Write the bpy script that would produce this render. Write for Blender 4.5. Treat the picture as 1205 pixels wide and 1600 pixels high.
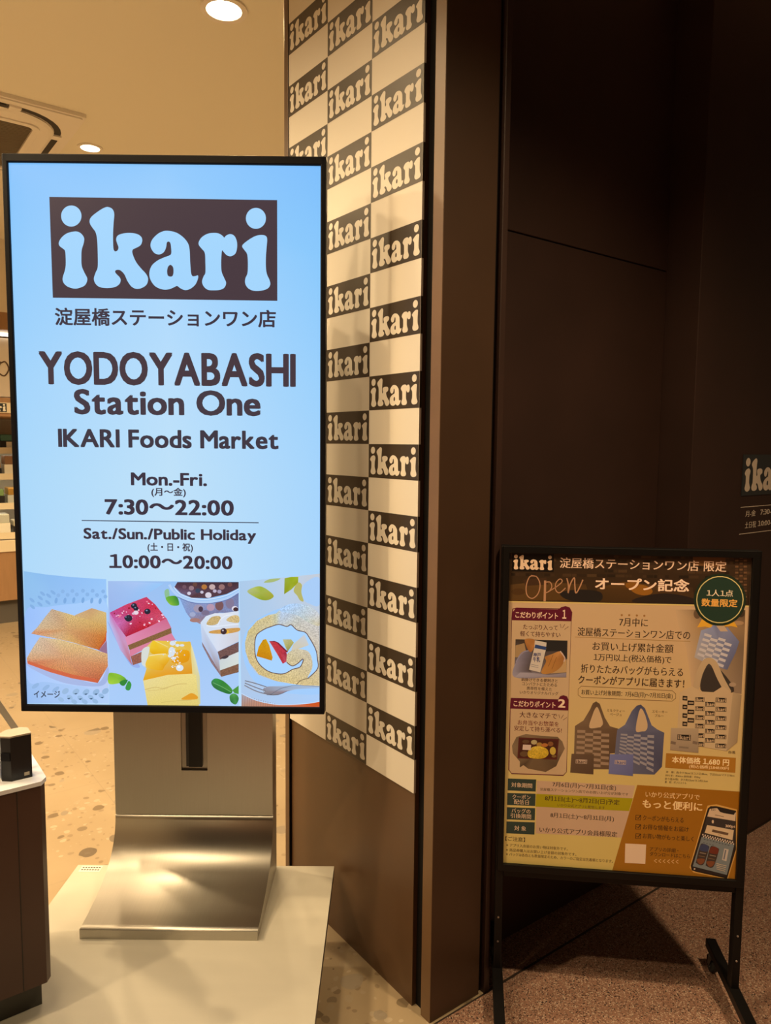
import bpy, bmesh, math, random
from mathutils import Vector, Matrix
from mathutils.geometry import tessellate_polygon
for o in list(bpy.data.objects): bpy.data.objects.remove(o)
SC=bpy.context.scene; COL=SC.collection
# ---------------------------------------------------------------- camera (standing in front of the shop entrance)
H=1.30; TILT=math.radians(5.2); ROLL=math.radians(0.6); TH=math.atan2(.6,.8)   # view direction is turned TH from the facade normal
def K(x,y,z=0): return Vector((.8*x+.6*y,-.6*x+.8*y,z))        # (right, ahead) as seen from the entrance -> building axes
cam=bpy.data.cameras.new('camera'); co=bpy.data.objects.new('camera',cam); COL.objects.link(co); SC.camera=co
r=K(1,0); f=K(0,math.cos(TILT),-math.sin(TILT)); d=f.cross(r)
X=math.cos(ROLL)*r-math.sin(ROLL)*d; Y=math.sin(ROLL)*r+math.cos(ROLL)*d
m=Matrix((X,-Y,-f)).transposed().to_4x4(); m.translation=(0,0,H); co.matrix_world=m
cam.sensor_fit='VERTICAL'; cam.sensor_height=24; cam.lens=24*1150/1600; cam.clip_start=.02
# ---------------------------------------------------------------- light
SC.view_settings.view_transform='Standard'; SC.view_settings.look='None'; SC.view_settings.gamma=1; SC.view_settings.exposure=0
w=bpy.data.worlds.new('world'); SC.world=w; w.use_nodes=True
w.node_tree.nodes['Background'].inputs[0].default_value=(1,.62,.34,1); w.node_tree.nodes['Background'].inputs[1].default_value=.08
WARM=(1,.74,.42)
def spot(n,loc,to,pw,ang=120,blend=.6,rad=.05,col=WARM):
    l=bpy.data.lights.new(n,'SPOT'); l.energy=pw; l.color=col; l.spot_size=math.radians(ang); l.spot_blend=blend; l.shadow_soft_size=rad
    o=bpy.data.objects.new(n,l); COL.objects.link(o); o.location=loc
    o.rotation_euler=(Vector(to)-Vector(loc)).to_track_quat('-Z','Y').to_euler(); return o
CEIL=2.70
SHOP=[(1.08,2.34,75),(1.05,3.78,80),(-.3,2.25,60),(-.1,2.95,170),(.22,2.1,45),(-.15,1.22,24),(-.05,.98,36),(-.9,1.3,110),(-.75,2.35,170),(-1.8,2.4,90),(-.4,4.9,95),(-1.6,3.8,95),(2.2,3.0,60),(2.2,4.6,60)]  # first two sit in fittings; others are unseen, several added to fill the panel
for x,y,p in SHOP: spot('shop_and_fill_lamp',(x,y,CEIL-.012),(x,y,0),p,150,.5,.045)
FRONT=[(1.2,.08,125)]
for x,y,p in FRONT: spot('entrance_downlight',(x,y,CEIL-.012),(x,y,0),p,130,.7,.04)
# ---------------------------------------------------------------- materials
MATS={}
def lin(c): return tuple(((v/255)/12.92 if v<=10.3 else ((v/255+.055)/1.055)**2.4) for v in c)
def mat(n,c,rough=.5,metal=0,spec=.5,noise=0,nscale=20,stretch=(1,1,1),bump=0,emit=0,rvar=0):
    m=bpy.data.materials.new(n); m.use_nodes=True; nt=m.node_tree; b=nt.nodes['Principled BSDF']
    b.inputs['Base Color'].default_value=(*c,1); b.inputs['Roughness'].default_value=rough; b.inputs['Metallic'].default_value=metal
    b.inputs['Specular IOR Level'].default_value=spec
    if emit: b.inputs['Emission Color'].default_value=(*c,1); b.inputs['Emission Strength'].default_value=emit
    if noise or bump or rvar:
        tc=nt.nodes.new('ShaderNodeTexCoord'); mp=nt.nodes.new('ShaderNodeMapping'); mp.inputs['Scale'].default_value=stretch
        nz=nt.nodes.new('ShaderNodeTexNoise'); nz.inputs['Scale'].default_value=nscale; nz.inputs['Detail'].default_value=6
        nt.links.new(tc.outputs['Object'],mp.inputs[0]); nt.links.new(mp.outputs[0],nz.inputs[0])
        if noise:
            mx=nt.nodes.new('ShaderNodeMix'); mx.data_type='RGBA'
            mx.inputs[6].default_value=(*[v*(1-noise) for v in c],1); mx.inputs[7].default_value=(*[min(1,v*(1+noise)) for v in c],1)
            nt.links.new(nz.outputs[0],mx.inputs[0]); nt.links.new(mx.outputs[2],b.inputs['Base Color'])
        if rvar:
            mr=nt.nodes.new('ShaderNodeMapRange'); mr.inputs[3].default_value=rough-rvar; mr.inputs[4].default_value=rough+rvar
            nt.links.new(nz.outputs[0],mr.inputs[0]); nt.links.new(mr.outputs[0],b.inputs['Roughness'])
        if bump:
            bp=nt.nodes.new('ShaderNodeBump'); bp.inputs['Strength'].default_value=bump; bp.inputs['Distance'].default_value=.002
            nt.links.new(nz.outputs[0],bp.inputs['Height']); nt.links.new(bp.outputs[0],b.inputs['Normal'])
    MATS[n]=m; return m
def mathn(nt,op,a,b=None,c=None):
    n=nt.nodes.new('ShaderNodeMath'); n.operation=op
    for i,v in enumerate((a,b,c)):
        if v is None: continue
        if isinstance(v,(int,float)): n.inputs[i].default_value=v
        else: nt.links.new(v,n.inputs[i])
    return n.outputs[0]
def mixc(nt,fac,a,b):
    n=nt.nodes.new('ShaderNodeMix'); n.data_type='RGBA'
    for i,v in ((0,fac),(6,a),(7,b)):
        if isinstance(v,tuple): n.inputs[i].default_value=(*v,1)
        elif isinstance(v,(int,float)): n.inputs[i].default_value=v
        else: nt.links.new(v,n.inputs[i])
    return n.outputs[2]
def joints(nt,vec,px,py,w,ox=0,oy=0):
    s=nt.nodes.new('ShaderNodeSeparateXYZ'); nt.links.new(vec,s.inputs[0]); r=[]
    for o,p,off in ((s.outputs[0],px,ox),(s.outputs[1],py,oy)):
        a=mathn(nt,'ADD',o,100*p-off+p/2); a=mathn(nt,'MODULO',a,p); a=mathn(nt,'SUBTRACT',a,p/2); a=mathn(nt,'ABSOLUTE',a)
        r.append(mathn(nt,'LESS_THAN',a,w))
    return mathn(nt,'MAXIMUM',r[0],r[1])
def terrazzo():
    m=mat('beige_terrazzo',(.6,.5,.37),.33); nt=m.node_tree; b=nt.nodes['Principled BSDF']
    tc=nt.nodes.new('ShaderNodeTexCoord').outputs['Object']
    def noise(s,det=5,rot=0):
        n=nt.nodes.new('ShaderNodeTexNoise'); n.inputs['Scale'].default_value=s; n.inputs['Detail'].default_value=det; nt.links.new(tc,n.inputs[0]); return n
    dn=noise(9,3); 
    va=nt.nodes.new('ShaderNodeVectorMath'); va.operation='MULTIPLY_ADD'; nt.links.new(dn.outputs[1],va.inputs[0]); va.inputs[1].default_value=(.045,.045,0); nt.links.new(tc,va.inputs[2])
    col=mixc(nt,noise(3,8).outputs[0],(.33,.24,.14),(.46,.36,.235))
    veil=mathn(nt,'GREATER_THAN',noise(1.7,2).outputs[0],.44)
    for sc,th,dens,ca,cb in ((44,.45,.85,(.24,.17,.10),(.50,.40,.28)),(22,.43,.65,(.15,.105,.06),(.42,.33,.22)),(11,.42,.5,(.11,.085,.06),(.34,.28,.21))):
        v=nt.nodes.new('ShaderNodeTexVoronoi'); v.inputs['Scale'].default_value=sc; v.inputs['Randomness'].default_value=1; nt.links.new(va.outputs[0],v.inputs[0])
        s=nt.nodes.new('ShaderNodeSeparateXYZ'); nt.links.new(v.outputs['Color'],s.inputs[0])
        rad=mathn(nt,'MULTIPLY',s.outputs[0],th)
        k=mathn(nt,'LESS_THAN',v.outputs['Distance'],rad); k=mathn(nt,'MULTIPLY',k,mathn(nt,'LESS_THAN',s.outputs[1],dens)); k=mathn(nt,'MULTIPLY',k,veil)
        col=mixc(nt,mathn(nt,'MULTIPLY',k,.8),col,mixc(nt,s.outputs[2],ca,cb))
    j=joints(nt,tc,.60,.60,.0012,.757,.43)
    col=mixc(nt,mathn(nt,'MULTIPLY',j,.4),col,(.25,.2,.14)); nt.links.new(col,b.inputs['Base Color'])
    return m
def granite():
    m=mat('red_brown_granite_tile',(.2,.13,.1),.5); nt=m.node_tree; b=nt.nodes['Principled BSDF']
    tc=nt.nodes.new('ShaderNodeTexCoord').outputs['Object']
    def noise(s,det):
        n=nt.nodes.new('ShaderNodeTexNoise'); n.inputs['Scale'].default_value=s; n.inputs['Detail'].default_value=det; nt.links.new(tc,n.inputs[0]); return n.outputs[0]
    col=mixc(nt,noise(160,3),(.14,.068,.046),(.50,.27,.185))
    col=mixc(nt,mathn(nt,'MULTIPLY',noise(2.2,3),.6),col,(.32,.175,.12))
    v=nt.nodes.new('ShaderNodeTexVoronoi'); v.inputs['Scale'].default_value=420; nt.links.new(tc,v.inputs[0])
    s=nt.nodes.new('ShaderNodeSeparateXYZ'); nt.links.new(v.outputs['Color'],s.inputs[0])
    col=mixc(nt,mathn(nt,'GREATER_THAN',s.outputs[0],.86),col,(.55,.40,.30)); col=mixc(nt,mathn(nt,'LESS_THAN',s.outputs[0],.12),col,(.05,.03,.025))
    j1=joints(nt,tc,50,.80,.0035,20,.367); j2=joints(nt,tc,.566,50,.0014,.80,20)
    col=mixc(nt,mathn(nt,'MULTIPLY',j2,.35),col,(.42,.3,.22)); col=mixc(nt,j1,col,(.04,.026,.02)); nt.links.new(col,b.inputs['Base Color'])
    return m
terrazzo(); granite()
mat('brown_steel_panel',(.105,.055,.026),.42,0,.5,.28,5,(1,1,1),.02,0,.08)
mat('pillar_brown_shaded',(.070,.036,.019),.45,0,.4,.25,5); mat('pillar_brown_lit',(.17,.095,.045),.42,0,.5,.25,8); mat('dark_brown_panel',(.044,.021,.0155),.5,0,.4,.3,4)  # pillar's two browns: one material, lit and shaded faces put into the colour
mat('black_reveal',(.006,.005,.005),.7,0,.2)
mat('cream_ceiling',(.86,.82,.70),.8,0,.2)
mat('cream_wall',(.78,.70,.58),.8,0,.2)
mat('corridor_ceiling',(.05,.04,.035),.8)
mat('tile_cream',(.74,.69,.61),.5,0,.3); mat('tile_brown',(.048,.034,.023),.42,0,.4)
mat('bezel_black',(.007,.007,.010),.42,0,.12); mat('black_plastic',(.008,.008,.010),.35,0,.4); mat('black_powder_coat',(.006,.005,.005),.45,0,.25)
mat('brushed_steel',(.54,.515,.465),.46,1,.5,.06,700,(1,.012,.012),.08)
def brushed(m):
    nt=m.node_tree; b=nt.nodes['Principled BSDF']; t=nt.nodes.new('ShaderNodeVectorTransform'); t.convert_from='OBJECT'; t.convert_to='WORLD'; t.vector_type='VECTOR'; t.inputs[0].default_value=(1,0,0)
    b.inputs['Anisotropic'].default_value=.85; nt.links.new(t.outputs[0],b.inputs['Tangent'])
brushed(MATS['brushed_steel'])
mat('steel_edge',(.62,.59,.54),.22,1)
mat('grey_board',(.47,.44,.37),.45,0,.4,.05,30,(.15,1,1))
mat('board_edge',(.10,.09,.08),.5)
mat('counter_brown',(.060,.028,.019),.4,0,.4,.15,12); mat('counter_seam',(.012,.008,.006),.6); mat('plinth_dark',(.05,.045,.035),.45); mat('white_laminate',(.72,.74,.80),.25)
mat('white_plastic',(.88,.83,.76),.4); mat('grille_brown',(.26,.22,.16),.6); mat('plastic_grey',(.42,.36,.28),.6); mat('vent_dark',(.03,.024,.018),.6)
mat('lamp_glow',(1,.90,.66),.5,0,.5,0,20,(1,1,1),0,9)
mat('sticker_white',(.70,.66,.56),.5); mat('print_dark',(.05,.045,.04),.6)
mat('vinyl_slate',(.030,.036,.040),.35); mat('vinyl_cream',(.85,.72,.60),.5)
mat('oak_wood',(.34,.19,.09),.5,0,.4,.2,6,(6,1,1)); mat('plinth_grey',(.10,.09,.08),.5); mat('shelf_white',(.80,.76,.66),.4); mat('price_rail',(.72,.62,.44),.4)
mat('cooler_lamp',(1,.93,.78),.5,0,.5,0,20,(1,1,1),0,3.5)
mat('script_brown',(.10,.06,.03),.6); mat('caster_grey',(.10,.11,.12),.4); mat('bolt_metal',(.5,.47,.42),.3,1); mat('rail_grey',(.05,.05,.055),.4); mat('rubber',(.012,.012,.012),.8)
mat('smoked_clear',(.55,.52,.42),.15); mat('tray_pale',(.66,.62,.48),.4); mat('gold_foil',(.55,.33,.08),.35,.6); mat('film_silver',(.62,.66,.60),.3,.3); mat('label_white',(.78,.74,.62),.5); mat('food_green',(.16,.28,.10),.6); mat('food_brown',(.22,.11,.05),.6); mat('pack_black',(.02,.02,.02),.3); mat('teal_pack',(.08,.22,.20),.4)
def artmat(n,emis,gain,nscale,namp):
    m=mat(n,(1,1,1),.28 if emis else .38,0,.35 if emis else .3); nt=m.node_tree; b=nt.nodes['Principled BSDF']
    a=nt.nodes.new('ShaderNodeVertexColor'); a.layer_name='art'
    g=nt.nodes.new('ShaderNodeAttribute'); g.attribute_name='grain'
    tc=nt.nodes.new('ShaderNodeTexCoord'); nz=nt.nodes.new('ShaderNodeTexNoise'); nz.inputs['Scale'].default_value=nscale; nz.inputs['Detail'].default_value=3
    nt.links.new(tc.outputs['Object'],nz.inputs[0])
    t=mathn(nt,'MULTIPLY',mathn(nt,'SUBTRACT',nz.outputs[0],.5),namp); t=mathn(nt,'MULTIPLY',t,g.outputs['Fac']); t=mathn(nt,'MAXIMUM',mathn(nt,'ADD',t,1),.1)
    v=nt.nodes.new('ShaderNodeVectorMath'); v.operation='SCALE'; nt.links.new(a.outputs[0],v.inputs[0]); nt.links.new(t,v.inputs[3])
    v2=nt.nodes.new('ShaderNodeVectorMath'); v2.operation='MULTIPLY'; nt.links.new(v.outputs[0],v2.inputs[0]); v2.inputs[1].default_value=gain
    if emis:
        b.inputs['Base Color'].default_value=(.01,.01,.012,1); nt.links.new(v2.outputs[0],b.inputs['Emission Color']); b.inputs['Emission Strength'].default_value=emis
    else: nt.links.new(v2.outputs[0],b.inputs['Base Color'])
    return m
artmat('screen_picture',1.0,(1,1,1),420,1.7)
artmat('poster_print',0,(1.72,2.05,2.8),330,1.6)
# ---------------------------------------------------------------- mesh helpers
class MB:
    """collects shapes for one mesh; each shape takes a material name"""
    def __init__(s): s.bm=bmesh.new(); s.ms=[]
    def mi(s,n):
        if n not in s.ms: s.ms.append(n)
        return s.ms.index(n)
    def box(s,x0,x1,y0,y1,z0,z1,m,bev=0):
        t=bmesh.new(); bmesh.ops.create_cube(t,size=1)
        for v in t.verts: v.co=((x0+x1)/2+v.co.x*(x1-x0),(y0+y1)/2+v.co.y*(y1-y0),(z0+z1)/2+v.co.z*(z1-z0))
        if bev: bmesh.ops.bevel(t,geom=list(t.edges),offset=bev,segments=2,affect='EDGES',profile=.5)
        return s.add(t,m)
    def add(s,t,m,mx=None):
        i=s.mi(m); vm={}
        for v in t.verts: vm[v]=s.bm.verts.new(mx@v.co if mx else v.co)
        for f in t.faces:
            try: g=s.bm.faces.new([vm[v] for v in f.verts]); g.material_index=i; g.smooth=f.smooth
            except ValueError: pass
        t.free(); return s
    def prism(s,pts,z0,z1,m,axis='z'):
        t=bmesh.new()
        def P(a,b,c): return {'z':(a,b,c),'x':(c,a,b),'y':(a,c,b)}[axis]
        lo=[t.verts.new(P(a,b,z0)) for a,b in pts]; hi=[t.verts.new(P(a,b,z1)) for a,b in pts]
        t.faces.new(lo[::-1]); t.faces.new(hi); n=len(pts)
        for k in range(n): t.faces.new((lo[k],lo[(k+1)%n],hi[(k+1)%n],hi[k]))
        bmesh.ops.recalc_face_normals(t,faces=t.faces); return s.add(t,m)
    def cyl(s,p,q,r,m,n=20,r2=None):
        p,q=Vector(p),Vector(q); t=bmesh.new(); bmesh.ops.create_cone(t,cap_ends=True,segments=n,radius1=r,radius2=r if r2 is None else r2,depth=(q-p).length)
        for f in t.faces: f.smooth=len(f.verts)==4
        mx=(q-p).to_track_quat('Z','Y').to_matrix().to_4x4(); mx.translation=(p+q)/2
        return s.add(t,m,mx)
    def ring(s,c,r0,r1,z0,z1,m,n=40):
        t=bmesh.new(); L=[]
        for k in range(n):
            a=2*math.pi*k/n; L.append([t.verts.new((c[0]+rr*math.cos(a),c[1]+rr*math.sin(a),zz)) for rr,zz in ((r0,z0),(r1,z0),(r1,z1),(r0,z1))])
        for k in range(n):
            A,B=L[k],L[(k+1)%n]
            for i in range(4): t.faces.new((A[i],A[(i+1)%4],B[(i+1)%4],B[i])).smooth=False
        bmesh.ops.recalc_face_normals(t,faces=t.faces); return s.add(t,m)
    def tube(s,pts,r,m,n=8):
        for a,b in zip(pts,pts[1:]): s.cyl(a,b,r,m,n)
        return s
    def sweep(s,path,prof,m,closed=False):
        """prof: (out,z) pairs carried along a horizontal path"""
        t=bmesh.new(); R=[]; n=len(path)
        for k in range(n):
            a=Vector(path[(k-1)%n] if closed or k else path[k]); b=Vector(path[(k+1)%n] if closed or k<n-1 else path[k]); tg=(b-a).normalized(); nn=Vector((tg.y,-tg.x))
            R.append([t.verts.new((path[k][0]+nn.x*o,path[k][1]+nn.y*o,z)) for o,z in prof])
        for k in range(n if closed else n-1):
            A,B=R[k],R[(k+1)%n]
            for i in range(len(prof)): t.faces.new((A[i],A[(i+1)%len(prof)],B[(i+1)%len(prof)],B[i]))
        if not closed: t.faces.new(R[0]); t.faces.new(R[-1][::-1])
        bmesh.ops.recalc_face_normals(t,faces=t.faces); return s.add(t,m)
    def flat(s,tris,verts,m):
        i=s.mi(m); V=[s.bm.verts.new(v) for v in verts]
        for tr in tris:
            try: g=s.bm.faces.new([V[k] for k in tr]); g.material_index=i
            except ValueError: pass
    def build(s,name,parent=None,shift=None,label=None):
        me=bpy.data.meshes.new(name)
        if shift is not None: bmesh.ops.translate(s.bm,verts=s.bm.verts,vec=shift)
        s.bm.to_mesh(me); s.bm.free()
        for n in s.ms: me.materials.append(MATS[n])
        o=bpy.data.objects.new(name,me); COL.objects.link(o); o.parent=parent
        if label: o['label']=label
        return o
def tag(o,label,cat,group=None):
    o['label']=label; o['category']=cat
    if group: o['group']=group
    return o
def thing(name,label,cat,loc=(0,0,0),rz=0,group=None):
    o=bpy.data.objects.new(name,None); COL.objects.link(o); o.location=loc; o.rotation_euler=(0,0,rz); o.empty_display_size=.1
    return tag(o,label,cat,group)
def struct(mb,name):
    o=mb.build(name); o['kind']='structure'; return o
# ---------------------------------------------------------------- flat art (printed and displayed pictures, lettering)
def smooth_loop(p,closed=True,n=5,cols=None):
    o=[];oc=[];N=len(p)
    for k in range(N if closed else N-1):
        g=lambda i:p[i%N] if closed else p[min(max(i,0),N-1)]
        a,b,c,dd=g(k-1),g(k),g(k+1),g(k+2)
        for j in range(n):
            t=j/n; o.append(tuple(.5*(2*b[i]+(c[i]-a[i])*t+(2*a[i]-5*b[i]+4*c[i]-dd[i])*t*t+(3*b[i]-a[i]-3*c[i]+dd[i])*t**3) for i in (0,1)))
            if cols: oc.append(tuple(cols[k%N][i]*(1-t)+cols[(k+1)%N][i]*t for i in range(3)))
    if not closed: o.append(tuple(p[-1]))
    return (o,oc) if cols else o
def fill(loops):
    """loops: outline followed by holes -> verts, tris"""
    vs=[v for l in loops for v in l]
    return vs,tessellate_polygon([[Vector((x,y,0)) for x,y in l] for l in loops])
def stroke(p,w,closed):
    n=len(p); L=[]
    for k in range(n):
        a=p[(k-1)%n] if (closed or k) else p[k]; b=p[(k+1)%n] if (closed or k<n-1) else p[k]
        tx,ty=b[0]-a[0],b[1]-a[1]; q=math.hypot(tx,ty) or 1
        L+=[(p[k][0]-ty/q*w/2,p[k][1]+tx/q*w/2),(p[k][0]+ty/q*w/2,p[k][1]-tx/q*w/2)]
    T=[]
    for k in range(n if closed else n-1):
        i,j=2*k,2*((k+1)%n); T+=[(i,i+1,j+1),(i,j+1,j)]
    return L,T
TXC={}; GCH={}
def glyph_char(ch):
    """outline of one character at size 1 -> verts, tris, left, right"""
    if ch not in GCH:
        cu=bpy.data.curves.new('t','FONT'); cu.body=ch; cu.size=1; cu.resolution_u=4; cu.fill_mode='FRONT'
        o=bpy.data.objects.new('t',cu); COL.objects.link(o); dg=bpy.context.evaluated_depsgraph_get(); me=bpy.data.meshes.new_from_object(o.evaluated_get(dg))
        me.calc_loop_triangles(); v=[(q.co.x,q.co.y) for q in me.vertices]; T=[tuple(q.vertices) for q in me.loop_triangles]
        bpy.data.objects.remove(o); bpy.data.curves.remove(cu); bpy.data.meshes.remove(me)
        GCH[ch]=(v,T,min([q[0] for q in v] or [0]),max([q[0] for q in v] or [0]))
    return GCH[ch]
def text_tris(txt,bold):
    """letters set in a row, scaled to the unit square; Latin letters are set from the wide set, closed up"""
    if (txt,bold) in TXC: return TXC[txt,bold]
    em=glyph_char('口口')[3]-glyph_char('口')[3]; x=0; V=[]; TT=[]
    dl=(.013,.024,.030)[bold]*em; sh=[(-dl,0),(dl,0)] if bold==0 else [(-dl,-dl*.6),(dl,-dl*.6),(dl,dl*.6),(-dl,dl*.6),(0,-dl*.8),(0,dl*.8)]
    for ch in txt:
        if ch==' ': x+=.30*em; continue
        lat=33<=ord(ch)<=126
        v,T,a,b=glyph_char('\uff11' if ch=='1' else ch)
        if lat: ox=x-a+.045*em; sx=1; x+=(b-a)*sx+.05*em+(dl*1.5 if bold else 0)
        else: ox=x; sx=1; x+=em
        for qi,q in enumerate(sh):
            k=len(V); V+=[((p-a)*sx+a+ox+q[0],r_+q[1],qi) for p,r_ in v]; TT+=[tuple(k+i for i in t) for t in T]
    x0=min(q[0] for q in V);x1=max(q[0] for q in V);y0=min(q[1] for q in V);y1=max(q[1] for q in V)
    V=[((a-x0)/(x1-x0),(b-y0)/max(y1-y0,1e-6),c) for a,b,c in V]; TXC[txt,bold]=(V,TT); return V,TT
GLYPHS=[[[(.1387,.8166),(.132,.7644),(.115,.7257),(.0924,.711),(.0701,.7243),(.0543,.762),(.049,.8138),(.0558,.866),(.0728,.9045),(.0954,.9191),(.1175,.9059),(.1334,.8684)]],[[(.1104,.6639),(.1324,.6476),(.1469,.6033),(.1454,.5533),(.1355,.4831),(.1328,.4129),(.1333,.3226),(.1449,.2526),(.1562,.1925),(.1455,.1315),(.1205,.1024),(.0957,.0946),(.0669,.1139),(.0495,.1537),(.0466,.1991),(.0555,.2598),(.0618,.3204),(.0631,.4107),(.0609,.4707),(.0501,.4954),(.0371,.52),(.0354,.5549),(.0495,.6052),(.0746,.6458)]],[[(.2556,.9092),(.2753,.8901),(.2832,.8409),(.2795,.7565),(.2755,.6372),(.2754,.5075),(.2795,.4776),(.2847,.4718),(.2942,.4831),(.2981,.5132),(.2924,.553),(.2888,.5927),(.2959,.6278),(.317,.6484),(.3482,.6563),(.3792,.6484),(.399,.6211),(.4039,.5814),(.3959,.5362),(.3779,.5107),(.3612,.4902),(.3599,.4501),(.3742,.3704),(.3959,.3058),(.4177,.2512),(.4262,.2011),(.419,.1453),(.3985,.1113),(.3738,.1004),(.3516,.123),(.3342,.178),(.3215,.2431),(.3041,.2828),(.2885,.2873),(.2802,.272),(.2858,.247),(.2989,.2172),(.3043,.1871),(.2981,.1465),(.2776,.1155),(.2438,.1044),(.2103,.1134),(.1915,.1482),(.1854,.1984),(.1942,.2592),(.2039,.3148),(.2056,.4553),(.2049,.5752),(.1992,.6547),(.1865,.699),(.1759,.7384),(.1742,.7781),(.1858,.8181),(.2152,.8685),(.2378,.8988)]],[[(.5185,.6826),(.5544,.6664),(.5849,.6213),(.6051,.5642),(.6124,.5009),(.6142,.3735),(.6176,.2689),(.6236,.2365),(.6366,.2369),(.647,.2442),(.6484,.2175),(.6361,.1529),(.6125,.1077),(.589,.0952),(.5684,.1133),(.5546,.1351),(.5399,.1206),(.5164,.0999),(.4879,.099),(.457,.1296),(.4369,.1932),(.4323,.2631),(.4433,.3332),(.4696,.3863),(.5009,.4198),(.5243,.4403),(.5312,.4636),(.5306,.5215),(.5278,.5618),(.5202,.5766),(.5124,.5648),(.5089,.5208),(.4987,.4719),(.4805,.4481),(.4599,.4556),(.4448,.4956),(.44,.5418),(.4482,.594),(.4719,.6489),(.4953,.6761)],[(.5261,.3452),(.5374,.3246),(.5396,.2781),(.5356,.2372),(.5252,.2275),(.5139,.24),(.5112,.283),(.5156,.3239)]],[[(.7241,.6682),(.7446,.6608),(.76,.6383),(.7661,.6235),(.7754,.6445),(.7935,.6589),(.8114,.6399),(.8215,.5883),(.8223,.5248),(.8149,.4668),(.7952,.4395),(.7772,.4482),(.7644,.4768),(.7568,.4962),(.7541,.4706),(.7516,.3778),(.7533,.2849),(.7644,.2212),(.7724,.1747),(.7655,.1278),(.7473,.1038),(.7187,.097),(.6902,.102),(.6723,.1365),(.6658,.183),(.6728,.2357),(.6808,.2709),(.6814,.3756),(.6793,.4683),(.6666,.5084),(.6545,.5427),(.6536,.5773),(.6673,.6239),(.6932,.6592)]],[[(.9506,.8188),(.9446,.767),(.9283,.7287),(.9062,.7142),(.8842,.7273),(.8681,.7647),(.8623,.8161),(.8684,.8678),(.8846,.906),(.9067,.9204),(.9287,.9073),(.9447,.8702)]],[[(.9272,.6539),(.9477,.6476),(.9554,.6156),(.9527,.5232),(.9499,.4305),(.9498,.3376),(.9538,.268),(.9651,.2101),(.9687,.1635),(.9572,.1222),(.9287,.1003),(.8976,.0969),(.8717,.1195),(.8579,.1658),(.858,.2183),(.868,.2769),(.8699,.3816),(.8665,.4626),(.8547,.5027),(.845,.5371),(.8523,.5662),(.8782,.6109),(.904,.6428)]]]
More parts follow.
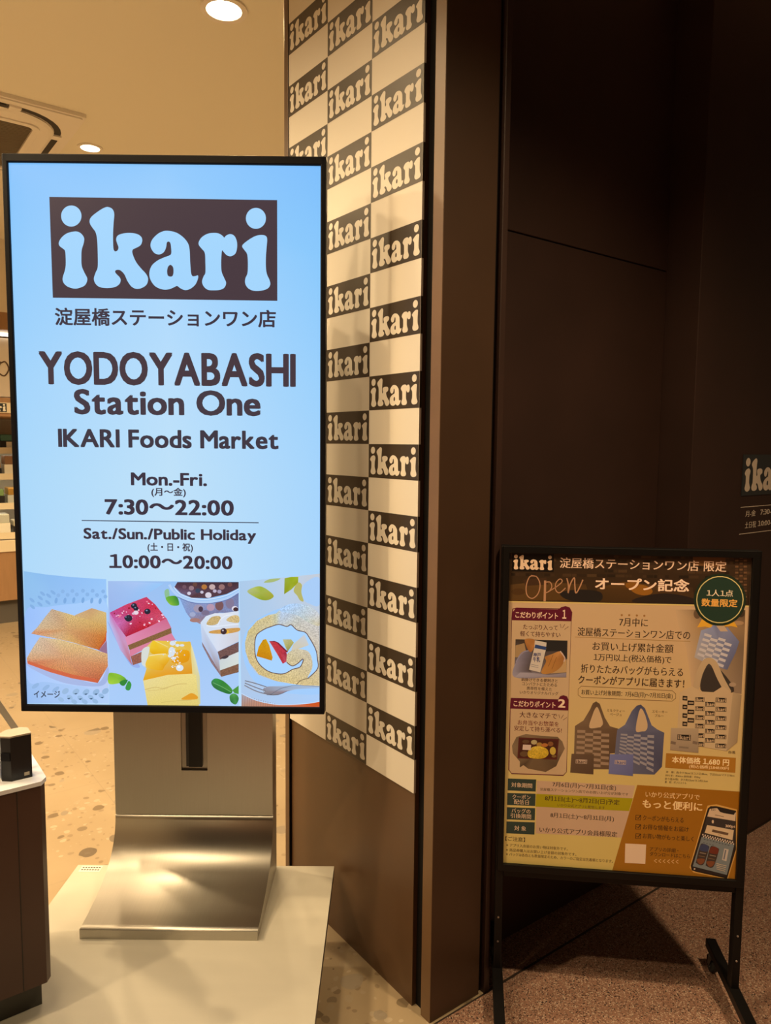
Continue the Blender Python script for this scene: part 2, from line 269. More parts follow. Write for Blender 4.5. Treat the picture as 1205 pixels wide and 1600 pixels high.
SCREEN_ART=[
('M',[[(-.3431,1.9055),(-.0008,1.9049),(.3415,1.9044)],[(-.3429,1.7074),(-.0006,1.7068),(.3417,1.7062)],[(-.3427,1.4287),(-.0003,1.428),(.3421,1.4273)],[(-.3426,1.2139),(-.0001,1.2131),(.3424,1.2124)],[(-.3424,.9866),(.0001,.9857),(.3427,.9849)],[(-.3422,.6848),(.0004,.6838),(.3431,.6829)]],[[(122,190,250),(142,200,252),(124,190,252)],[(142,202,252),(168,214,253),(136,200,252)],[(162,212,252),(184,222,251),(154,208,252)],[(170,216,250),(190,225,249),(164,212,252)],[(174,217,250),(194,226,250),(168,213,252)],[(174,217,250),(194,226,250),(168,213,252)]]),
('G',[(-.2543,1.8335),(.2449,1.8319),(.2447,1.6158),(-.2532,1.6176)],(66,52,62),(162,213,253)),
('T','淀屋橋ステーションワン店',-.25,1.5573,.2415,1.5963,(56,48,64),1),
('T','YODOYABASHI',-.2891,1.4266,.2854,1.5013,(66,52,62),2),
('T','Station One',-.2126,1.3612,.2065,1.4181,(64,54,66),2),
('T','IKARI Foods Market',-.2509,1.2875,.2464,1.3291,(58,52,66),2),
('T','Mon.-Fri.',-.0885,1.2026,.0839,1.2323,(56,48,64),2),
('T','(月～金)',-.0426,1.1768,.0357,1.1986,(56,48,64),1),
('T','7:30～22:00',-.1494,1.1356,.1443,1.1714,(56,48,64),2),
('L',[(-.2026,1.1215),(.2008,1.1206)],.0023,(70,80,100),0,0),
('T','Sat./Sun./Public Holiday',-.1991,1.0718,.1948,1.1049,(56,48,64),2),
('T','(土・日・祝)',-.0537,1.0501,.05,1.0722,(56,48,64),1),
('T','10:00～20:00',-.1422,1.0124,.1403,1.045,(56,48,64),2),
('P',[(-.3388,1.0033),(-.2877,.9961),(-.2274,.9906),(-.1499,.9865),(-.1507,.6936),(-.3413,.6916)],[(140,192,238),(138,188,240),(142,190,245),(150,198,250),(178,208,250),(150,188,240)],0,0),
('P',[(-.3392,.9049),(-.2901,.9199),(-.221,.9288),(-.1492,.9275),(-.1512,.7344),(-.2142,.7338),(-.2956,.7434),(-.3393,.7513)],[(150,190,250),(160,198,252),(165,205,252),(165,205,252),(185,205,245),(178,205,250),(165,200,250),(160,195,250)],1,0),
('P',[(-.2464,.9557),(-.2482,.9535),(-.2508,.9527),(-.2534,.9536),(-.2548,.9559),(-.2546,.9587),(-.2529,.9609),(-.2502,.9617),(-.2477,.9608),(-.2462,.9585)],(135,180,232),2,0),
('P',[(-.2241,.957),(-.2259,.9548),(-.2286,.954),(-.2311,.9549),(-.2326,.9572),(-.2324,.96),(-.2306,.9622),(-.228,.963),(-.2254,.9621),(-.224,.9598)],(135,180,232),2,0),
('P',[(-.1999,.9577),(-.2016,.9555),(-.2043,.9546),(-.2069,.9556),(-.2083,.9579),(-.2082,.9607),(-.2064,.9629),(-.2037,.9637),(-.2012,.9627),(-.1997,.9605)],(135,180,232),2,0),
('P',[(-.1777,.9579),(-.1794,.9557),(-.1821,.9549),(-.1846,.9558),(-.1861,.9581),(-.1859,.9609),(-.1842,.9631),(-.1815,.9639),(-.179,.963),(-.1775,.9607)],(135,180,232),2,0),
('P',[(-.1535,.9567),(-.1552,.9545),(-.1579,.9537),(-.1604,.9546),(-.1619,.9569),(-.1617,.9597),(-.16,.9619),(-.1573,.9627),(-.1548,.9618),(-.1533,.9595)],(135,180,232),2,0),
('P',[(-.2568,.9464),(-.2585,.9442),(-.2612,.9434),(-.2637,.9443),(-.2652,.9466),(-.265,.9494),(-.2633,.9516),(-.2606,.9524),(-.2581,.9515),(-.2566,.9492)],(135,180,232),2,0),
('P',[(-.2355,.9476),(-.2373,.9454),(-.2399,.9446),(-.2425,.9456),(-.244,.9479),(-.2438,.9506),(-.242,.9529),(-.2394,.9537),(-.2368,.9527),(-.2353,.9504)],(135,180,232),2,0),
('P',[(-.2143,.9489),(-.216,.9467),(-.2187,.9459),(-.2212,.9468),(-.2227,.9491),(-.2225,.9519),(-.2208,.9541),(-.2181,.9549),(-.2156,.954),(-.2141,.9517)],(135,180,232),2,0),
('P',[(-.19,.9492),(-.1918,.9469),(-.1944,.9462),(-.197,.9471),(-.1984,.9494),(-.1983,.9522),(-.1965,.9544),(-.1939,.9552),(-.1913,.9542),(-.1898,.9519)],(135,180,232),2,0),
('P',[(-.1678,.948),(-.1696,.9457),(-.1722,.9449),(-.1748,.9459),(-.1763,.9482),(-.1761,.951),(-.1743,.9532),(-.1717,.954),(-.1691,.953),(-.1676,.9507)],(135,180,232),2,0),
('P',[(-.1487,.9445),(-.1504,.9423),(-.1531,.9415),(-.1557,.9424),(-.1572,.9447),(-.157,.9475),(-.1552,.9497),(-.1526,.9505),(-.15,.9496),(-.1485,.9473)],(135,180,232),2,0),
('P',[(-.263,.935),(-.2644,.931),(-.2666,.9288),(-.2687,.9292),(-.2699,.9319),(-.2697,.9361),(-.2682,.94),(-.266,.9423),(-.264,.9419),(-.2628,.9391)],(122,170,225),2,0),
('P',[(-.2427,.9352),(-.2442,.9312),(-.2464,.929),(-.2485,.9294),(-.2496,.9322),(-.2495,.9363),(-.248,.9403),(-.2458,.9425),(-.2437,.9421),(-.2426,.9393)],(122,170,225),2,0),
('P',[(-.2225,.9364),(-.2239,.9325),(-.2261,.9303),(-.2282,.9306),(-.2294,.9334),(-.2292,.9376),(-.2278,.9415),(-.2256,.9437),(-.2235,.9434),(-.2223,.9406)],(122,170,225),2,0),
('P',[(-.2012,.9366),(-.2027,.9327),(-.2049,.9305),(-.207,.9308),(-.2082,.9336),(-.208,.9378),(-.2065,.9417),(-.2043,.9439),(-.2023,.9436),(-.2011,.9408)],(122,170,225),2,0),
('P',[(-.181,.9358),(-.1825,.9319),(-.1847,.9297),(-.1868,.93),(-.188,.9328),(-.1878,.937),(-.1863,.9409),(-.1842,.9431),(-.1821,.9428),(-.1809,.94)],(122,170,225),2,0),
('P',[(-.1618,.935),(-.1633,.9311),(-.1655,.9288),(-.1676,.9292),(-.1688,.932),(-.1686,.9362),(-.1671,.9401),(-.165,.9423),(-.1629,.942),(-.1617,.9392)],(122,170,225),2,0),
('P',[(-.3197,.9385),(-.317,.9353),(-.3161,.9323),(-.3174,.9307),(-.3205,.9312),(-.3241,.9334),(-.3268,.9367),(-.3277,.9396),(-.3264,.9412),(-.3234,.9408)],(128,175,228),2,0),
('P',[(-.3004,.9438),(-.2976,.9406),(-.2967,.9376),(-.298,.9361),(-.3011,.9365),(-.3047,.9388),(-.3075,.942),(-.3084,.945),(-.307,.9466),(-.304,.9461)],(128,175,228),2,0),
('P',[(-.281,.9492),(-.2782,.9459),(-.2773,.943),(-.2787,.9414),(-.2817,.9418),(-.2853,.9441),(-.2881,.9473),(-.289,.9503),(-.2877,.9519),(-.2846,.9515)],(128,175,228),2,0),
('P',[(-.3019,.9295),(-.2991,.9262),(-.2982,.9232),(-.2995,.9217),(-.3026,.9221),(-.3062,.9244),(-.309,.9276),(-.3098,.9306),(-.3085,.9322),(-.3054,.9317)],(128,175,228),2,0),
('P',[(-.2835,.9338),(-.2807,.9305),(-.2798,.9275),(-.2812,.926),(-.2842,.9264),(-.2878,.9287),(-.2906,.9319),(-.2915,.9349),(-.2902,.9365),(-.2871,.936)],(128,175,228),2,0),
('P',[(-.3192,.9231),(-.3165,.9199),(-.3156,.9169),(-.3169,.9153),(-.32,.9157),(-.3236,.918),(-.3264,.9213),(-.3272,.9243),(-.3259,.9258),(-.3229,.9254)],(128,175,228),2,0),
('P',[(-.2707,.9571),(-.2679,.9538),(-.267,.9509),(-.2683,.9493),(-.2714,.9497),(-.275,.952),(-.2777,.9552),(-.2787,.9582),(-.2773,.9598),(-.2743,.9593)],(128,175,228),2,0),
('P',[(-.295,.9542),(-.2922,.9509),(-.2913,.9479),(-.2927,.9464),(-.2957,.9468),(-.2993,.9491),(-.3021,.9523),(-.303,.9553),(-.3016,.9568),(-.2986,.9564)],(128,175,228),2,0),
('P',[(-.2238,.9021),(-.1849,.9189),(-.1517,.909),(-.1514,.8615),(-.1904,.8611),(-.2303,.8855)],[(205,172,128),(200,158,116),(214,186,124),(204,154,80),(206,160,80),(210,182,116)],0,.5),
('P',[(-.1521,.8657),(-.1533,.8429),(-.1711,.8194),(-.1751,.8239)],[(215,90,30),(200,80,40),(190,85,50),(200,90,30)],0,0),
('P',[(-.1711,.8194),(-.1523,.8429),(-.1514,.8107)],(150,110,140),0,0),
('P',[(-.277,.9159),(-.2339,.9036),(-.1525,.878),(-.1551,.8511),(-.1721,.8209),(-.2317,.8379),(-.2761,.8478),(-.3266,.8576),(-.3119,.8722),(-.2928,.8972)],[(190,165,140),(214,186,124),(208,162,90),(200,116,44),(192,104,40),(214,168,100),(208,174,134),(206,138,100),(205,180,146),(198,178,150)],0,1),
('P',[(-.336,.7889),(-.2846,.7686),(-.234,.7545),(-.1751,.7421),(-.1517,.7805),(-.1507,.7533),(-.1733,.7342),(-.2548,.7417),(-.3273,.7744)],(160,180,228),1,0),
('P',[(-.3065,.8495),(-.264,.8448),(-.2115,.8319),(-.151,.8117),(-.1507,.7825),(-.1751,.7426),(-.234,.7545),(-.2846,.7686),(-.3371,.7868),(-.3387,.7993),(-.3236,.8244)],[(205,182,158),(218,192,142),(218,184,126),(212,172,124),(205,132,84),(186,84,52),(206,128,70),(206,124,70),(200,104,70),(206,160,122),(205,182,154)],0,1),
('P',[(-.3368,.7931),(-.2844,.7759),(-.2338,.7618),(-.1759,.7509),(-.1751,.7421),(-.2341,.7524),(-.2847,.7665),(-.3351,.7852)],(204,92,58),0,.3),
('P',[(-.2441,.7269),(-.2435,.7229),(-.2459,.7185),(-.2503,.7153),(-.2551,.7146),(-.2585,.7167),(-.2591,.7207),(-.2567,.7251),(-.2523,.7283),(-.2475,.729)],(146,182,222),2,0),
('P',[(-.2196,.7257),(-.219,.7217),(-.2214,.7173),(-.2258,.7141),(-.2306,.7134),(-.234,.7155),(-.2346,.7195),(-.2322,.7239),(-.2278,.7271),(-.223,.7278)],(146,182,222),2,0),
('P',[(-.1961,.7251),(-.1955,.7211),(-.1979,.7167),(-.2023,.7135),(-.2071,.7128),(-.2105,.7149),(-.2111,.7189),(-.2087,.7233),(-.2043,.7265),(-.1995,.7272)],(146,182,222),2,0),
('P',[(-.1726,.7256),(-.172,.7216),(-.1743,.7172),(-.1787,.714),(-.1836,.7133),(-.1869,.7153),(-.1875,.7193),(-.1852,.7238),(-.1808,.7269),(-.1759,.7276)],(146,182,222),2,0),
('P',[(-.1511,.7279),(-.1504,.7239),(-.1528,.7195),(-.1572,.7163),(-.162,.7156),(-.1654,.7177),(-.166,.7217),(-.1637,.7261),(-.1592,.7293),(-.1544,.73)],(146,182,222),2,0),
('P',[(-.2352,.7035),(-.2379,.7016),(-.242,.7019),(-.2459,.7042),(-.2481,.7076),(-.2478,.7109),(-.245,.7128),(-.241,.7125),(-.2371,.7102),(-.2349,.7068)],(150,186,226),2,0),
('P',[(-.2107,.7023),(-.2134,.7004),(-.2175,.7006),(-.2214,.7029),(-.2236,.7064),(-.2233,.7097),(-.2205,.7116),(-.2165,.7113),(-.2126,.709),(-.2104,.7056)],(150,186,226),2,0),
('P',[(-.1861,.704),(-.1888,.7021),(-.1929,.7024),(-.1968,.7047),(-.199,.7081),(-.1986,.7114),(-.1959,.7133),(-.1919,.7131),(-.188,.7108),(-.1858,.7073)],(150,186,226),2,0),
('P',[(-.1614,.7074),(-.1641,.7056),(-.1682,.7058),(-.1721,.7081),(-.1743,.7116),(-.174,.7149),(-.1713,.7167),(-.1672,.7165),(-.1633,.7142),(-.1611,.7107)],(150,186,226),2,0),
('P',[(-.2559,.698),(-.2586,.6961),(-.2626,.6964),(-.2665,.6987),(-.2687,.7021),(-.2684,.7054),(-.2657,.7073),(-.2616,.707),(-.2577,.7047),(-.2555,.7013)],(150,186,226),2,0),
('P',[(-.2253,.6931),(-.228,.6912),(-.2321,.6914),(-.2359,.6937),(-.2382,.6972),(-.2378,.7005),(-.2351,.7024),(-.231,.7021),(-.2272,.6998),(-.225,.6964)],(150,186,226),2,0),
('P',[(-.2007,.6933),(-.2034,.6914),(-.2075,.6917),(-.2114,.694),(-.2136,.6975),(-.2133,.7008),(-.2105,.7026),(-.2065,.7024),(-.2026,.7001),(-.2004,.6966)],(150,186,226),2,0),
('P',[(-.1761,.6946),(-.1788,.6928),(-.1829,.693),(-.1867,.6953),(-.189,.6988),(-.1887,.7021),(-.1859,.704),(-.1819,.7037),(-.178,.7014),(-.1758,.6979)],(150,186,226),2,0),
('P',[(-.3122,.7395),(-.3124,.7362),(-.3156,.7319),(-.3207,.7283),(-.3257,.7267),(-.3287,.7278),(-.3286,.7311),(-.3253,.7354),(-.3202,.739),(-.3152,.7406)],(138,178,226),2,0),
('P',[(-.2878,.7356),(-.2879,.7323),(-.2912,.728),(-.2963,.7243),(-.3013,.7228),(-.3043,.7238),(-.3041,.7272),(-.3009,.7315),(-.2959,.7351),(-.2908,.7367)],(138,178,226),2,0),
('P',[(-.2655,.7316),(-.2656,.7283),(-.2688,.724),(-.2739,.7204),(-.2789,.7188),(-.2819,.7199),(-.2818,.7232),(-.2786,.7275),(-.2735,.7311),(-.2685,.7327)],(138,178,226),2,0),
('P',[(-.2481,.7048),(-.2395,.7062),(-.2437,.7019)],(52,84,116),0,0),
('P',[(-.2215,.7038),(-.2129,.7052),(-.2171,.7009)],(52,84,116),0,0),
('P',[(-.1959,.7049),(-.1873,.7063),(-.1915,.702)],(52,84,116),0,0),
('P',[(-.1702,.7082),(-.1616,.7095),(-.1658,.7053)],(52,84,116),0,0),
('P',[(-.2314,.7166),(-.2228,.7179),(-.227,.7137)],(52,84,116),0,0),
('P',[(-.2079,.7158),(-.1993,.7171),(-.2035,.7129)],(52,84,116),0,0),
('P',[(-.1844,.716),(-.1757,.7174),(-.1799,.7131)],(52,84,116),0,0),
('T','イメージ',-.3252,.7056,-.2638,.7224,(40,60,84),1),
('P',[(-.1459,.9823),(.1541,.9841),(.1519,.6912),(-.1501,.688)],[(160,190,238),(140,196,248),(172,205,248),(170,205,250)],0,0),
('P',[(-.1439,.8951),(-.1459,.9823),(-.0776,.9809),(-.0187,.9782)],[(150,180,235),(160,190,238),(170,198,245),(150,200,250)],0,0),
('P',[(-.0163,.9606),(-.0069,.9648),(-.0058,.9458),(-.0139,.9429)],(140,190,150),1,0),
('P',[(-.0139,.9443),(.0023,.9499),(.0129,.946),(.0167,.9296),(.0073,.9263),(-.0048,.9294)],[(110,180,60),(80,160,40),(40,120,50),(70,150,60),(110,170,50),(140,190,60)],1,0),
('P',[(-.1494,.8896),(-.1264,.8349),(-.0978,.7855),(-.0762,.7829),(-.1079,.8185)],(150,175,235),1,0),
('P',[(-.1436,.9088),(-.1071,.853),(-.1035,.8324),(-.0945,.7855),(-.1213,.8212),(-.1442,.8814)],[(200,120,190),(200,150,200),(205,150,190),(190,110,110),(190,170,220),(185,185,235)],0,0),
('P',[(-.1099,.8516),(-.0133,.8979),(-.0016,.8733),(-.1036,.831)],[(222,140,180),(205,100,140),(205,120,150),(224,140,175)],0,0),
('P',[(-.1035,.8324),(-.0029,.8747),(-.0013,.8615),(-.0992,.82)],(132,96,60),0,.9),
('P',[(-.1003,.8208),(-.0018,.8621),(.0074,.846),(-.0427,.8358),(-.0987,.8054)],(216,128,158),0,0),
('P',[(-.0973,.8062),(-.0687,.819),(-.0719,.7927),(-.0929,.7855)],(150,92,78),0,.9),
('P',[(-.1436,.9088),(-.1055,.9283),(-.0582,.9466),(-.0383,.9291),(-.0134,.8965),(-.0582,.8741),(-.1071,.8524),(-.1281,.8816)],[(190,70,140),(205,60,100),(200,60,100),(200,40,70),(205,80,110),(190,20,40),(170,20,60),(200,110,180)],0,.7),
('P',[(-.1099,.9138),(-.1098,.9131),(-.1103,.9122),(-.1112,.9115),(-.1122,.9112),(-.1128,.9114),(-.1129,.9121),(-.1124,.913),(-.1115,.9137),(-.1106,.914)],(245,200,225),2,0),
('P',[(-.0744,.9151),(-.075,.9146),(-.0765,.9143),(-.0783,.9144),(-.0797,.9148),(-.0803,.9153),(-.0797,.9158),(-.0782,.9161),(-.0764,.916),(-.0749,.9156)],(250,225,240),2,0),
('P',[(-.104,.9102),(-.1045,.9098),(-.1052,.9097),(-.1059,.91),(-.1063,.9107),(-.1062,.9114),(-.1057,.9119),(-.105,.9119),(-.1043,.9116),(-.1039,.9109)],(245,200,225),2,0),
('P',[(-.0333,.9012),(-.0331,.9004),(-.0335,.8996),(-.0343,.8991),(-.0351,.8991),(-.0357,.8995),(-.0359,.9003),(-.0355,.9011),(-.0348,.9016),(-.0339,.9016)],(150,10,40),2,0),
('P',[(-.0548,.8998),(-.055,.8991),(-.0559,.8984),(-.0571,.898),(-.0581,.898),(-.0587,.8985),(-.0585,.8992),(-.0576,.8999),(-.0564,.9003),(-.0553,.9002)],(225,60,90),2,0),
('P',[(-.0198,.903),(-.0209,.9023),(-.0225,.9025),(-.024,.9034),(-.0248,.9048),(-.0246,.9061),(-.0235,.9068),(-.0219,.9066),(-.0204,.9057),(-.0197,.9043)],(245,200,225),2,0),
('P',[(-.0481,.8882),(-.0486,.8873),(-.0499,.8866),(-.0515,.8864),(-.0529,.8868),(-.0535,.8876),(-.053,.8885),(-.0518,.8892),(-.0501,.8894),(-.0487,.8891)],(225,60,90),2,0),
('P',[(-.0913,.8989),(-.0912,.8981),(-.0916,.8973),(-.0924,.8968),(-.0933,.8967),(-.0939,.8971),(-.094,.8979),(-.0936,.8987),(-.0928,.8992),(-.0919,.8993)],(245,200,225),2,0),
('P',[(-.0534,.8794),(-.0533,.8784),(-.054,.8773),(-.0551,.8767),(-.0563,.8767),(-.0571,.8774),(-.0572,.8785),(-.0566,.8795),(-.0554,.8802),(-.0542,.8801)],(150,10,40),2,0),
('P',[(-.0734,.9312),(-.0736,.9301),(-.0748,.929),(-.0765,.9285),(-.078,.9286),(-.0788,.9294),(-.0785,.9305),(-.0774,.9315),(-.0757,.9321),(-.0742,.9319)],(225,60,90),2,0),
('P',[(-.0732,.8873),(-.073,.8864),(-.0735,.8854),(-.0743,.8849),(-.0754,.8849),(-.0761,.8855),(-.0763,.8865),(-.0759,.8874),(-.075,.888),(-.074,.888)],(150,10,40),2,0),
('P',[(-.1187,.9016),(-.1186,.9005),(-.1194,.8993),(-.1208,.8985),(-.1222,.8984),(-.1231,.899),(-.1231,.9001),(-.1223,.9012),(-.1209,.9021),(-.1196,.9022)],(235,120,150),2,0),
('P',[(-.044,.9286),(-.0445,.928),(-.0453,.9279),(-.0459,.9283),(-.0461,.929),(-.0459,.9297),(-.0453,.9303),(-.0445,.9304),(-.044,.93),(-.0437,.9293)],(245,200,225),2,0),
('P',[(-.022,.9096),(-.0224,.909),(-.0238,.9083),(-.0255,.9079),(-.027,.9078),(-.0276,.9081),(-.0272,.9087),(-.0259,.9094),(-.0241,.9099),(-.0226,.9099)],(150,10,40),2,0),
('P',[(-.0931,.8843),(-.0933,.8831),(-.0944,.882),(-.096,.8814),(-.0975,.8818),(-.0983,.8827),(-.0981,.884),(-.097,.8851),(-.0954,.8856),(-.0939,.8853)],(245,200,225),2,0),
('P',[(-.0997,.8951),(-.0998,.8943),(-.1004,.8937),(-.1012,.8935),(-.1019,.8938),(-.1023,.8945),(-.1023,.8953),(-.1017,.896),(-.1009,.8962),(-.1002,.8959)],(235,120,150),2,0),
('P',[(-.1318,.9062),(-.1327,.9055),(-.1337,.9054),(-.1343,.906),(-.1344,.907),(-.1339,.908),(-.133,.9087),(-.132,.9088),(-.1314,.9082),(-.1313,.9073)],(150,10,40),2,0),
('P',[(-.068,.9098),(-.0676,.9086),(-.0678,.9076),(-.0685,.907),(-.0696,.9072),(-.0705,.908),(-.0709,.9092),(-.0707,.9102),(-.07,.9108),(-.0689,.9106)],(245,200,225),2,0),
('P',[(-.1215,.9028),(-.122,.9022),(-.1232,.9019),(-.1247,.902),(-.1258,.9024),(-.1262,.9031),(-.1257,.9036),(-.1245,.9039),(-.1231,.9039),(-.1219,.9034)],(245,200,225),2,0),
('P',[(-.0722,.9145),(-.0728,.9135),(-.0736,.913),(-.0742,.9133),(-.0745,.9142),(-.0742,.9153),(-.0736,.9163),(-.0728,.9168),(-.0722,.9165),(-.0719,.9156)],(150,10,40),2,0),
('P',[(-.0582,.877),(-.0586,.8763),(-.0596,.8759),(-.0608,.8758),(-.0618,.8762),(-.0621,.8769),(-.0618,.8776),(-.0608,.878),(-.0595,.878),(-.0586,.8777)],(225,60,90),2,0),
('P',[(-.0964,.8959),(-.0969,.8951),(-.098,.8945),(-.0995,.8945),(-.1006,.895),(-.101,.8958),(-.1006,.8967),(-.0994,.8972),(-.098,.8972),(-.0969,.8967)],(235,120,150),2,0),
('P',[(-.1208,.8982),(-.121,.8975),(-.1218,.897),(-.1227,.8969),(-.1235,.8972),(-.1239,.8978),(-.1236,.8985),(-.1229,.899),(-.122,.8991),(-.1212,.8988)],(235,120,150),2,0),
('P',[(-.0979,.9013),(-.0988,.901),(-.1002,.9016),(-.1015,.9026),(-.1022,.9039),(-.1022,.9048),(-.1013,.905),(-.0999,.9045),(-.0986,.9034),(-.0979,.9022)],(245,200,225),2,0),
('P',[(-.062,.8809),(-.0624,.8798),(-.0636,.879),(-.065,.879),(-.0662,.8797),(-.0666,.8808),(-.0662,.8819),(-.065,.8826),(-.0636,.8827),(-.0624,.882)],(245,200,225),2,0),
('P',[(-.1163,.9029),(-.1166,.9016),(-.1178,.9006),(-.1194,.9002),(-.1209,.9006),(-.1216,.9016),(-.1214,.9029),(-.1202,.904),(-.1185,.9044),(-.1171,.904)],(235,120,150),2,0),
('P',[(-.045,.8959),(-.045,.8946),(-.0458,.8935),(-.0471,.893),(-.0485,.8931),(-.0493,.894),(-.0493,.8952),(-.0485,.8963),(-.0472,.8969),(-.0458,.8967)],(250,225,240),2,0),
('P',[(-.0335,.9011),(-.0333,.9003),(-.0338,.8994),(-.0347,.8988),(-.0357,.8987),(-.0364,.8991),(-.0365,.9),(-.0361,.9009),(-.0352,.9015),(-.0342,.9016)],(225,60,90),2,0),
('P',[(-.018,.8998),(-.0181,.8992),(-.019,.8983),(-.0203,.8975),(-.0215,.8972),(-.0221,.8974),(-.022,.8981),(-.0211,.899),(-.0198,.8997),(-.0186,.9)],(250,225,240),2,0),
('P',[(-.0253,.9125),(-.0256,.9119),(-.0262,.9115),(-.0269,.9116),(-.0275,.912),(-.0276,.9127),(-.0273,.9133),(-.0267,.9136),(-.026,.9135),(-.0254,.9131)],(225,60,90),2,0),
('P',[(-.0331,.8931),(-.0331,.8925),(-.0335,.8918),(-.0342,.8912),(-.035,.891),(-.0355,.8912),(-.0355,.8917),(-.0351,.8924),(-.0344,.893),(-.0336,.8933)],(235,120,150),2,0),
('P',[(-.0544,.9352),(-.055,.9341),(-.0564,.9335),(-.058,.9336),(-.0592,.9343),(-.0596,.9355),(-.059,.9365),(-.0577,.9372),(-.0561,.9371),(-.0549,.9363)],(235,120,150),2,0),
('P',[(-.0511,.9305),(-.0518,.9299),(-.0531,.9299),(-.0544,.9305),(-.0553,.9313),(-.0554,.9322),(-.0548,.9327),(-.0535,.9327),(-.0522,.9322),(-.0513,.9313)],(250,225,240),2,0),
('P',[(-.0731,.9017),(-.073,.9012),(-.0734,.9006),(-.074,.9002),(-.0746,.9002),(-.075,.9005),(-.0751,.9011),(-.0748,.9016),(-.0742,.902),(-.0735,.9021)],(250,225,240),2,0),
('P',[(-.0754,.9162),(-.076,.9159),(-.0773,.9161),(-.0788,.9167),(-.0798,.9174),(-.08,.9181),(-.0794,.9184),(-.0781,.9182),(-.0767,.9176),(-.0756,.9169)],(245,200,225),2,0),
('P',[(-.089,.9258),(-.0901,.9252),(-.0916,.9255),(-.0929,.9264),(-.0935,.9278),(-.0932,.929),(-.0921,.9296),(-.0906,.9294),(-.0893,.9284),(-.0887,.9271)],(245,200,225),2,0),
('P',[(-.0863,.9143),(-.0872,.9139),(-.0887,.9141),(-.0902,.915),(-.0913,.9161),(-.0914,.9171),(-.0905,.9175),(-.089,.9173),(-.0874,.9164),(-.0864,.9153)],(225,60,90),2,0),
('P',[(-.0959,.9198),(-.0964,.9187),(-.0979,.918),(-.0996,.918),(-.101,.9187),(-.1014,.9198),(-.1009,.921),(-.0994,.9216),(-.0977,.9216),(-.0964,.9209)],(150,10,40),2,0),
('P',[(-.061,.8835),(-.0616,.8831),(-.0629,.883),(-.0644,.8833),(-.0656,.8839),(-.066,.8845),(-.0654,.8849),(-.0641,.885),(-.0625,.8847),(-.0614,.8842)],(235,120,150),2,0),
('P',[(-.0364,.9194),(-.0371,.9187),(-.0379,.9186),(-.0386,.919),(-.0389,.9198),(-.0386,.9207),(-.038,.9214),(-.0371,.9216),(-.0364,.9212),(-.0362,.9204)],(150,10,40),2,0),
('P',[(-.1129,.907),(-.1137,.9066),(-.1148,.9069),(-.1157,.9077),(-.1162,.9086),(-.1161,.9095),(-.1153,.9099),(-.1142,.9096),(-.1133,.9088),(-.1128,.9079)],(250,225,240),2,0),
('P',[(-.1258,.9012),(-.1263,.9006),(-.1274,.9002),(-.1288,.9001),(-.13,.9004),(-.1304,.901),(-.13,.9016),(-.1288,.902),(-.1274,.902),(-.1263,.9017)],(245,200,225),2,0),
('P',[(-.0541,.9123),(-.0542,.9116),(-.0547,.911),(-.0555,.9109),(-.0561,.9112),(-.0565,.9118),(-.0564,.9125),(-.0558,.913),(-.0551,.9132),(-.0544,.9129)],(150,10,40),2,0),
('P',[(-.0283,.8889),(-.0292,.8882),(-.0305,.8883),(-.0317,.8891),(-.0323,.8902),(-.0321,.8913),(-.0311,.892),(-.0299,.8919),(-.0287,.8911),(-.0281,.89)],(250,225,240),2,0),
('P',[(-.0498,.8846),(-.0506,.8839),(-.052,.8839),(-.0534,.8845),(-.0544,.8855),(-.0544,.8866),(-.0536,.8873),(-.0522,.8873),(-.0508,.8867),(-.0498,.8857)],(250,225,240),2,0),
('P',[(-.0646,.9094),(-.0655,.9087),(-.0665,.9086),(-.0671,.9092),(-.0672,.9101),(-.0667,.9111),(-.0658,.9118),(-.0649,.9119),(-.0642,.9114),(-.0641,.9105)],(150,10,40),2,0),
('P',[(-.0803,.9253),(-.0817,.9216),(-.0853,.9192),(-.0896,.9192),(-.093,.9214),(-.0943,.9252),(-.0929,.929),(-.0893,.9313),(-.085,.9314),(-.0816,.9291)],(24,32,52),2,0),
('P',[(-.0868,.9274),(-.0872,.9264),(-.0883,.9257),(-.0896,.9257),(-.0906,.9264),(-.091,.9274),(-.0905,.9284),(-.0895,.9291),(-.0882,.9291),(-.0872,.9285)],(120,140,175),2,0),
('P',[(-.077,.9191),(-.0781,.9159),(-.0811,.9139),(-.0848,.9139),(-.0877,.9158),(-.0888,.919),(-.0876,.9222),(-.0846,.9242),(-.0809,.9242),(-.078,.9223)],(24,32,52),2,0),
('P',[(-.0827,.9212),(-.083,.9203),(-.0839,.9198),(-.085,.9198),(-.0859,.9203),(-.0862,.9212),(-.0858,.9221),(-.0849,.9226),(-.0838,.9226),(-.083,.9221)],(120,140,175),2,0),
('P',[(-.0494,.9125),(-.0508,.9086),(-.0545,.9062),(-.059,.9061),(-.0626,.9085),(-.0639,.9124),(-.0624,.9163),(-.0588,.9188),(-.0543,.9188),(-.0507,.9164)],(24,32,52),2,0),
('P',[(-.056,.9147),(-.0565,.9136),(-.0576,.9129),(-.0589,.9129),(-.06,.9135),(-.0604,.9146),(-.06,.9157),(-.0589,.9164),(-.0575,.9164),(-.0564,.9157)],(120,140,175),2,0),
('P',[(-.0917,.8962),(-.0934,.8916),(-.0978,.8887),(-.1031,.8886),(-.1074,.8914),(-.1089,.8961),(-.1071,.9007),(-.1028,.9036),(-.0975,.9037),(-.0932,.9009)],(24,32,52),2,0),
('P',[(-.0993,.8983),(-.0998,.8971),(-.1011,.8962),(-.1027,.8962),(-.104,.897),(-.1044,.8983),(-.1039,.8996),(-.1026,.9004),(-.101,.9004),(-.0997,.8996)],(120,140,175),2,0),
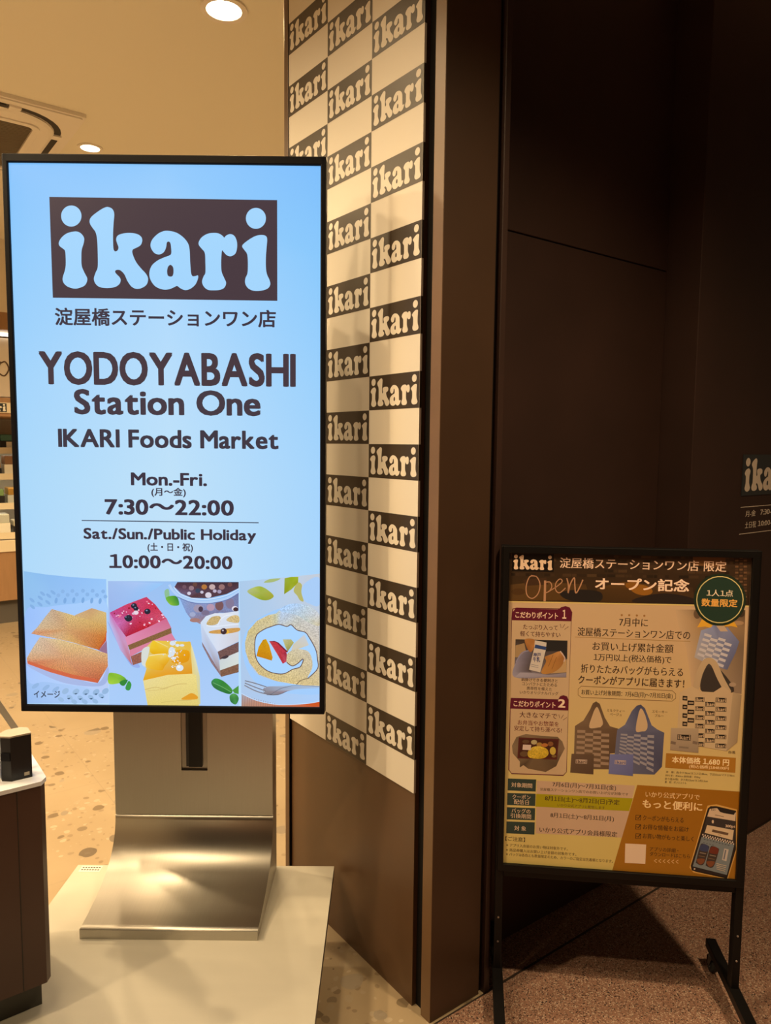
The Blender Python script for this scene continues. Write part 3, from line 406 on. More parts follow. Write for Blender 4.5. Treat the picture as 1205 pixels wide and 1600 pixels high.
('P',[(-.0995,.897),(-.1006,.8941),(-.1033,.8922),(-.1066,.8922),(-.1093,.894),(-.1102,.8969),(-.1091,.8998),(-.1064,.9016),(-.1031,.9016),(-.1004,.8999)],(24,32,52),2,0),
('P',[(-.1048,.8991),(-.1051,.8983),(-.1059,.8978),(-.1069,.8978),(-.1077,.8983),(-.108,.8991),(-.1077,.8999),(-.1069,.9004),(-.1059,.9004),(-.1051,.8999)],(120,140,175),2,0),
('P',[(-.0771,.9095),(-.0783,.9066),(-.0813,.9048),(-.085,.9048),(-.0879,.9065),(-.089,.9094),(-.0878,.9123),(-.0848,.9141),(-.0811,.9142),(-.0782,.9124)],(235,215,230),2,0),
('P',[(-.0861,.9072),(-.0867,.9056),(-.0883,.9046),(-.0903,.9046),(-.0919,.9056),(-.0925,.9072),(-.0919,.9088),(-.0902,.9098),(-.0882,.9098),(-.0866,.9088)],(220,190,215),2,0),
('P',[(.0066,.9704),(.0135,.9818),(.1541,.9833),(.154,.9692),(.1257,.9548),(.0827,.9445),(.0452,.9457),(.0211,.9556)],[(90,60,80),(70,45,60),(60,40,50),(80,55,70),(75,50,60),(85,60,75),(80,50,55),(110,90,120)],0,.6),
('P',[(.0814,.9712),(.0801,.9677),(.0769,.9655),(.0729,.9655),(.0697,.9676),(.0685,.971),(.0698,.9745),(.0731,.9767),(.077,.9767),(.0802,.9746)],(178,118,60),2,0),
('P',[(.1002,.9714),(.0988,.9676),(.0953,.9653),(.091,.9652),(.0875,.9675),(.0862,.9712),(.0876,.975),(.0911,.9773),(.0954,.9774),(.0989,.9751)],(196,170,170),2,0),
('P',[(.1221,.9716),(.1208,.9678),(.1173,.9655),(.113,.9655),(.1095,.9677),(.1082,.9715),(.1096,.9752),(.1131,.9775),(.1174,.9776),(.1208,.9753)],(150,112,112),2,0),
('P',[(.066,.9623),(.0649,.9591),(.0619,.9571),(.0582,.9571),(.0553,.959),(.0542,.9622),(.0554,.9654),(.0584,.9673),(.062,.9674),(.0649,.9655)],(50,66,92),2,0),
('P',[(.0513,.9681),(.0502,.9649),(.0472,.963),(.0436,.9629),(.0406,.9648),(.0396,.968),(.0407,.9712),(.0437,.9732),(.0473,.9732),(.0503,.9713)],(150,120,130),2,0),
('P',[(.0442,.9558),(.0434,.9535),(.0412,.9521),(.0385,.952),(.0364,.9534),(.0356,.9557),(.0365,.958),(.0386,.9595),(.0413,.9595),(.0434,.9581)],(210,205,225),2,0),
('P',[(.1393,.9772),(.1383,.9743),(.1356,.9725),(.1323,.9725),(.1296,.9742),(.1286,.9771),(.1297,.98),(.1324,.9818),(.1357,.9818),(.1383,.9801)],(110,70,70),2,0),
('P',[(.0342,.9707),(.0333,.9681),(.0308,.9664),(.0278,.9664),(.0255,.968),(.0246,.9706),(.0255,.9732),(.028,.9748),(.031,.9748),(.0333,.9732)],(110,80,95),2,0),
('P',[(.1033,.9619),(.1024,.9596),(.1003,.9581),(.0976,.9581),(.0955,.9595),(.0947,.9618),(.0955,.9641),(.0977,.9656),(.1004,.9656),(.1025,.9642)],(190,180,205),2,0),
('P',[(.059,.9764),(.0579,.9735),(.0552,.9717),(.0519,.9716),(.0492,.9734),(.0482,.9762),(.0493,.9791),(.052,.9809),(.0553,.981),(.058,.9792)],(100,66,60),2,0),
('P',[(.0914,.9522),(.09,.9483),(.0863,.9459),(.0818,.9458),(.0782,.9482),(.0769,.9521),(.0783,.956),(.082,.9584),(.0864,.9585),(.09,.9561)],(218,212,226),2,0),
('P',[(.0732,.9588),(.0725,.9568),(.0706,.9556),(.0683,.9555),(.0664,.9568),(.0657,.9588),(.0664,.9608),(.0683,.962),(.0707,.9621),(.0725,.9608)],(200,195,215),2,0),
('P',[(.1145,.9606),(.1136,.958),(.1111,.9564),(.1082,.9564),(.1058,.958),(.1049,.9605),(.1058,.9631),(.1083,.9648),(.1112,.9648),(.1136,.9632)],(160,150,180),2,0),
('P',[(.017,.9466),(.045,.9368),(.0826,.9336),(.1256,.9423),(.1539,.9583),(.1535,.9093),(.1092,.9115),(.0768,.8975),(.0659,.8837),(.0445,.8944),(.0326,.9107)],[(130,165,220),(140,150,190),(140,150,195),(125,130,170),(110,120,165),(120,135,180),(120,120,160),(140,120,140),(160,130,130),(140,135,165),(130,150,200)],0,.5),
('P',[(.0722,.9207),(.07,.9152),(.0643,.9118),(.0573,.9117),(.0517,.915),(.0496,.9204),(.0519,.9259),(.0576,.9294),(.0645,.9294),(.0701,.9261)],(160,150,175),2,0),
('P',[(.0717,.9193),(.0706,.9154),(.0679,.913),(.0645,.913),(.0619,.9153),(.0609,.9192),(.062,.9231),(.0647,.9255),(.068,.9255),(.0707,.9232)],(70,55,75),2,0),
('P',[(.0983,.9237),(.0965,.9188),(.0919,.9158),(.0863,.9158),(.0817,.9187),(.08,.9235),(.0819,.9283),(.0864,.9314),(.0921,.9314),(.0966,.9285)],(180,150,175),2,0),
('P',[(.1191,.928),(.1171,.9212),(.1123,.917),(.1063,.917),(.1015,.9211),(.0997,.9278),(.1016,.9345),(.1065,.9388),(.1125,.9388),(.1173,.9347)],(120,85,90),2,0),
('P',[(.1433,.9337),(.1414,.9263),(.1365,.9217),(.1305,.9216),(.1257,.9262),(.1239,.9335),(.1258,.9409),(.1307,.9455),(.1367,.9456),(.1415,.9411)],(130,120,150),2,0),
('P',[(.0644,.8932),(.0621,.8903),(.0561,.8885),(.0488,.8884),(.0429,.8901),(.0407,.893),(.043,.8959),(.0489,.8978),(.0562,.8979),(.0621,.8961)],(166,122,116),2,0),
('P',[(.0543,.9068),(.0529,.9036),(.0494,.9016),(.0451,.9015),(.0416,.9035),(.0403,.9067),(.0417,.9099),(.0452,.9119),(.0495,.912),(.053,.91)],(160,170,205),2,0),
('P',[(.0866,.9113),(.0847,.9077),(.0799,.9055),(.0739,.9054),(.0691,.9075),(.0673,.9111),(.0692,.9146),(.074,.9169),(.08,.9169),(.0848,.9148)],(120,110,140),2,0),
('L',[(-.0053,.9757),(.0025,.9622),(.0184,.9482),(.045,.9387),(.0826,.9363),(.1257,.945),(.154,.9611)],.0059,(178,208,246),1,0),
('L',[(.0053,.9704),(.0185,.9547),(.0451,.9447),(.0827,.9423),(.1257,.9521),(.154,.9676)],.0019,(216,230,250),1,0),
('L',[(.013,.9473),(.045,.9348),(.0826,.9325),(.1256,.9412),(.1539,.9573)],.0016,(90,110,170),1,0),
('P',[(.0654,.8878),(.1042,.8194),(.1118,.7613),(.0892,.8013),(.068,.8425)],[(200,215,240),(190,205,235),(150,120,110),(170,190,230),(185,205,240)],0,0),
('P',[(.068,.8425),(.0892,.8041),(.1091,.771),(.1118,.7605),(.0891,.793),(.0693,.8328)],(140,116,122),0,.7),
('P',[(.0654,.8878),(.0782,.903),(.0984,.91),(.1173,.9102),(.1536,.9161),(.1531,.8448),(.1042,.8194),(.0817,.8564)],[(205,220,240),(215,228,245),(222,228,240),(222,228,240),(215,225,240),(206,206,216),(215,222,240),(205,222,245)],0,0),
('P',[(.1042,.8194),(.153,.8434),(.1529,.8199),(.1094,.8001)],(112,82,80),0,.9),
('P',[(.1081,.8001),(.1529,.8199),(.1526,.7895),(.1092,.7744)],[(200,210,215),(215,222,225),(214,222,214),(204,214,214)],0,0),
('P',[(.1092,.7752),(.1527,.7915),(.1525,.7715),(.1118,.76)],(126,90,70),0,.9),
('P',[(.1108,.8043),(.1244,.8114),(.1298,.8086),(.1216,.803)],(60,48,58),1,0),
('P',[(.0793,.8838),(.0903,.9004),(.1091,.9033),(.1117,.8924),(.0982,.8826)],(198,172,116),1,.9),
('P',[(.1252,.8953),(.1387,.905),(.1535,.9038),(.1534,.8887),(.1332,.8899)],(208,184,130),1,.9),
('L',[(.1049,.8813),(.1117,.8951),(.1253,.9048),(.1414,.9064)],.0021,(230,238,250),1,0),
('L',[(.0793,.8811),(.0981,.8785),(.1251,.8821),(.1534,.8851)],.0024,(226,236,250),1,0),
('P',[(.0859,.8674),(.1088,.8718),(.1533,.8764),(.1532,.8681),(.1249,.8623),(.0898,.8625)],(206,156,84),1,.4),
('P',[(.1314,.8665),(.1301,.8636),(.1269,.8618),(.1229,.8617),(.1197,.8635),(.1185,.8664),(.1197,.8693),(.123,.8711),(.127,.8712),(.1302,.8694)],(232,178,60),2,0),
('P',[(.126,.8679),(.1246,.8635),(.1209,.8607),(.1164,.8607),(.1128,.8633),(.1115,.8677),(.1129,.8721),(.1166,.8748),(.1211,.8748),(.1247,.8722)],(58,40,48),2,0),
('P',[(.119,.87),(.1186,.8688),(.1175,.8681),(.1162,.8681),(.1151,.8688),(.1147,.8699),(.1151,.8711),(.1162,.8718),(.1176,.8718),(.1186,.8711)],(190,180,190),2,0),
('P',[(.1518,.9215),(.1504,.918),(.1469,.9158),(.1426,.9157),(.1391,.9179),(.1378,.9214),(.1392,.9249),(.1427,.9271),(.147,.9272),(.1505,.925)],(225,220,232),2,0),
('P',[(.1528,.9196),(.1517,.9167),(.1487,.9149),(.1451,.9149),(.1421,.9166),(.141,.9195),(.1422,.9224),(.1451,.9242),(.1488,.9243),(.1517,.9225)],(66,42,48),2,0),
('P',[(.041,.8416),(.0468,.8257),(.0553,.7926),(.0621,.7594),(.063,.6953),(.0567,.6911),(.0428,.7703)],[(228,214,150),(226,222,180),(220,220,190),(216,210,160),(205,205,160),(215,200,120),(228,210,130)],0,0),
('P',[(-.07,.7511),(-.0115,.7642),(.0427,.7667),(.0535,.7635),(.0594,.6903),(-.0603,.689)],[(232,216,150),(234,216,138),(238,218,136),(236,218,136),(222,202,116),(226,206,118)],0,.25),
('P',[(-.0453,.8446),(.0411,.8422),(.0449,.7667),(-.0115,.7634),(-.0701,.7491),(-.0614,.7775),(-.0719,.7913),(-.0673,.8217)],[(232,196,60),(226,196,90),(224,148,24),(230,156,30),(226,164,20),(226,190,80),(215,215,200),(215,205,140)],0,0),
('P',[(-.0705,.8217),(-.0537,.8288),(-.0582,.8025),(-.0626,.7831),(-.072,.7899)],(214,220,214),1,0),
('P',[(-.0426,.8427),(-.0212,.8333),(-.0092,.8196),(-.0216,.8098),(-.0485,.8136),(-.0523,.8274)],[(238,200,40),(234,196,70),(228,180,40),(230,170,10),(226,170,10),(236,196,50)],1,0),
('P',[(-.0596,.7997),(-.0486,.8095),(-.0161,.8134),(-.0077,.8003),(-.0193,.7835),(-.0276,.7737),(-.0613,.7817)],[(236,200,70),(238,204,80),(238,210,110),(230,176,40),(224,156,10),(228,166,20),(236,190,60)],1,0),
('P',[(.0056,.8197),(.0367,.8215),(.0364,.798),(.016,.7908),(-.0029,.7948)],[(230,176,40),(232,160,10),(222,146,10),(226,150,16),(224,156,24)],1,0),
('P',[(.0248,.8365),(.0411,.8427),(.0413,.8229),(.0327,.8228)],(228,186,70),1,0),
('L',[(-.054,.8081),(-.035,.8116),(-.0161,.8129)],.0021,(240,224,170),1,0),
('L',[(-.0399,.8435),(-.0238,.836),(-.0104,.8292)],.0019,(238,214,130),1,0),
('P',[(.0056,.8184),(.004,.8115),(.0002,.8073),(-.0045,.8072),(-.0082,.8114),(-.0095,.8182),(-.008,.825),(-.0041,.8293),(.0006,.8293),(.0043,.8252)],(214,226,238),2,0),
('P',[(.0075,.8385),(.0061,.8353),(.0026,.8332),(-.0017,.8332),(-.0052,.8351),(-.0065,.8384),(-.0051,.8416),(-.0016,.8437),(.0028,.8437),(.0062,.8417)],(214,226,238),2,0),
('P',[(.0161,.8337),(.0151,.8317),(.0127,.8305),(.0097,.8304),(.0073,.8316),(.0064,.8336),(.0073,.8355),(.0098,.8367),(.0128,.8368),(.0152,.8356)],(214,226,238),2,0),
('P',[(-.0024,.8086),(-.0032,.8063),(-.0054,.8049),(-.0081,.8049),(-.0103,.8063),(-.011,.8085),(-.0102,.8108),(-.008,.8122),(-.0053,.8123),(-.0032,.8109)],(214,226,238),2,0),
('P',[(.0081,.8032),(.007,.8012),(.0043,.8),(.0009,.8),(-.0018,.8011),(-.0027,.8031),(-.0017,.8051),(.001,.8063),(.0044,.8063),(.0071,.8051)],(214,226,238),2,0),
('P',[(.0274,.8338),(.0264,.8321),(.0237,.8311),(.0203,.8311),(.0176,.832),(.0166,.8337),(.0177,.8353),(.0204,.8363),(.0238,.8364),(.0264,.8354)],(214,226,238),2,0),
('P',[(.0008,.7988),(.0005,.798),(-.0002,.7975),(-.001,.7975),(-.0017,.798),(-.0019,.7988),(-.0017,.7996),(-.001,.8001),(-.0001,.8001),(.0005,.7996)],(235,225,200),2,0),
('P',[(.0181,.7924),(.0179,.7916),(.0172,.7911),(.0163,.7911),(.0157,.7916),(.0154,.7924),(.0157,.7932),(.0164,.7937),(.0172,.7937),(.0179,.7932)],(245,248,250),2,0),
('P',[(.001,.7813),(.0007,.7804),(.0001,.7799),(-.0008,.7799),(-.0014,.7804),(-.0017,.7812),(-.0014,.7821),(-.0007,.7826),(.0001,.7826),(.0008,.7821)],(245,248,250),2,0),
('P',[(-.0016,.8153),(-.0018,.8145),(-.0025,.814),(-.0034,.814),(-.004,.8145),(-.0043,.8153),(-.004,.8161),(-.0033,.8166),(-.0025,.8166),(-.0018,.8161)],(235,225,200),2,0),
('P',[(.0099,.8135),(.0097,.8126),(.009,.8121),(.0081,.8121),(.0075,.8126),(.0072,.8134),(.0075,.8143),(.0082,.8148),(.009,.8148),(.0097,.8143)],(235,225,200),2,0),
('P',[(.0128,.8132),(.0126,.8124),(.0119,.8119),(.011,.8119),(.0104,.8124),(.0101,.8132),(.0104,.814),(.0111,.8145),(.0119,.8145),(.0126,.814)],(235,225,200),2,0),
('P',[(.0023,.8045),(.0021,.8037),(.0014,.8032),(.0005,.8032),(-.0001,.8037),(-.0004,.8045),(-.0001,.8053),(.0006,.8058),(.0014,.8058),(.0021,.8053)],(245,248,250),2,0),
('P',[(-.003,.8192),(-.0032,.8184),(-.0039,.8179),(-.0048,.8178),(-.0054,.8183),(-.0057,.8192),(-.0054,.82),(-.0047,.8205),(-.0039,.8205),(-.0032,.82)],(245,248,250),2,0),
('P',[(.013,.8316),(.0128,.8307),(.0121,.8302),(.0112,.8302),(.0106,.8307),(.0103,.8315),(.0106,.8323),(.0113,.8328),(.0121,.8328),(.0128,.8324)],(245,248,250),2,0),
('P',[(.014,.7963),(.0138,.7955),(.0131,.795),(.0122,.795),(.0116,.7955),(.0113,.7963),(.0116,.7971),(.0123,.7976),(.0131,.7976),(.0138,.7972)],(205,215,230),2,0),
('P',[(-.0097,.8428),(-.01,.842),(-.0106,.8415),(-.0115,.8415),(-.0121,.842),(-.0124,.8428),(-.0121,.8436),(-.0114,.8441),(-.0106,.8441),(-.0099,.8437)],(245,248,250),2,0),
('P',[(.0091,.8427),(.0088,.8419),(.0081,.8414),(.0073,.8414),(.0066,.8419),(.0064,.8427),(.0066,.8435),(.0073,.844),(.0081,.844),(.0088,.8435)],(245,248,250),2,0),
('P',[(.0122,.7976),(.0119,.7968),(.0112,.7963),(.0104,.7963),(.0097,.7968),(.0095,.7976),(.0097,.7984),(.0104,.7989),(.0112,.7989),(.0119,.7984)],(235,225,200),2,0),
('P',[(.0096,.7886),(.0094,.7878),(.0087,.7873),(.0078,.7872),(.0072,.7877),(.0069,.7885),(.0072,.7894),(.0079,.7899),(.0087,.7899),(.0094,.7894)],(235,225,200),2,0),
('P',[(-.0013,.783),(-.0016,.7822),(-.0022,.7817),(-.0031,.7817),(-.0037,.7822),(-.004,.783),(-.0037,.7838),(-.003,.7843),(-.0022,.7843),(-.0015,.7838)],(205,215,230),2,0),
('P',[(.0125,.8164),(.0122,.8156),(.0115,.8151),(.0107,.8151),(.01,.8155),(.0098,.8164),(.01,.8172),(.0107,.8177),(.0115,.8177),(.0122,.8172)],(205,215,230),2,0),
('P',[(.0044,.8203),(.0042,.8195),(.0035,.819),(.0027,.819),(.002,.8195),(.0017,.8203),(.002,.8211),(.0027,.8216),(.0035,.8216),(.0042,.8211)],(245,248,250),2,0),
('P',[(.0067,.8255),(.0065,.8247),(.0058,.8242),(.0049,.8242),(.0043,.8247),(.004,.8255),(.0043,.8263),(.005,.8268),(.0058,.8268),(.0065,.8263)],(235,225,200),2,0),
('P',[(.0288,.8109),(.0286,.8101),(.0279,.8096),(.027,.8096),(.0264,.8101),(.0261,.8109),(.0264,.8117),(.0271,.8122),(.0279,.8122),(.0286,.8117)],(205,215,230),2,0),
('P',[(-.0203,.8111),(-.0205,.8103),(-.0212,.8098),(-.0221,.8098),(-.0227,.8103),(-.023,.8111),(-.0227,.8119),(-.022,.8124),(-.0212,.8124),(-.0205,.8119)],(205,215,230),2,0),
('P',[(.0044,.7975),(.0041,.7967),(.0034,.7962),(.0026,.7962),(.0019,.7967),(.0017,.7975),(.002,.7983),(.0027,.7988),(.0035,.7988),(.0042,.7984)],(245,248,250),2,0),
('P',[(.0062,.7835),(.006,.7827),(.0053,.7822),(.0044,.7822),(.0038,.7827),(.0035,.7835),(.0038,.7843),(.0045,.7848),(.0053,.7848),(.006,.7843)],(205,215,230),2,0),
('P',[(.0021,.8261),(.0019,.8253),(.0012,.8248),(.0003,.8248),(-.0003,.8253),(-.0006,.8261),(-.0003,.8269),(.0004,.8274),(.0012,.8274),(.0019,.8269)],(205,215,230),2,0),
('P',[(-.0017,.803),(-.002,.8022),(-.0026,.8017),(-.0035,.8017),(-.0042,.8022),(-.0044,.803),(-.0041,.8038),(-.0034,.8043),(-.0026,.8043),(-.0019,.8038)],(245,248,250),2,0),
('P',[(.0089,.8063),(.0086,.8054),(.008,.8049),(.0071,.8049),(.0065,.8054),(.0062,.8062),(.0065,.807),(.0072,.8075),(.008,.8076),(.0087,.8071)],(235,225,200),2,0),
('P',[(.0192,.8184),(.0189,.8176),(.0182,.8171),(.0174,.8171),(.0167,.8175),(.0165,.8184),(.0168,.8192),(.0175,.8197),(.0183,.8197),(.019,.8192)],(205,215,230),2,0),
('P',[(.0216,.8214),(.0213,.8206),(.0206,.8201),(.0198,.8201),(.0191,.8206),(.0189,.8214),(.0191,.8222),(.0198,.8227),(.0207,.8227),(.0213,.8222)],(205,215,230),2,0),
('P',[(.0105,.782),(.0102,.7812),(.0095,.7807),(.0087,.7806),(.008,.7812),(.0078,.782),(.0081,.7828),(.0088,.7833),(.0096,.7833),(.0103,.7828)],(235,225,200),2,0),
('P',[(.008,.8171),(.0077,.8162),(.007,.8157),(.0062,.8157),(.0055,.8162),(.0053,.817),(.0055,.8178),(.0062,.8184),(.007,.8184),(.0077,.8179)],(245,248,250),2,0),
('P',[(.0118,.8074),(.0115,.8065),(.0108,.806),(.01,.806),(.0093,.8065),(.0091,.8073),(.0093,.8082),(.01,.8087),(.0108,.8087),(.0115,.8082)],(245,248,250),2,0),
('P',[(.0159,.7914),(.0157,.7906),(.015,.7901),(.0142,.79),(.0135,.7905),(.0132,.7913),(.0135,.7922),(.0142,.7927),(.015,.7927),(.0157,.7922)],(235,225,200),2,0),
('P',[(-.0047,.8235),(-.005,.8227),(-.0057,.8222),(-.0065,.8221),(-.0072,.8226),(-.0075,.8235),(-.0072,.8243),(-.0065,.8248),(-.0057,.8248),(-.005,.8243)],(235,225,200),2,0),
('P',[(.0056,.795),(.0053,.7941),(.0047,.7936),(.0038,.7936),(.0032,.7941),(.0029,.7949),(.0032,.7957),(.0039,.7963),(.0047,.7963),(.0054,.7958)],(245,248,250),2,0),
('P',[(.007,.8185),(.0067,.8177),(.0061,.8172),(.0052,.8172),(.0046,.8177),(.0043,.8185),(.0046,.8193),(.0053,.8198),(.0061,.8198),(.0068,.8193)],(205,215,230),2,0),
('P',[(.0139,.8053),(.0136,.8045),(.0129,.804),(.0121,.804),(.0114,.8045),(.0112,.8053),(.0114,.8061),(.0121,.8066),(.0129,.8066),(.0136,.8061)],(235,225,200),2,0),
('P',[(.0012,.7846),(.0009,.7838),(.0002,.7833),(-.0006,.7833),(-.0013,.7838),(-.0015,.7846),(-.0013,.7854),(-.0006,.786),(.0003,.786),(.0009,.7855)],(235,225,200),2,0),
('P',[(.0245,.7804),(.0228,.7758),(.0184,.773),(.0131,.7729),(.0088,.7757),(.0072,.7802),(.0089,.7848),(.0133,.7877),(.0186,.7877),(.0229,.7849)],(216,228,240),2,0),
('P',[(.0175,.7828),(.0168,.781),(.0148,.7799),(.0125,.7799),(.0106,.781),(.0099,.7827),(.0107,.7845),(.0126,.7857),(.0149,.7857),(.0168,.7846)],(240,246,250),2,0),
('P',[(.0188,.7046),(.0312,.7151),(.0435,.7202),(.0561,.7126),(.0528,.7058)],(226,156,40),1,0),
('L',[(-.0664,.7274),(-.0419,.7333),(-.0229,.7312),(.0098,.7408),(.0316,.7424)],.0011,(196,166,96),1,0),
('L',[(-.0597,.7247),(-.0284,.7278),(-.012,.7322)],.0008,(200,172,100),1,0),
('L',[(-.0289,.6971),(.0092,.7017),(.0419,.7035)],.0008,(196,172,96),1,0),
('P',[(-.1491,.7649),(-.1334,.7657),(-.1186,.7603),(-.1093,.7506),(-.1258,.7421),(-.1497,.741)],[(120,180,40),(140,190,50),(130,190,50),(90,160,50),(150,200,60),(170,210,60)],1,0),
('P',[(-.1244,.7449),(-.1134,.7506),(-.1053,.7493),(-.1137,.7367),(-.1218,.738)],(40,132,50),1,0),
('P',[(-.1111,.7325),(-.1034,.7479),(-.0971,.7396),(-.1012,.7265),(-.1085,.7259)],(54,150,66),1,0),
('P',[(.0886,.7472),(.099,.7559),(.1184,.7489),(.1372,.7296),(.1317,.719),(.11,.7251),(.0939,.7347)],[(50,130,80),(50,150,70),(40,130,50),(70,150,60),(30,110,40),(36,120,60),(40,110,60)],1,0),
('P',[(.1372,.7282),(.1522,.7395),(.1521,.7192),(.1426,.7213)],(70,150,60),0,0),
('P',[(.1311,.7142),(.1399,.7207),(.1494,.7158),(.152,.7061),(.1451,.6943),(.1337,.7003)],[(60,140,70),(90,170,90),(60,140,60),(40,120,60),(70,150,80),(30,110,60)],1,0),
('L',[(.0926,.7459),(.1129,.7363),(.1345,.724)],.0011,(120,190,120),1,0),
('P',[(.1557,.9851),(.2122,.9904),(.2767,.9972),(.3404,1.0048),(.3403,.6909),(.1585,.689)],[(170,202,235),(178,205,235),(190,208,230),(196,204,215),(168,205,250),(172,200,235)],0,0),
('P',[(.3396,.9942),(.313,.9878),(.2989,.9692),(.3029,.9447),(.3171,.9345),(.3397,.9327)],(168,205,248),1,0),
('P',[(.1737,.9617),(.1879,.9711),(.204,.9739),(.2201,.9663),(.2346,.9521),(.2241,.9428),(.2079,.942),(.1898,.9496)],[(175,185,130),(180,195,110),(160,180,60),(165,180,80),(165,165,50),(150,160,50),(140,160,30),(165,180,70)],1,0),
('P',[(.2121,.9826),(.2243,.9905),(.2505,.9928),(.2343,.9845)],(168,186,120),1,0),
('P',[(.2596,.9933),(.2747,.9965),(.2912,.9969),(.2908,.9834),(.2746,.9669),(.2585,.9561)],[(150,170,60),(150,170,20),(160,180,40),(150,160,20),(160,175,50),(140,150,20)],0,0),
('P',[(.2898,.9834),(.2993,.9784),(.2981,.961),(.3033,.9406),(.2948,.9425),(.2888,.9527),(.2803,.9649)],(182,180,104),1,0),
('P',[(.1606,.8275),(.1792,.8816),(.2199,.9109),(.2645,.9278),(.2888,.9343),(.2645,.9175),(.2158,.8985),(.1832,.8692),(.1687,.8276),(.1827,.782),(.2193,.7552),(.3173,.7437),(.3397,.7376),(.3398,.7208),(.2559,.7241),(.1866,.7527)],(160,204,252),1,0),
('P',[(.1678,.8421),(.1751,.8691),(.1955,.8931),(.2219,.9068),(.2402,.9111),(.2564,.9277),(.2867,.9353),(.3171,.9294),(.3398,.9097),(.3402,.7387),(.2866,.7433),(.2397,.7512),(.1989,.7665),(.1777,.7944),(.1687,.8214)],[(205,192,150),(205,188,128),(206,192,144),(210,194,144),(200,202,172),(176,206,246),(180,206,240),(190,202,212),(200,200,204),(210,188,138),(216,194,138),(212,190,130),(208,186,130),(210,186,130),(208,190,140)],0,.9),
('P',[(.2483,.9174),(.2645,.9309),(.2867,.9346),(.3171,.9288),(.3394,.9097),(.3394,.8833),(.3131,.8913),(.2887,.9075)],[(170,205,245),(172,208,250),(176,208,246),(190,208,220),(200,202,206),(210,196,160),(196,202,190),(184,204,220)],1,.9),
('P',[(.1933,.8569),(.2106,.8726),(.2279,.88),(.2462,.8854),(.2644,.8808),(.2745,.8847),(.2887,.8724),(.307,.8675),(.3171,.8541),(.3314,.8273),(.3355,.8044),(.3356,.7815),(.3172,.7604),(.3132,.7614),(.3233,.7835),(.3223,.8064),(.3131,.8229),(.2928,.8279),(.2765,.8246),(.2643,.8141),(.2642,.7954),(.2765,.7878),(.2887,.7931),(.3009,.8041),(.3019,.7989),(.2948,.7852),(.2785,.7799),(.2581,.7692),(.2356,.77),(.2153,.7781),(.197,.7967),(.1906,.8216)],(168,212,255),1,0),
('L',[(.3132,.7583),(.3356,.7815),(.3355,.8044),(.3314,.8273),(.3171,.8541),(.307,.8675),(.2887,.8724),(.2745,.8847),(.2644,.8808),(.2462,.8854),(.2279,.88),(.2106,.8726),(.1933,.8569),(.1906,.8216),(.197,.7967),(.2153,.7781),(.2356,.77),(.2581,.7692),(.2785,.7799),(.2948,.7852),(.3019,.7989),(.3009,.8041),(.2887,.7931),(.2765,.7878),(.2642,.7964)],.002,(98,72,66),1,0),
('L',[(.3132,.7583),(.2968,.7535),(.2866,.7433)],.0016,(110,90,70),1,0),
('P',[(.2166,.8509),(.2237,.8365),(.2317,.8075),(.2296,.7998),(.194,.8102),(.1993,.8321),(.2095,.8488)],[(205,160,10),(212,150,20),(206,140,16),(196,130,10),(200,130,10),(206,150,10),(196,140,20)],0,.3),
('P',[(.2237,.8458),(.2399,.8433),(.2602,.8265),(.2647,.8162),(.2632,.7974),(.2551,.7927),(.2419,.8159)],[(190,60,70),(200,50,60),(190,50,70),(150,30,60),(200,80,100),(180,40,60),(196,60,60)],0,.6),
('P',[(.2237,.8458),(.2399,.8433),(.2643,.8193),(.2673,.8214),(.245,.843),(.2359,.8466)],(120,30,50),0,0),
('P',[(.2552,.8503),(.2745,.8505),(.281,.8429),(.2663,.8214),(.2602,.8348)],[(190,190,150),(180,178,120),(175,170,90),(140,140,80),(190,185,110)],0,.3),
('P',[(.2796,.8392),(.305,.8622),(.3155,.8375),(.2907,.8279),(.2745,.8246)],[(205,200,180),(198,205,215),(206,204,196),(205,198,170),(210,200,180)],0,0),
('P',[(.1588,.7199),(.1945,.7035),(.2456,.6945),(.3071,.6973),(.3402,.7029),(.3403,.6909),(.1585,.689)],[(168,170,185),(190,140,120),(204,130,100),(205,90,40),(200,80,30),(205,84,30),(176,140,120)],0,0),
('L',[(.1618,.7157),(.1608,.6894)],.001,(150,112,104),0,0),
('L',[(.1671,.7145),(.1661,.6895)],.001,(150,112,104),0,0),
('L',[(.1724,.7132),(.1715,.6895)],.001,(150,112,104),0,0),
('L',[(.1777,.712),(.1768,.6896)],.001,(150,112,104),0,0),
('L',[(.1831,.7107),(.1821,.6896)],.001,(150,112,104),0,0),
('L',[(.1884,.7095),(.1874,.6897)],.001,(150,112,104),0,0),
('L',[(.1937,.7082),(.1928,.6898)],.001,(150,112,104),0,0),
('L',[(.199,.7069),(.1981,.6898)],.001,(150,112,104),0,0),
('L',[(.2043,.7057),(.2034,.6899)],.001,(150,112,104),0,0),
('L',[(.2096,.7044),(.2087,.6899)],.001,(150,112,104),0,0),
('L',[(.215,.7032),(.2141,.69)],.001,(150,112,104),0,0),
('L',[(.2203,.7019),(.2194,.6901)],.001,(150,112,104),0,0),
('L',[(.2256,.7007),(.2247,.6901)],.001,(150,112,104),0,0),
('L',[(.2309,.6994),(.2301,.6902)],.001,(150,112,104),0,0),
('L',[(.2362,.6982),(.2354,.6902)],.001,(150,112,104),0,0),
('P',[(.213,.7362),(.2396,.7397),(.2887,.7417),(.3397,.7408),(.3398,.7359),(.2887,.7324),(.26,.7252),(.2437,.7187),(.2273,.7175),(.2099,.724)],[(150,150,165),(165,195,230),(150,165,190),(175,200,230),(160,190,225),(170,195,225),(150,130,140),(120,120,130),(150,150,160),(130,130,140)],1,0),
('L',[(.1661,.7504),(.1906,.7444),(.2161,.7363)],.0036,(176,196,222),1,0),
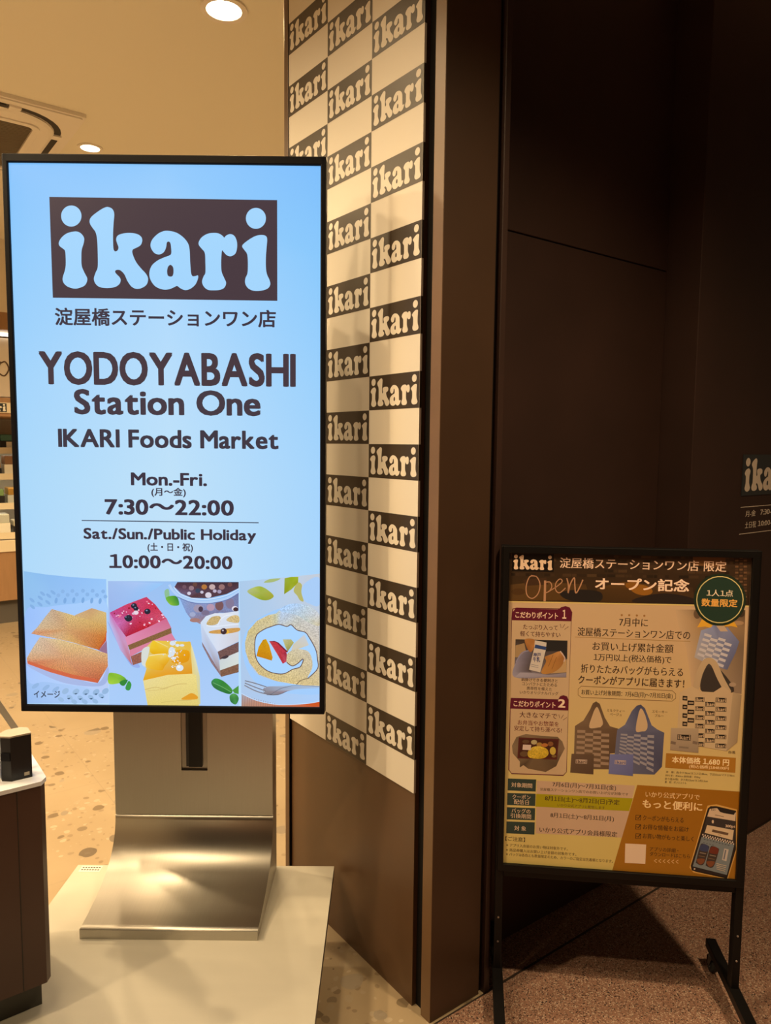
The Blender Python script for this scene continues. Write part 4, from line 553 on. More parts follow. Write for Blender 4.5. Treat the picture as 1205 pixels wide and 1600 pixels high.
('L',[(.167,.7515),(.1914,.7454),(.2169,.7373)],.0018,(104,96,104),1,0),
('L',[(.1661,.745),(.1906,.7349),(.2134,.7268)],.0036,(176,196,222),1,0),
('L',[(.1669,.746),(.1914,.736),(.2142,.7279)],.0018,(104,96,104),1,0),
('L',[(.1651,.7395),(.1885,.7276),(.2109,.7205),(.2293,.7186)],.0036,(176,196,222),1,0),
('L',[(.1659,.7406),(.1893,.7286),(.2118,.7215),(.2302,.7196)],.0018,(104,96,104),1,0),
('L',[(.2252,.7179),(.2478,.7324),(.2682,.7389),(.2887,.7408),(.3397,.7397)],.001,(92,100,120),1,0),
('L',[(.2171,.7184),(.2437,.7189),(.2641,.7274)],.0012,(96,88,98),1,0),
('L',[(.1588,.721),(.1945,.7045),(.2456,.6954),(.3071,.6982),(.3402,.704)],.0016,(196,224,255),1,0)]
POSTER_ART=[
('M',[[(.0146,1.0649),(.2817,1.0637),(.5333,1.068)],[(.0169,.8605),(.2811,.8644),(.5344,.868)],[(.0167,.5429),(.2842,.5452),(.538,.5471)],[(.0146,.3281),(.281,.3294),(.5366,.3305)]],[[(178,141,101),(178,141,101),(178,141,101)],[(180,142,101),(182,144,100),(182,142,100)],[(190,160,94),(190,158,90),(188,154,88)],[(190,160,86),(190,160,86),(190,160,86)]]),
('P',[(.0146,1.0649),(.5333,1.068),(.5331,.9565),(.0167,.9508)],[(44,30,18),(56,37,22),(44,29,16),(58,38,18)],0,0),
('P',[(.0216,1.0612),(.0347,1.0616),(.0348,1.0553),(.0217,1.0549)],(67,45,26),0,0),
('P',[(.0362,1.0613),(.0495,1.0617),(.0496,1.0554),(.0364,1.055)],(54,37,21),0,0),
('P',[(.0511,1.0614),(.0597,1.0617),(.0598,1.0554),(.0512,1.0551)],(56,38,22),0,0),
('P',[(.0612,1.0615),(.0798,1.062),(.0799,1.0557),(.0614,1.0552)],(44,30,17),0,0),
('P',[(.0899,1.0617),(.1068,1.0622),(.1069,1.0559),(.0901,1.0554)],(69,47,27),0,0),
('P',[(.1083,1.0618),(.1295,1.0624),(.1297,1.0562),(.1085,1.0556)],(56,38,22),0,0),
('P',[(.1311,1.062),(.1392,1.0622),(.1393,1.056),(.1312,1.0558)],(52,35,20),0,0),
('P',[(.1407,1.0621),(.1472,1.0623),(.1474,1.056),(.1408,1.0558)],(42,28,16),0,0),
('P',[(.1487,1.0621),(.1547,1.0623),(.1549,1.0561),(.1489,1.0559)],(49,33,19),0,0),
('P',[(.1563,1.0622),(.1754,1.0627),(.1755,1.0565),(.1564,1.0559)],(56,38,22),0,0),
('P',[(.1769,1.0623),(.1904,1.0627),(.1906,1.0565),(.1771,1.0561)],(50,34,19),0,0),
('P',[(.2263,1.0627),(.2431,1.0632),(.2433,1.057),(.2265,1.0565)],(41,28,16),0,0),
('P',[(.2446,1.0628),(.2547,1.0631),(.2549,1.0569),(.2448,1.0566)],(61,41,24),0,0),
('P',[(.2826,1.0631),(.3014,1.0636),(.3016,1.0575),(.2827,1.0569)],(41,27,16),0,0),
('P',[(.3029,1.0633),(.3226,1.0638),(.3229,1.0576),(.3031,1.0571)],(69,47,27),0,0),
('P',[(.3241,1.0634),(.3358,1.0637),(.336,1.0576),(.3243,1.0573)],(56,38,22),0,0),
('P',[(.3373,1.0635),(.3549,1.064),(.3551,1.0578),(.3375,1.0574)],(36,24,14),0,0),
('P',[(.3684,1.0637),(.3856,1.0642),(.3858,1.0581),(.3686,1.0576)],(42,28,16),0,0),
('P',[(.3871,1.0639),(.394,1.0641),(.3942,1.0579),(.3873,1.0577)],(62,42,24),0,0),
('P',[(.3955,1.0639),(.4036,1.0642),(.4038,1.058),(.3957,1.0578)],(49,33,19),0,0),
('P',[(.4051,1.064),(.4134,1.0642),(.4136,1.0581),(.4053,1.0579)],(38,26,15),0,0),
('P',[(.4148,1.0641),(.4301,1.0645),(.4304,1.0584),(.4151,1.0579)],(48,33,19),0,0),
('P',[(.4316,1.0642),(.4402,1.0644),(.4405,1.0583),(.4319,1.0581)],(68,46,27),0,0),
('P',[(.4417,1.0643),(.4594,1.0648),(.4597,1.0587),(.4419,1.0581)],(65,44,25),0,0),
('P',[(.4609,1.0644),(.4694,1.0647),(.4697,1.0586),(.4611,1.0583)],(64,43,25),0,0),
('P',[(.4709,1.0645),(.486,1.0649),(.4863,1.0588),(.4711,1.0584)],(69,47,27),0,0),
('P',[(.4875,1.0646),(.496,1.0649),(.4963,1.0588),(.4878,1.0585)],(61,41,24),0,0),
('P',[(.4975,1.0647),(.5078,1.065),(.5081,1.0589),(.4978,1.0586)],(36,24,14),0,0),
('P',[(.5092,1.0648),(.5159,1.065),(.5162,1.0589),(.5095,1.0587)],(42,28,16),0,0),
('P',[(.5173,1.0648),(.5318,1.0652),(.532,1.0592),(.5176,1.0587)],(50,33,19),0,0),
('P',[(.0218,1.0507),(.0432,1.0513),(.0433,1.045),(.0219,1.0444)],(54,36,21),0,0),
('P',[(.0448,1.0509),(.0646,1.0514),(.0647,1.0452),(.0449,1.0446)],(39,26,15),0,0),
('P',[(.0881,1.0512),(.0978,1.0515),(.0979,1.0452),(.0882,1.045)],(60,41,23),0,0),
('P',[(.0993,1.0513),(.1201,1.0519),(.1203,1.0457),(.0994,1.0451)],(68,46,26),0,0),
('P',[(.143,1.0517),(.1583,1.0521),(.1585,1.0459),(.1432,1.0454)],(37,25,14),0,0),
('P',[(.1675,1.0519),(.1769,1.0521),(.1771,1.0459),(.1677,1.0456)],(42,29,16),0,0),
('P',[(.1784,1.052),(.1971,1.0525),(.1973,1.0463),(.1786,1.0457)],(44,30,17),0,0),
('P',[(.1987,1.0521),(.207,1.0524),(.2072,1.0461),(.1988,1.0459)],(36,24,14),0,0),
('P',[(.2085,1.0522),(.2177,1.0525),(.2178,1.0462),(.2087,1.046)],(64,43,25),0,0),
('P',[(.2192,1.0523),(.2344,1.0527),(.2346,1.0465),(.2193,1.0461)],(66,45,26),0,0),
('P',[(.236,1.0524),(.2447,1.0527),(.2449,1.0465),(.2361,1.0462)],(43,29,17),0,0),
('P',[(.2462,1.0525),(.2587,1.0529),(.2589,1.0467),(.2464,1.0463)],(40,27,15),0,0),
('P',[(.2602,1.0526),(.2716,1.0529),(.2717,1.0467),(.2604,1.0464)],(38,26,15),0,0),
('P',[(.2857,1.0528),(.3067,1.0534),(.3069,1.0472),(.2859,1.0466)],(58,39,23),0,0),
('P',[(.3082,1.053),(.3228,1.0534),(.323,1.0473),(.3084,1.0468)],(34,23,13),0,0),
('P',[(.3493,1.0533),(.3551,1.0535),(.3553,1.0473),(.3496,1.0472)],(51,34,20),0,0),
('P',[(.3565,1.0534),(.3734,1.0539),(.3736,1.0477),(.3568,1.0472)],(69,47,27),0,0),
('P',[(.3748,1.0535),(.3814,1.0537),(.3816,1.0476),(.3751,1.0474)],(60,41,23),0,0),
('P',[(.3829,1.0536),(.4022,1.0542),(.4025,1.048),(.3831,1.0474)],(59,40,23),0,0),
('P',[(.4229,1.0539),(.4336,1.0542),(.4339,1.0481),(.4231,1.0478)],(66,45,26),0,0),
('P',[(.4351,1.054),(.4539,1.0546),(.4541,1.0485),(.4354,1.0479)],(62,42,24),0,0),
('P',[(.4554,1.0542),(.474,1.0547),(.4743,1.0486),(.4556,1.0481)],(56,38,22),0,0),
('P',[(.4754,1.0543),(.4866,1.0547),(.4869,1.0486),(.4757,1.0482)],(55,37,21),0,0),
('P',[(.4881,1.0544),(.4946,1.0546),(.4949,1.0485),(.4883,1.0483)],(69,47,27),0,0),
('P',[(.496,1.0545),(.5148,1.0551),(.5151,1.049),(.4963,1.0484)],(47,32,18),0,0),
('P',[(.5162,1.0547),(.5327,1.0552),(.533,1.0491),(.5165,1.0486)],(49,33,19),0,0),
('P',[(.022,1.0391),(.0415,1.0397),(.0416,1.0334),(.0222,1.0328)],(60,41,23),0,0),
('P',[(.043,1.0393),(.0491,1.0395),(.0493,1.0332),(.0431,1.033)],(51,34,20),0,0),
('P',[(.0507,1.0394),(.0601,1.0397),(.0602,1.0334),(.0508,1.0331)],(51,35,20),0,0),
('P',[(.0788,1.0396),(.0886,1.0399),(.0887,1.0336),(.079,1.0333)],(44,30,17),0,0),
('P',[(.0901,1.0397),(.1068,1.0402),(.1069,1.0339),(.0903,1.0334)],(39,26,15),0,0),
('P',[(.1083,1.0399),(.1286,1.0405),(.1287,1.0342),(.1084,1.0336)],(49,33,19),0,0),
('P',[(.1301,1.0401),(.1501,1.0407),(.1502,1.0344),(.1303,1.0338)],(57,39,22),0,0),
('P',[(.1516,1.0403),(.1604,1.0405),(.1605,1.0343),(.1518,1.034)],(62,42,24),0,0),
('P',[(.1837,1.0406),(.1954,1.0409),(.1955,1.0347),(.1838,1.0343)],(45,30,17),0,0),
('P',[(.1969,1.0407),(.2046,1.0409),(.2047,1.0347),(.1971,1.0344)],(64,43,25),0,0),
('P',[(.2061,1.0408),(.2252,1.0413),(.2253,1.0351),(.2062,1.0345)],(68,46,26),0,0),
('P',[(.2267,1.0409),(.2366,1.0412),(.2368,1.035),(.2269,1.0347)],(50,33,19),0,0),
('P',[(.2381,1.041),(.248,1.0413),(.2481,1.0351),(.2383,1.0348)],(48,33,19),0,0),
('P',[(.2495,1.0411),(.2649,1.0416),(.2651,1.0354),(.2496,1.0349)],(45,30,17),0,0),
('P',[(.2866,1.0415),(.2992,1.0418),(.2994,1.0356),(.2868,1.0353)],(34,23,13),0,0),
('P',[(.3007,1.0416),(.3199,1.0422),(.3201,1.036),(.3009,1.0354)],(59,40,23),0,0),
('P',[(.3214,1.0418),(.3358,1.0422),(.336,1.036),(.3216,1.0356)],(62,42,24),0,0),
('P',[(.3373,1.0419),(.343,1.0421),(.3432,1.0359),(.3375,1.0357)],(50,34,19),0,0),
('P',[(.3518,1.042),(.3609,1.0423),(.3611,1.0361),(.352,1.0359)],(35,23,13),0,0),
('P',[(.3623,1.0421),(.3776,1.0426),(.3778,1.0364),(.3626,1.036)],(56,38,22),0,0),
('P',[(.3961,1.0424),(.4164,1.043),(.4166,1.0369),(.3963,1.0363)],(40,27,16),0,0),
('P',[(.4179,1.0426),(.4306,1.043),(.4308,1.0369),(.4181,1.0365)],(33,23,13),0,0),
('P',[(.432,1.0428),(.4447,1.0431),(.4449,1.037),(.4323,1.0366)],(40,27,15),0,0),
('P',[(.4461,1.0429),(.4557,1.0432),(.4559,1.037),(.4464,1.0368)],(58,40,23),0,0),
('P',[(.4571,1.043),(.4705,1.0434),(.4707,1.0373),(.4574,1.0369)],(61,41,24),0,0),
('P',[(.4719,1.0431),(.4833,1.0434),(.4835,1.0373),(.4722,1.037)],(66,45,26),0,0),
('P',[(.4928,1.0433),(.5092,1.0438),(.5094,1.0377),(.4931,1.0372)],(50,34,19),0,0),
('P',[(.0222,1.0281),(.0341,1.0284),(.0342,1.0221),(.0224,1.0217)],(65,44,25),0,0),
('P',[(.0559,1.0284),(.0691,1.0288),(.0693,1.0225),(.056,1.0221)],(41,27,16),0,0),
('P',[(.0896,1.0287),(.1056,1.0292),(.1058,1.0229),(.0897,1.0224)],(41,28,16),0,0),
('P',[(.1518,1.0293),(.1661,1.0297),(.1662,1.0235),(.152,1.0231)],(45,30,17),0,0),
('P',[(.1893,1.0297),(.2004,1.03),(.2006,1.0238),(.1895,1.0234)],(49,33,19),0,0),
('P',[(.2019,1.0298),(.2162,1.0302),(.2164,1.024),(.2021,1.0235)],(51,34,20),0,0),
('P',[(.2252,1.03),(.2317,1.0302),(.2319,1.024),(.2254,1.0238)],(39,27,15),0,0),
('P',[(.2332,1.0301),(.2441,1.0304),(.2442,1.0242),(.2334,1.0239)],(38,26,15),0,0),
('P',[(.2456,1.0302),(.2534,1.0305),(.2536,1.0242),(.2457,1.024)],(59,40,23),0,0),
('P',[(.2549,1.0303),(.2737,1.0309),(.2739,1.0247),(.2551,1.0241)],(68,46,26),0,0),
('P',[(.29,1.0306),(.2968,1.0309),(.297,1.0247),(.2902,1.0244)],(52,35,20),0,0),
('P',[(.2983,1.0307),(.3083,1.031),(.3085,1.0248),(.2985,1.0245)],(56,38,22),0,0),
('P',[(.325,1.031),(.3392,1.0314),(.3394,1.0252),(.3252,1.0248)],(47,32,18),0,0),
('P',[(.371,1.0314),(.3915,1.032),(.3917,1.0259),(.3712,1.0252)],(54,36,21),0,0),
('P',[(.393,1.0316),(.4014,1.0319),(.4017,1.0257),(.3932,1.0255)],(51,35,20),0,0),
('P',[(.4029,1.0317),(.4177,1.0322),(.4179,1.026),(.4032,1.0256)],(68,46,27),0,0),
('P',[(.4192,1.0319),(.4325,1.0323),(.4328,1.0261),(.4194,1.0257)],(62,42,24),0,0),
('P',[(.434,1.032),(.448,1.0325),(.4483,1.0263),(.4342,1.0259)],(58,39,23),0,0),
('P',[(.4495,1.0322),(.4558,1.0324),(.4561,1.0262),(.4497,1.026)],(48,33,19),0,0),
('P',[(.4788,1.0325),(.4883,1.0328),(.4885,1.0266),(.4791,1.0263)],(38,25,15),0,0),
('P',[(.5031,1.0327),(.5222,1.0333),(.5225,1.0272),(.5034,1.0266)],(45,30,17),0,0),
('P',[(.5237,1.0329),(.5318,1.0331),(.5321,1.0271),(.5239,1.0268)],(67,45,26),0,0),
('P',[(.0225,1.017),(.0302,1.0172),(.0304,1.0109),(.0226,1.0107)],(34,23,13),0,0),
('P',[(.0318,1.0171),(.0406,1.0174),(.0408,1.011),(.0319,1.0108)],(58,39,23),0,0),
('P',[(.0422,1.0172),(.0531,1.0175),(.0532,1.0112),(.0423,1.0109)],(56,38,22),0,0),
('P',[(.0546,1.0173),(.062,1.0176),(.0621,1.0112),(.0548,1.011)],(38,25,14),0,0),
('P',[(.0635,1.0174),(.0775,1.0178),(.0776,1.0115),(.0637,1.0111)],(40,27,16),0,0),
('P',[(.079,1.0176),(.0933,1.018),(.0935,1.0117),(.0792,1.0113)],(47,32,18),0,0),
('P',[(.0949,1.0177),(.1072,1.0181),(.1073,1.0118),(.095,1.0114)],(39,26,15),0,0),
('P',[(.1087,1.0179),(.1176,1.0182),(.1178,1.0119),(.1089,1.0116)],(56,38,22),0,0),
('P',[(.1349,1.0182),(.1542,1.0188),(.1544,1.0125),(.135,1.0119)],(64,43,25),0,0),
('P',[(.1557,1.0184),(.1651,1.0187),(.1652,1.0124),(.1559,1.0121)],(63,42,24),0,0),
('P',[(.1666,1.0185),(.1867,1.0191),(.1868,1.0129),(.1667,1.0122)],(45,30,17),0,0),
('P',[(.1882,1.0187),(.2085,1.0193),(.2087,1.0131),(.1883,1.0125)],(69,47,27),0,0),
('P',[(.21,1.0189),(.2298,1.0196),(.2299,1.0133),(.2102,1.0127)],(42,28,16),0,0),
('P',[(.2313,1.0192),(.2483,1.0197),(.2485,1.0135),(.2314,1.0129)],(37,25,14),0,0),
('P',[(.2498,1.0194),(.2686,1.0199),(.2688,1.0137),(.25,1.0131)],(62,42,24),0,0),
('P',[(.2701,1.0196),(.2776,1.0198),(.2777,1.0136),(.2703,1.0133)],(58,39,22),0,0),
('P',[(.279,1.0197),(.2848,1.0198),(.285,1.0136),(.2792,1.0134)],(58,39,22),0,0),
('P',[(.3076,1.02),(.3149,1.0202),(.3151,1.014),(.3079,1.0137)],(61,41,24),0,0),
('P',[(.3164,1.02),(.3297,1.0205),(.33,1.0143),(.3166,1.0138)],(40,27,15),0,0),
('P',[(.3312,1.0202),(.3377,1.0204),(.338,1.0142),(.3314,1.014)],(34,23,13),0,0),
('P',[(.3392,1.0203),(.3533,1.0207),(.3535,1.0146),(.3394,1.0141)],(54,36,21),0,0),
('P',[(.3548,1.0205),(.3625,1.0207),(.3627,1.0145),(.355,1.0143)],(41,27,16),0,0),
('P',[(.384,1.0208),(.4038,1.0214),(.4041,1.0152),(.3842,1.0146)],(35,24,14),0,0),
('P',[(.4053,1.021),(.4255,1.0216),(.4257,1.0155),(.4055,1.0148)],(61,41,24),0,0),
('P',[(.4269,1.0212),(.4374,1.0215),(.4376,1.0154),(.4272,1.0151)],(52,35,20),0,0),
('P',[(.4388,1.0213),(.4508,1.0217),(.4511,1.0156),(.4391,1.0152)],(34,23,13),0,0),
('P',[(.4699,1.0216),(.478,1.0219),(.4783,1.0158),(.4701,1.0155)],(60,41,23),0,0),
('P',[(.4794,1.0217),(.491,1.0221),(.4913,1.016),(.4797,1.0156)],(39,26,15),0,0),
('P',[(.4924,1.0219),(.5056,1.0223),(.5059,1.0162),(.4927,1.0158)],(66,44,25),0,0),
('P',[(.5071,1.022),(.5246,1.0226),(.5249,1.0165),(.5073,1.0159)],(64,44,25),0,0),
('P',[(.4992,1.0651),(.5059,1.0653),(.5061,1.0613),(.4994,1.0611)],(66,43,26),0,0),
('P',[(.5078,1.0654),(.5145,1.0655),(.5147,1.0615),(.508,1.0613)],(100,66,40),0,0),
('P',[(.5164,1.0656),(.5231,1.0658),(.5233,1.0617),(.5166,1.0615)],(66,43,26),0,0),
('P',[(.4995,1.0585),(.5062,1.0587),(.5064,1.0547),(.4997,1.0545)],(100,66,40),0,0),
('P',[(.5081,1.0588),(.5148,1.059),(.515,1.0549),(.5083,1.0547)],(66,43,26),0,0),
('P',[(.5167,1.059),(.5234,1.0592),(.5236,1.0552),(.5169,1.055)],(100,66,40),0,0),
('P',[(.4998,1.0519),(.5065,1.0521),(.5067,1.048),(.5,1.0478)],(66,43,26),0,0),
('P',[(.5084,1.0522),(.5151,1.0524),(.5153,1.0483),(.5086,1.0481)],(100,66,40),0,0),
('P',[(.517,1.0524),(.5237,1.0526),(.5239,1.0486),(.5172,1.0484)],(66,43,26),0,0),
('P',[(.5001,1.0453),(.5068,1.0455),(.507,1.0414),(.5003,1.0412)],(100,66,40),0,0),
('P',[(.5087,1.0456),(.5154,1.0458),(.5156,1.0417),(.5089,1.0415)],(66,43,26),0,0),
('P',[(.5173,1.0458),(.524,1.046),(.5242,1.042),(.5175,1.0418)],(100,66,40),0,0),
('P',[(.5004,1.0387),(.5071,1.0389),(.5073,1.0348),(.5006,1.0346)],(66,43,26),0,0),
('P',[(.509,1.039),(.5157,1.0392),(.5159,1.0351),(.5092,1.0349)],(100,66,40),0,0),
('P',[(.5176,1.0392),(.5243,1.0394),(.5245,1.0354),(.5178,1.0352)],(66,43,26),0,0),
('P',[(.5007,1.0321),(.5074,1.0323),(.5076,1.0282),(.5008,1.028)],(100,66,40),0,0),
('P',[(.5093,1.0323),(.516,1.0326),(.5162,1.0285),(.5095,1.0283)],(66,43,26),0,0),
('P',[(.5179,1.0326),(.5246,1.0328),(.5248,1.0288),(.5181,1.0285)],(100,66,40),0,0),
('P',[(.501,1.0255),(.5077,1.0257),(.5079,1.0216),(.5011,1.0214)],(66,43,26),0,0),
('P',[(.5096,1.0257),(.5163,1.0259),(.5165,1.0219),(.5098,1.0216)],(100,66,40),0,0),
('P',[(.5182,1.026),(.5249,1.0262),(.5251,1.0221),(.5184,1.0219)],(66,43,26),0,0),
('P',[(.5012,1.0188),(.508,1.019),(.5081,1.015),(.5014,1.0148)],(100,66,40),0,0),
('P',[(.5099,1.0191),(.5166,1.0193),(.5168,1.0152),(.5101,1.015)],(66,43,26),0,0),
('P',[(.5185,1.0194),(.5252,1.0196),(.5254,1.0155),(.5187,1.0153)],(100,66,40),0,0),
('P',[(.5015,1.0122),(.5082,1.0124),(.5084,1.0083),(.5017,1.0081)],(66,43,26),0,0),
('P',[(.5102,1.0125),(.5169,1.0127),(.5171,1.0086),(.5103,1.0084)],(100,66,40),0,0),
('P',[(.5188,1.0128),(.5255,1.013),(.5257,1.0089),(.519,1.0087)],(66,43,26),0,0),
('P',[(.5018,1.0056),(.5085,1.0058),(.5087,1.0017),(.502,1.0015)],(100,66,40),0,0),
('P',[(.5105,1.0058),(.5172,1.0061),(.5174,1.002),(.5106,1.0018)],(66,43,26),0,0),
('P',[(.5191,1.0061),(.5258,1.0064),(.526,1.0023),(.5193,1.0021)],(100,66,40),0,0),
('P',[(.5021,.9989),(.5088,.9991),(.509,.9951),(.5023,.9948)],(66,43,26),0,0),
('P',[(.5108,.9992),(.5175,.9994),(.5177,.9953),(.5109,.9951)],(100,66,40),0,0),
('P',[(.5194,.9995),(.5261,.9997),(.5263,.9957),(.5196,.9954)],(66,43,26),0,0),
('P',[(.5024,.9923),(.5091,.9925),(.5093,.9884),(.5026,.9882)],(100,66,40),0,0),
('P',[(.5111,.9926),(.5178,.9928),(.518,.9887),(.5112,.9885)],(66,43,26),0,0),
('P',[(.5197,.9929),(.5264,.9931),(.5266,.989),(.5199,.9888)],(100,66,40),0,0),
('P',[(.5027,.9856),(.5094,.9859),(.5096,.9818),(.5029,.9815)],(66,43,26),0,0),
('P',[(.5113,.9859),(.5181,.9862),(.5182,.9821),(.5115,.9818)],(100,66,40),0,0),
('P',[(.52,.9862),(.5267,.9865),(.5269,.9824),(.5202,.9821)],(66,43,26),0,0),
('P',[(.503,.979),(.5097,.9792),(.5099,.9751),(.5032,.9749)],(100,66,40),0,0),
('P',[(.5116,.9793),(.5184,.9795),(.5185,.9754),(.5118,.9752)],(66,43,26),0,0),
('P',[(.5203,.9796),(.527,.9798),(.5272,.9757),(.5205,.9755)],(100,66,40),0,0),
('P',[(.5033,.9723),(.51,.9726),(.5102,.9685),(.5034,.9682)],(66,43,26),0,0),
('P',[(.5119,.9726),(.5187,.9729),(.5188,.9688),(.5121,.9685)],(100,66,40),0,0),
('P',[(.5206,.9729),(.5273,.9732),(.5275,.9691),(.5208,.9688)],(66,43,26),0,0),
('P',[(.0209,.9903),(.0793,.9985),(.186,.9957),(.197,.9605),(.0215,.9542)],[(78,52,25),(90,59,28),(68,45,22),(78,51,21),(82,54,24)],0,0),
('P',[(.2113,.9887),(.2659,1.0035),(.3355,.998),(.414,.9955),(.4203,.9596),(.2072,.9556)],[(68,44,19),(90,56,21),(78,50,24),(58,38,22),(66,43,21),(60,39,17)],0,0),
('P',[(.1308,.9755),(.1762,.9839),(.2191,.9785),(.2147,.9574),(.1515,.9588)],(34,27,22),1,0),
('P',[(.2969,.9681),(.3558,.9806),(.415,.9713),(.4155,.9578),(.2972,.9577)],(38,28,22),1,0),
('P',[(.3297,.9831),(.3243,.9772),(.312,.9748),(.2975,.977),(.2862,.9829),(.2826,.9902),(.288,.9962),(.3004,.9985),(.3149,.9963),(.3261,.9905)],(132,80,24),2,0),
('P',[(.3009,.9969),(.2982,.9919),(.2909,.9887),(.2817,.9883),(.2741,.9911),(.2711,.9959),(.2738,1.0009),(.2812,1.0041),(.2904,1.0044),(.2979,1.0017)],(120,72,22),2,0),
('P',[(.0541,.9755),(.0513,.9711),(.0436,.9681),(.034,.9678),(.0263,.9702),(.0232,.9745),(.0261,.9789),(.0338,.9819),(.0433,.9822),(.0511,.9798)],(70,44,20),2,0),
('P',[(.0485,1.0018),(.0995,1.0087),(.1049,.993),(.0539,.9887)],(60,38,22),0,0),
('P',[(.4113,1.0647),(.4791,1.0645),(.4801,1.0411),(.4121,1.0442)],(92,56,26),0,0),
('L',[(.0167,.9516),(.5331,.9572)],.0031,(196,162,92),0,0),
('G',[(.0232,1.0623),(.1151,1.0619),(.1154,1.0214),(.0232,1.0214)],(22,15,10),(206,166,126)),
('T','淀屋橋ステーションワン店 限定',.1283,1.0313,.4822,1.055,(214,170,134),0),
('L',[(.0789,1.0106),(.0638,1.0101),(.0561,.989),(.0583,.9681),(.0699,.9607),(.0823,.9716),(.0864,.9926),(.079,1.0093),(.0662,1.0128)],.0022,(164,114,78),1,0),
('L',[(.0973,1.0021),(.0973,.9551)],.005,(164,114,78),0,0),
('L',[(.0981,.9982),(.1082,.9985),(.1122,.9882),(.1062,.9776),(.0987,.9742)],.0022,(164,114,78),1,0),
('L',[(.1037,.9762),(.1223,.9886),(.1345,1.0007),(.1294,1.0065),(.1208,.9963),(.1212,.9807),(.1301,.9753),(.1424,.9866)],.0022,(164,114,78),1,0),
('L',[(.1444,1.0087),(.1485,.992),(.1482,.9751),(.1522,.9947),(.1606,1.01),(.1623,.9925),(.1652,.9757),(.1724,.9876),(.1794,1.006)],.0027,(164,114,78),1,0),
('T','オープン記念',.2061,.9847,.4065,1.0126,(226,182,146),1),
('M',[[(.3794,.9447),(.4313,.9466),(.5254,.9486)],[(.3897,.9023),(.433,.904),(.5263,.9078)],[(.4058,.8599),(.4404,.8614),(.5268,.8652)],[(.4207,.7741),(.4615,.7699),(.5266,.7609)]],[[(178,141,101),(120,92,64),(66,48,32)],[(178,141,101),(150,114,76),(128,96,64)],[(178,141,101),(150,118,84),(104,80,58)],[(178,141,101),(140,110,82),(124,98,74)]]),
('P',[(.4334,.937),(.4322,.9305),(.4286,.9264),(.424,.9262),(.4201,.93),(.4184,.9364),(.4196,.9429),(.4232,.947),(.4278,.9472),(.4317,.9434)],(92,68,46),2,0),
('P',[(.5246,.941),(.5234,.936),(.5198,.9328),(.5153,.9326),(.5115,.9355),(.5098,.9405),(.511,.9455),(.5146,.9487),(.5191,.9489),(.523,.9459)],(60,44,30),2,0),
('P',[(.5238,.9198),(.5218,.9169),(.5162,.9149),(.5092,.9146),(.5034,.9161),(.5011,.9189),(.5031,.9218),(.5088,.9238),(.5158,.9241),(.5215,.9226)],(150,112,76),2,0),
('P',[(.4271,.9068),(.4377,.9286),(.4612,.9173),(.4559,.9064),(.4443,.909)],(200,140,40),0,0),
('P',[(.4815,.9105),(.5008,.9265),(.5115,.9096),(.4985,.9121)],(196,136,36),0,0),
('P',[(.4354,.9004),(.4558,.908),(.464,.9174),(.4732,.9026),(.4901,.9093),(.5027,.8946),(.5165,.8784),(.5097,.8522),(.4942,.8141),(.4564,.8237),(.424,.8392)],[(132,130,146),(124,122,142),(104,104,126),(110,108,130),(116,114,134),(108,106,128),(96,95,116),(90,88,110),(88,86,104),(140,132,136),(158,142,130)],0,0),
('P',[(.4657,.9129),(.4813,.9151),(.4919,.9003),(.4762,.8996)],(172,138,104),0,0),
('P',[(.4434,.8946),(.4583,.8904),(.4568,.8848),(.4419,.8891)],(176,160,152),0,0),
('P',[(.4404,.8836),(.4552,.8792),(.4536,.8736),(.4389,.8781)],(176,160,152),0,0),
('P',[(.4374,.8726),(.4521,.868),(.4505,.8624),(.4359,.8671)],(176,160,152),0,0),
('P',[(.4344,.8615),(.4489,.8568),(.4473,.8511),(.4329,.856)],(176,160,152),0,0),
('P',[(.4314,.8505),(.4458,.8455),(.4442,.8399),(.4298,.8449)],(176,160,152),0,0),
('P',[(.4568,.8848),(.4716,.8806),(.4699,.8749),(.4552,.8792)],(176,160,152),0,0),
('P',[(.4536,.8736),(.4683,.8692),(.4667,.8635),(.4521,.868)],(176,160,152),0,0),
('P',[(.4505,.8624),(.4651,.8577),(.4634,.852),(.4489,.8568)],(176,160,152),0,0),
('P',[(.4473,.8511),(.4618,.8463),(.4602,.8406),(.4458,.8455)],(176,160,152),0,0),
('P',[(.4442,.8399),(.4585,.8348),(.4569,.8291),(.4426,.8342)],(176,160,152),0,0),
('P',[(.4732,.8862),(.4881,.8821),(.4864,.8763),(.4716,.8806)],(176,160,152),0,0),
('P',[(.4699,.8749),(.4847,.8705),(.483,.8647),(.4683,.8692)],(176,160,152),0,0),
('P',[(.4667,.8635),(.4813,.8589),(.4796,.8531),(.4651,.8577)],(176,160,152),0,0),
('P',[(.4634,.852),(.4779,.8473),(.4762,.8415),(.4618,.8463)],(176,160,152),0,0),
('P',[(.4602,.8406),(.4745,.8357),(.4728,.8298),(.4585,.8348)],(176,160,152),0,0),
('P',[(.4864,.8763),(.5011,.872),(.4994,.8661),(.4847,.8705)],(176,160,152),0,0),
('P',[(.483,.8647),(.4976,.8602),(.4959,.8544),(.4813,.8589)],(176,160,152),0,0),
('P',[(.4796,.8531),(.4941,.8485),(.4924,.8426),(.4779,.8473)],(176,160,152),0,0),
('P',[(.4762,.8415),(.4906,.8367),(.4889,.8307),(.4745,.8357)],(176,160,152),0,0),
('P',[(.4728,.8298),(.4871,.8248),(.4854,.8189),(.4711,.824)],(176,160,152),0,0),
('P',[(.4445,.7613),(.4441,.8062),(.4565,.8222),(.4768,.817),(.5106,.7662)],(54,44,36),1,0),
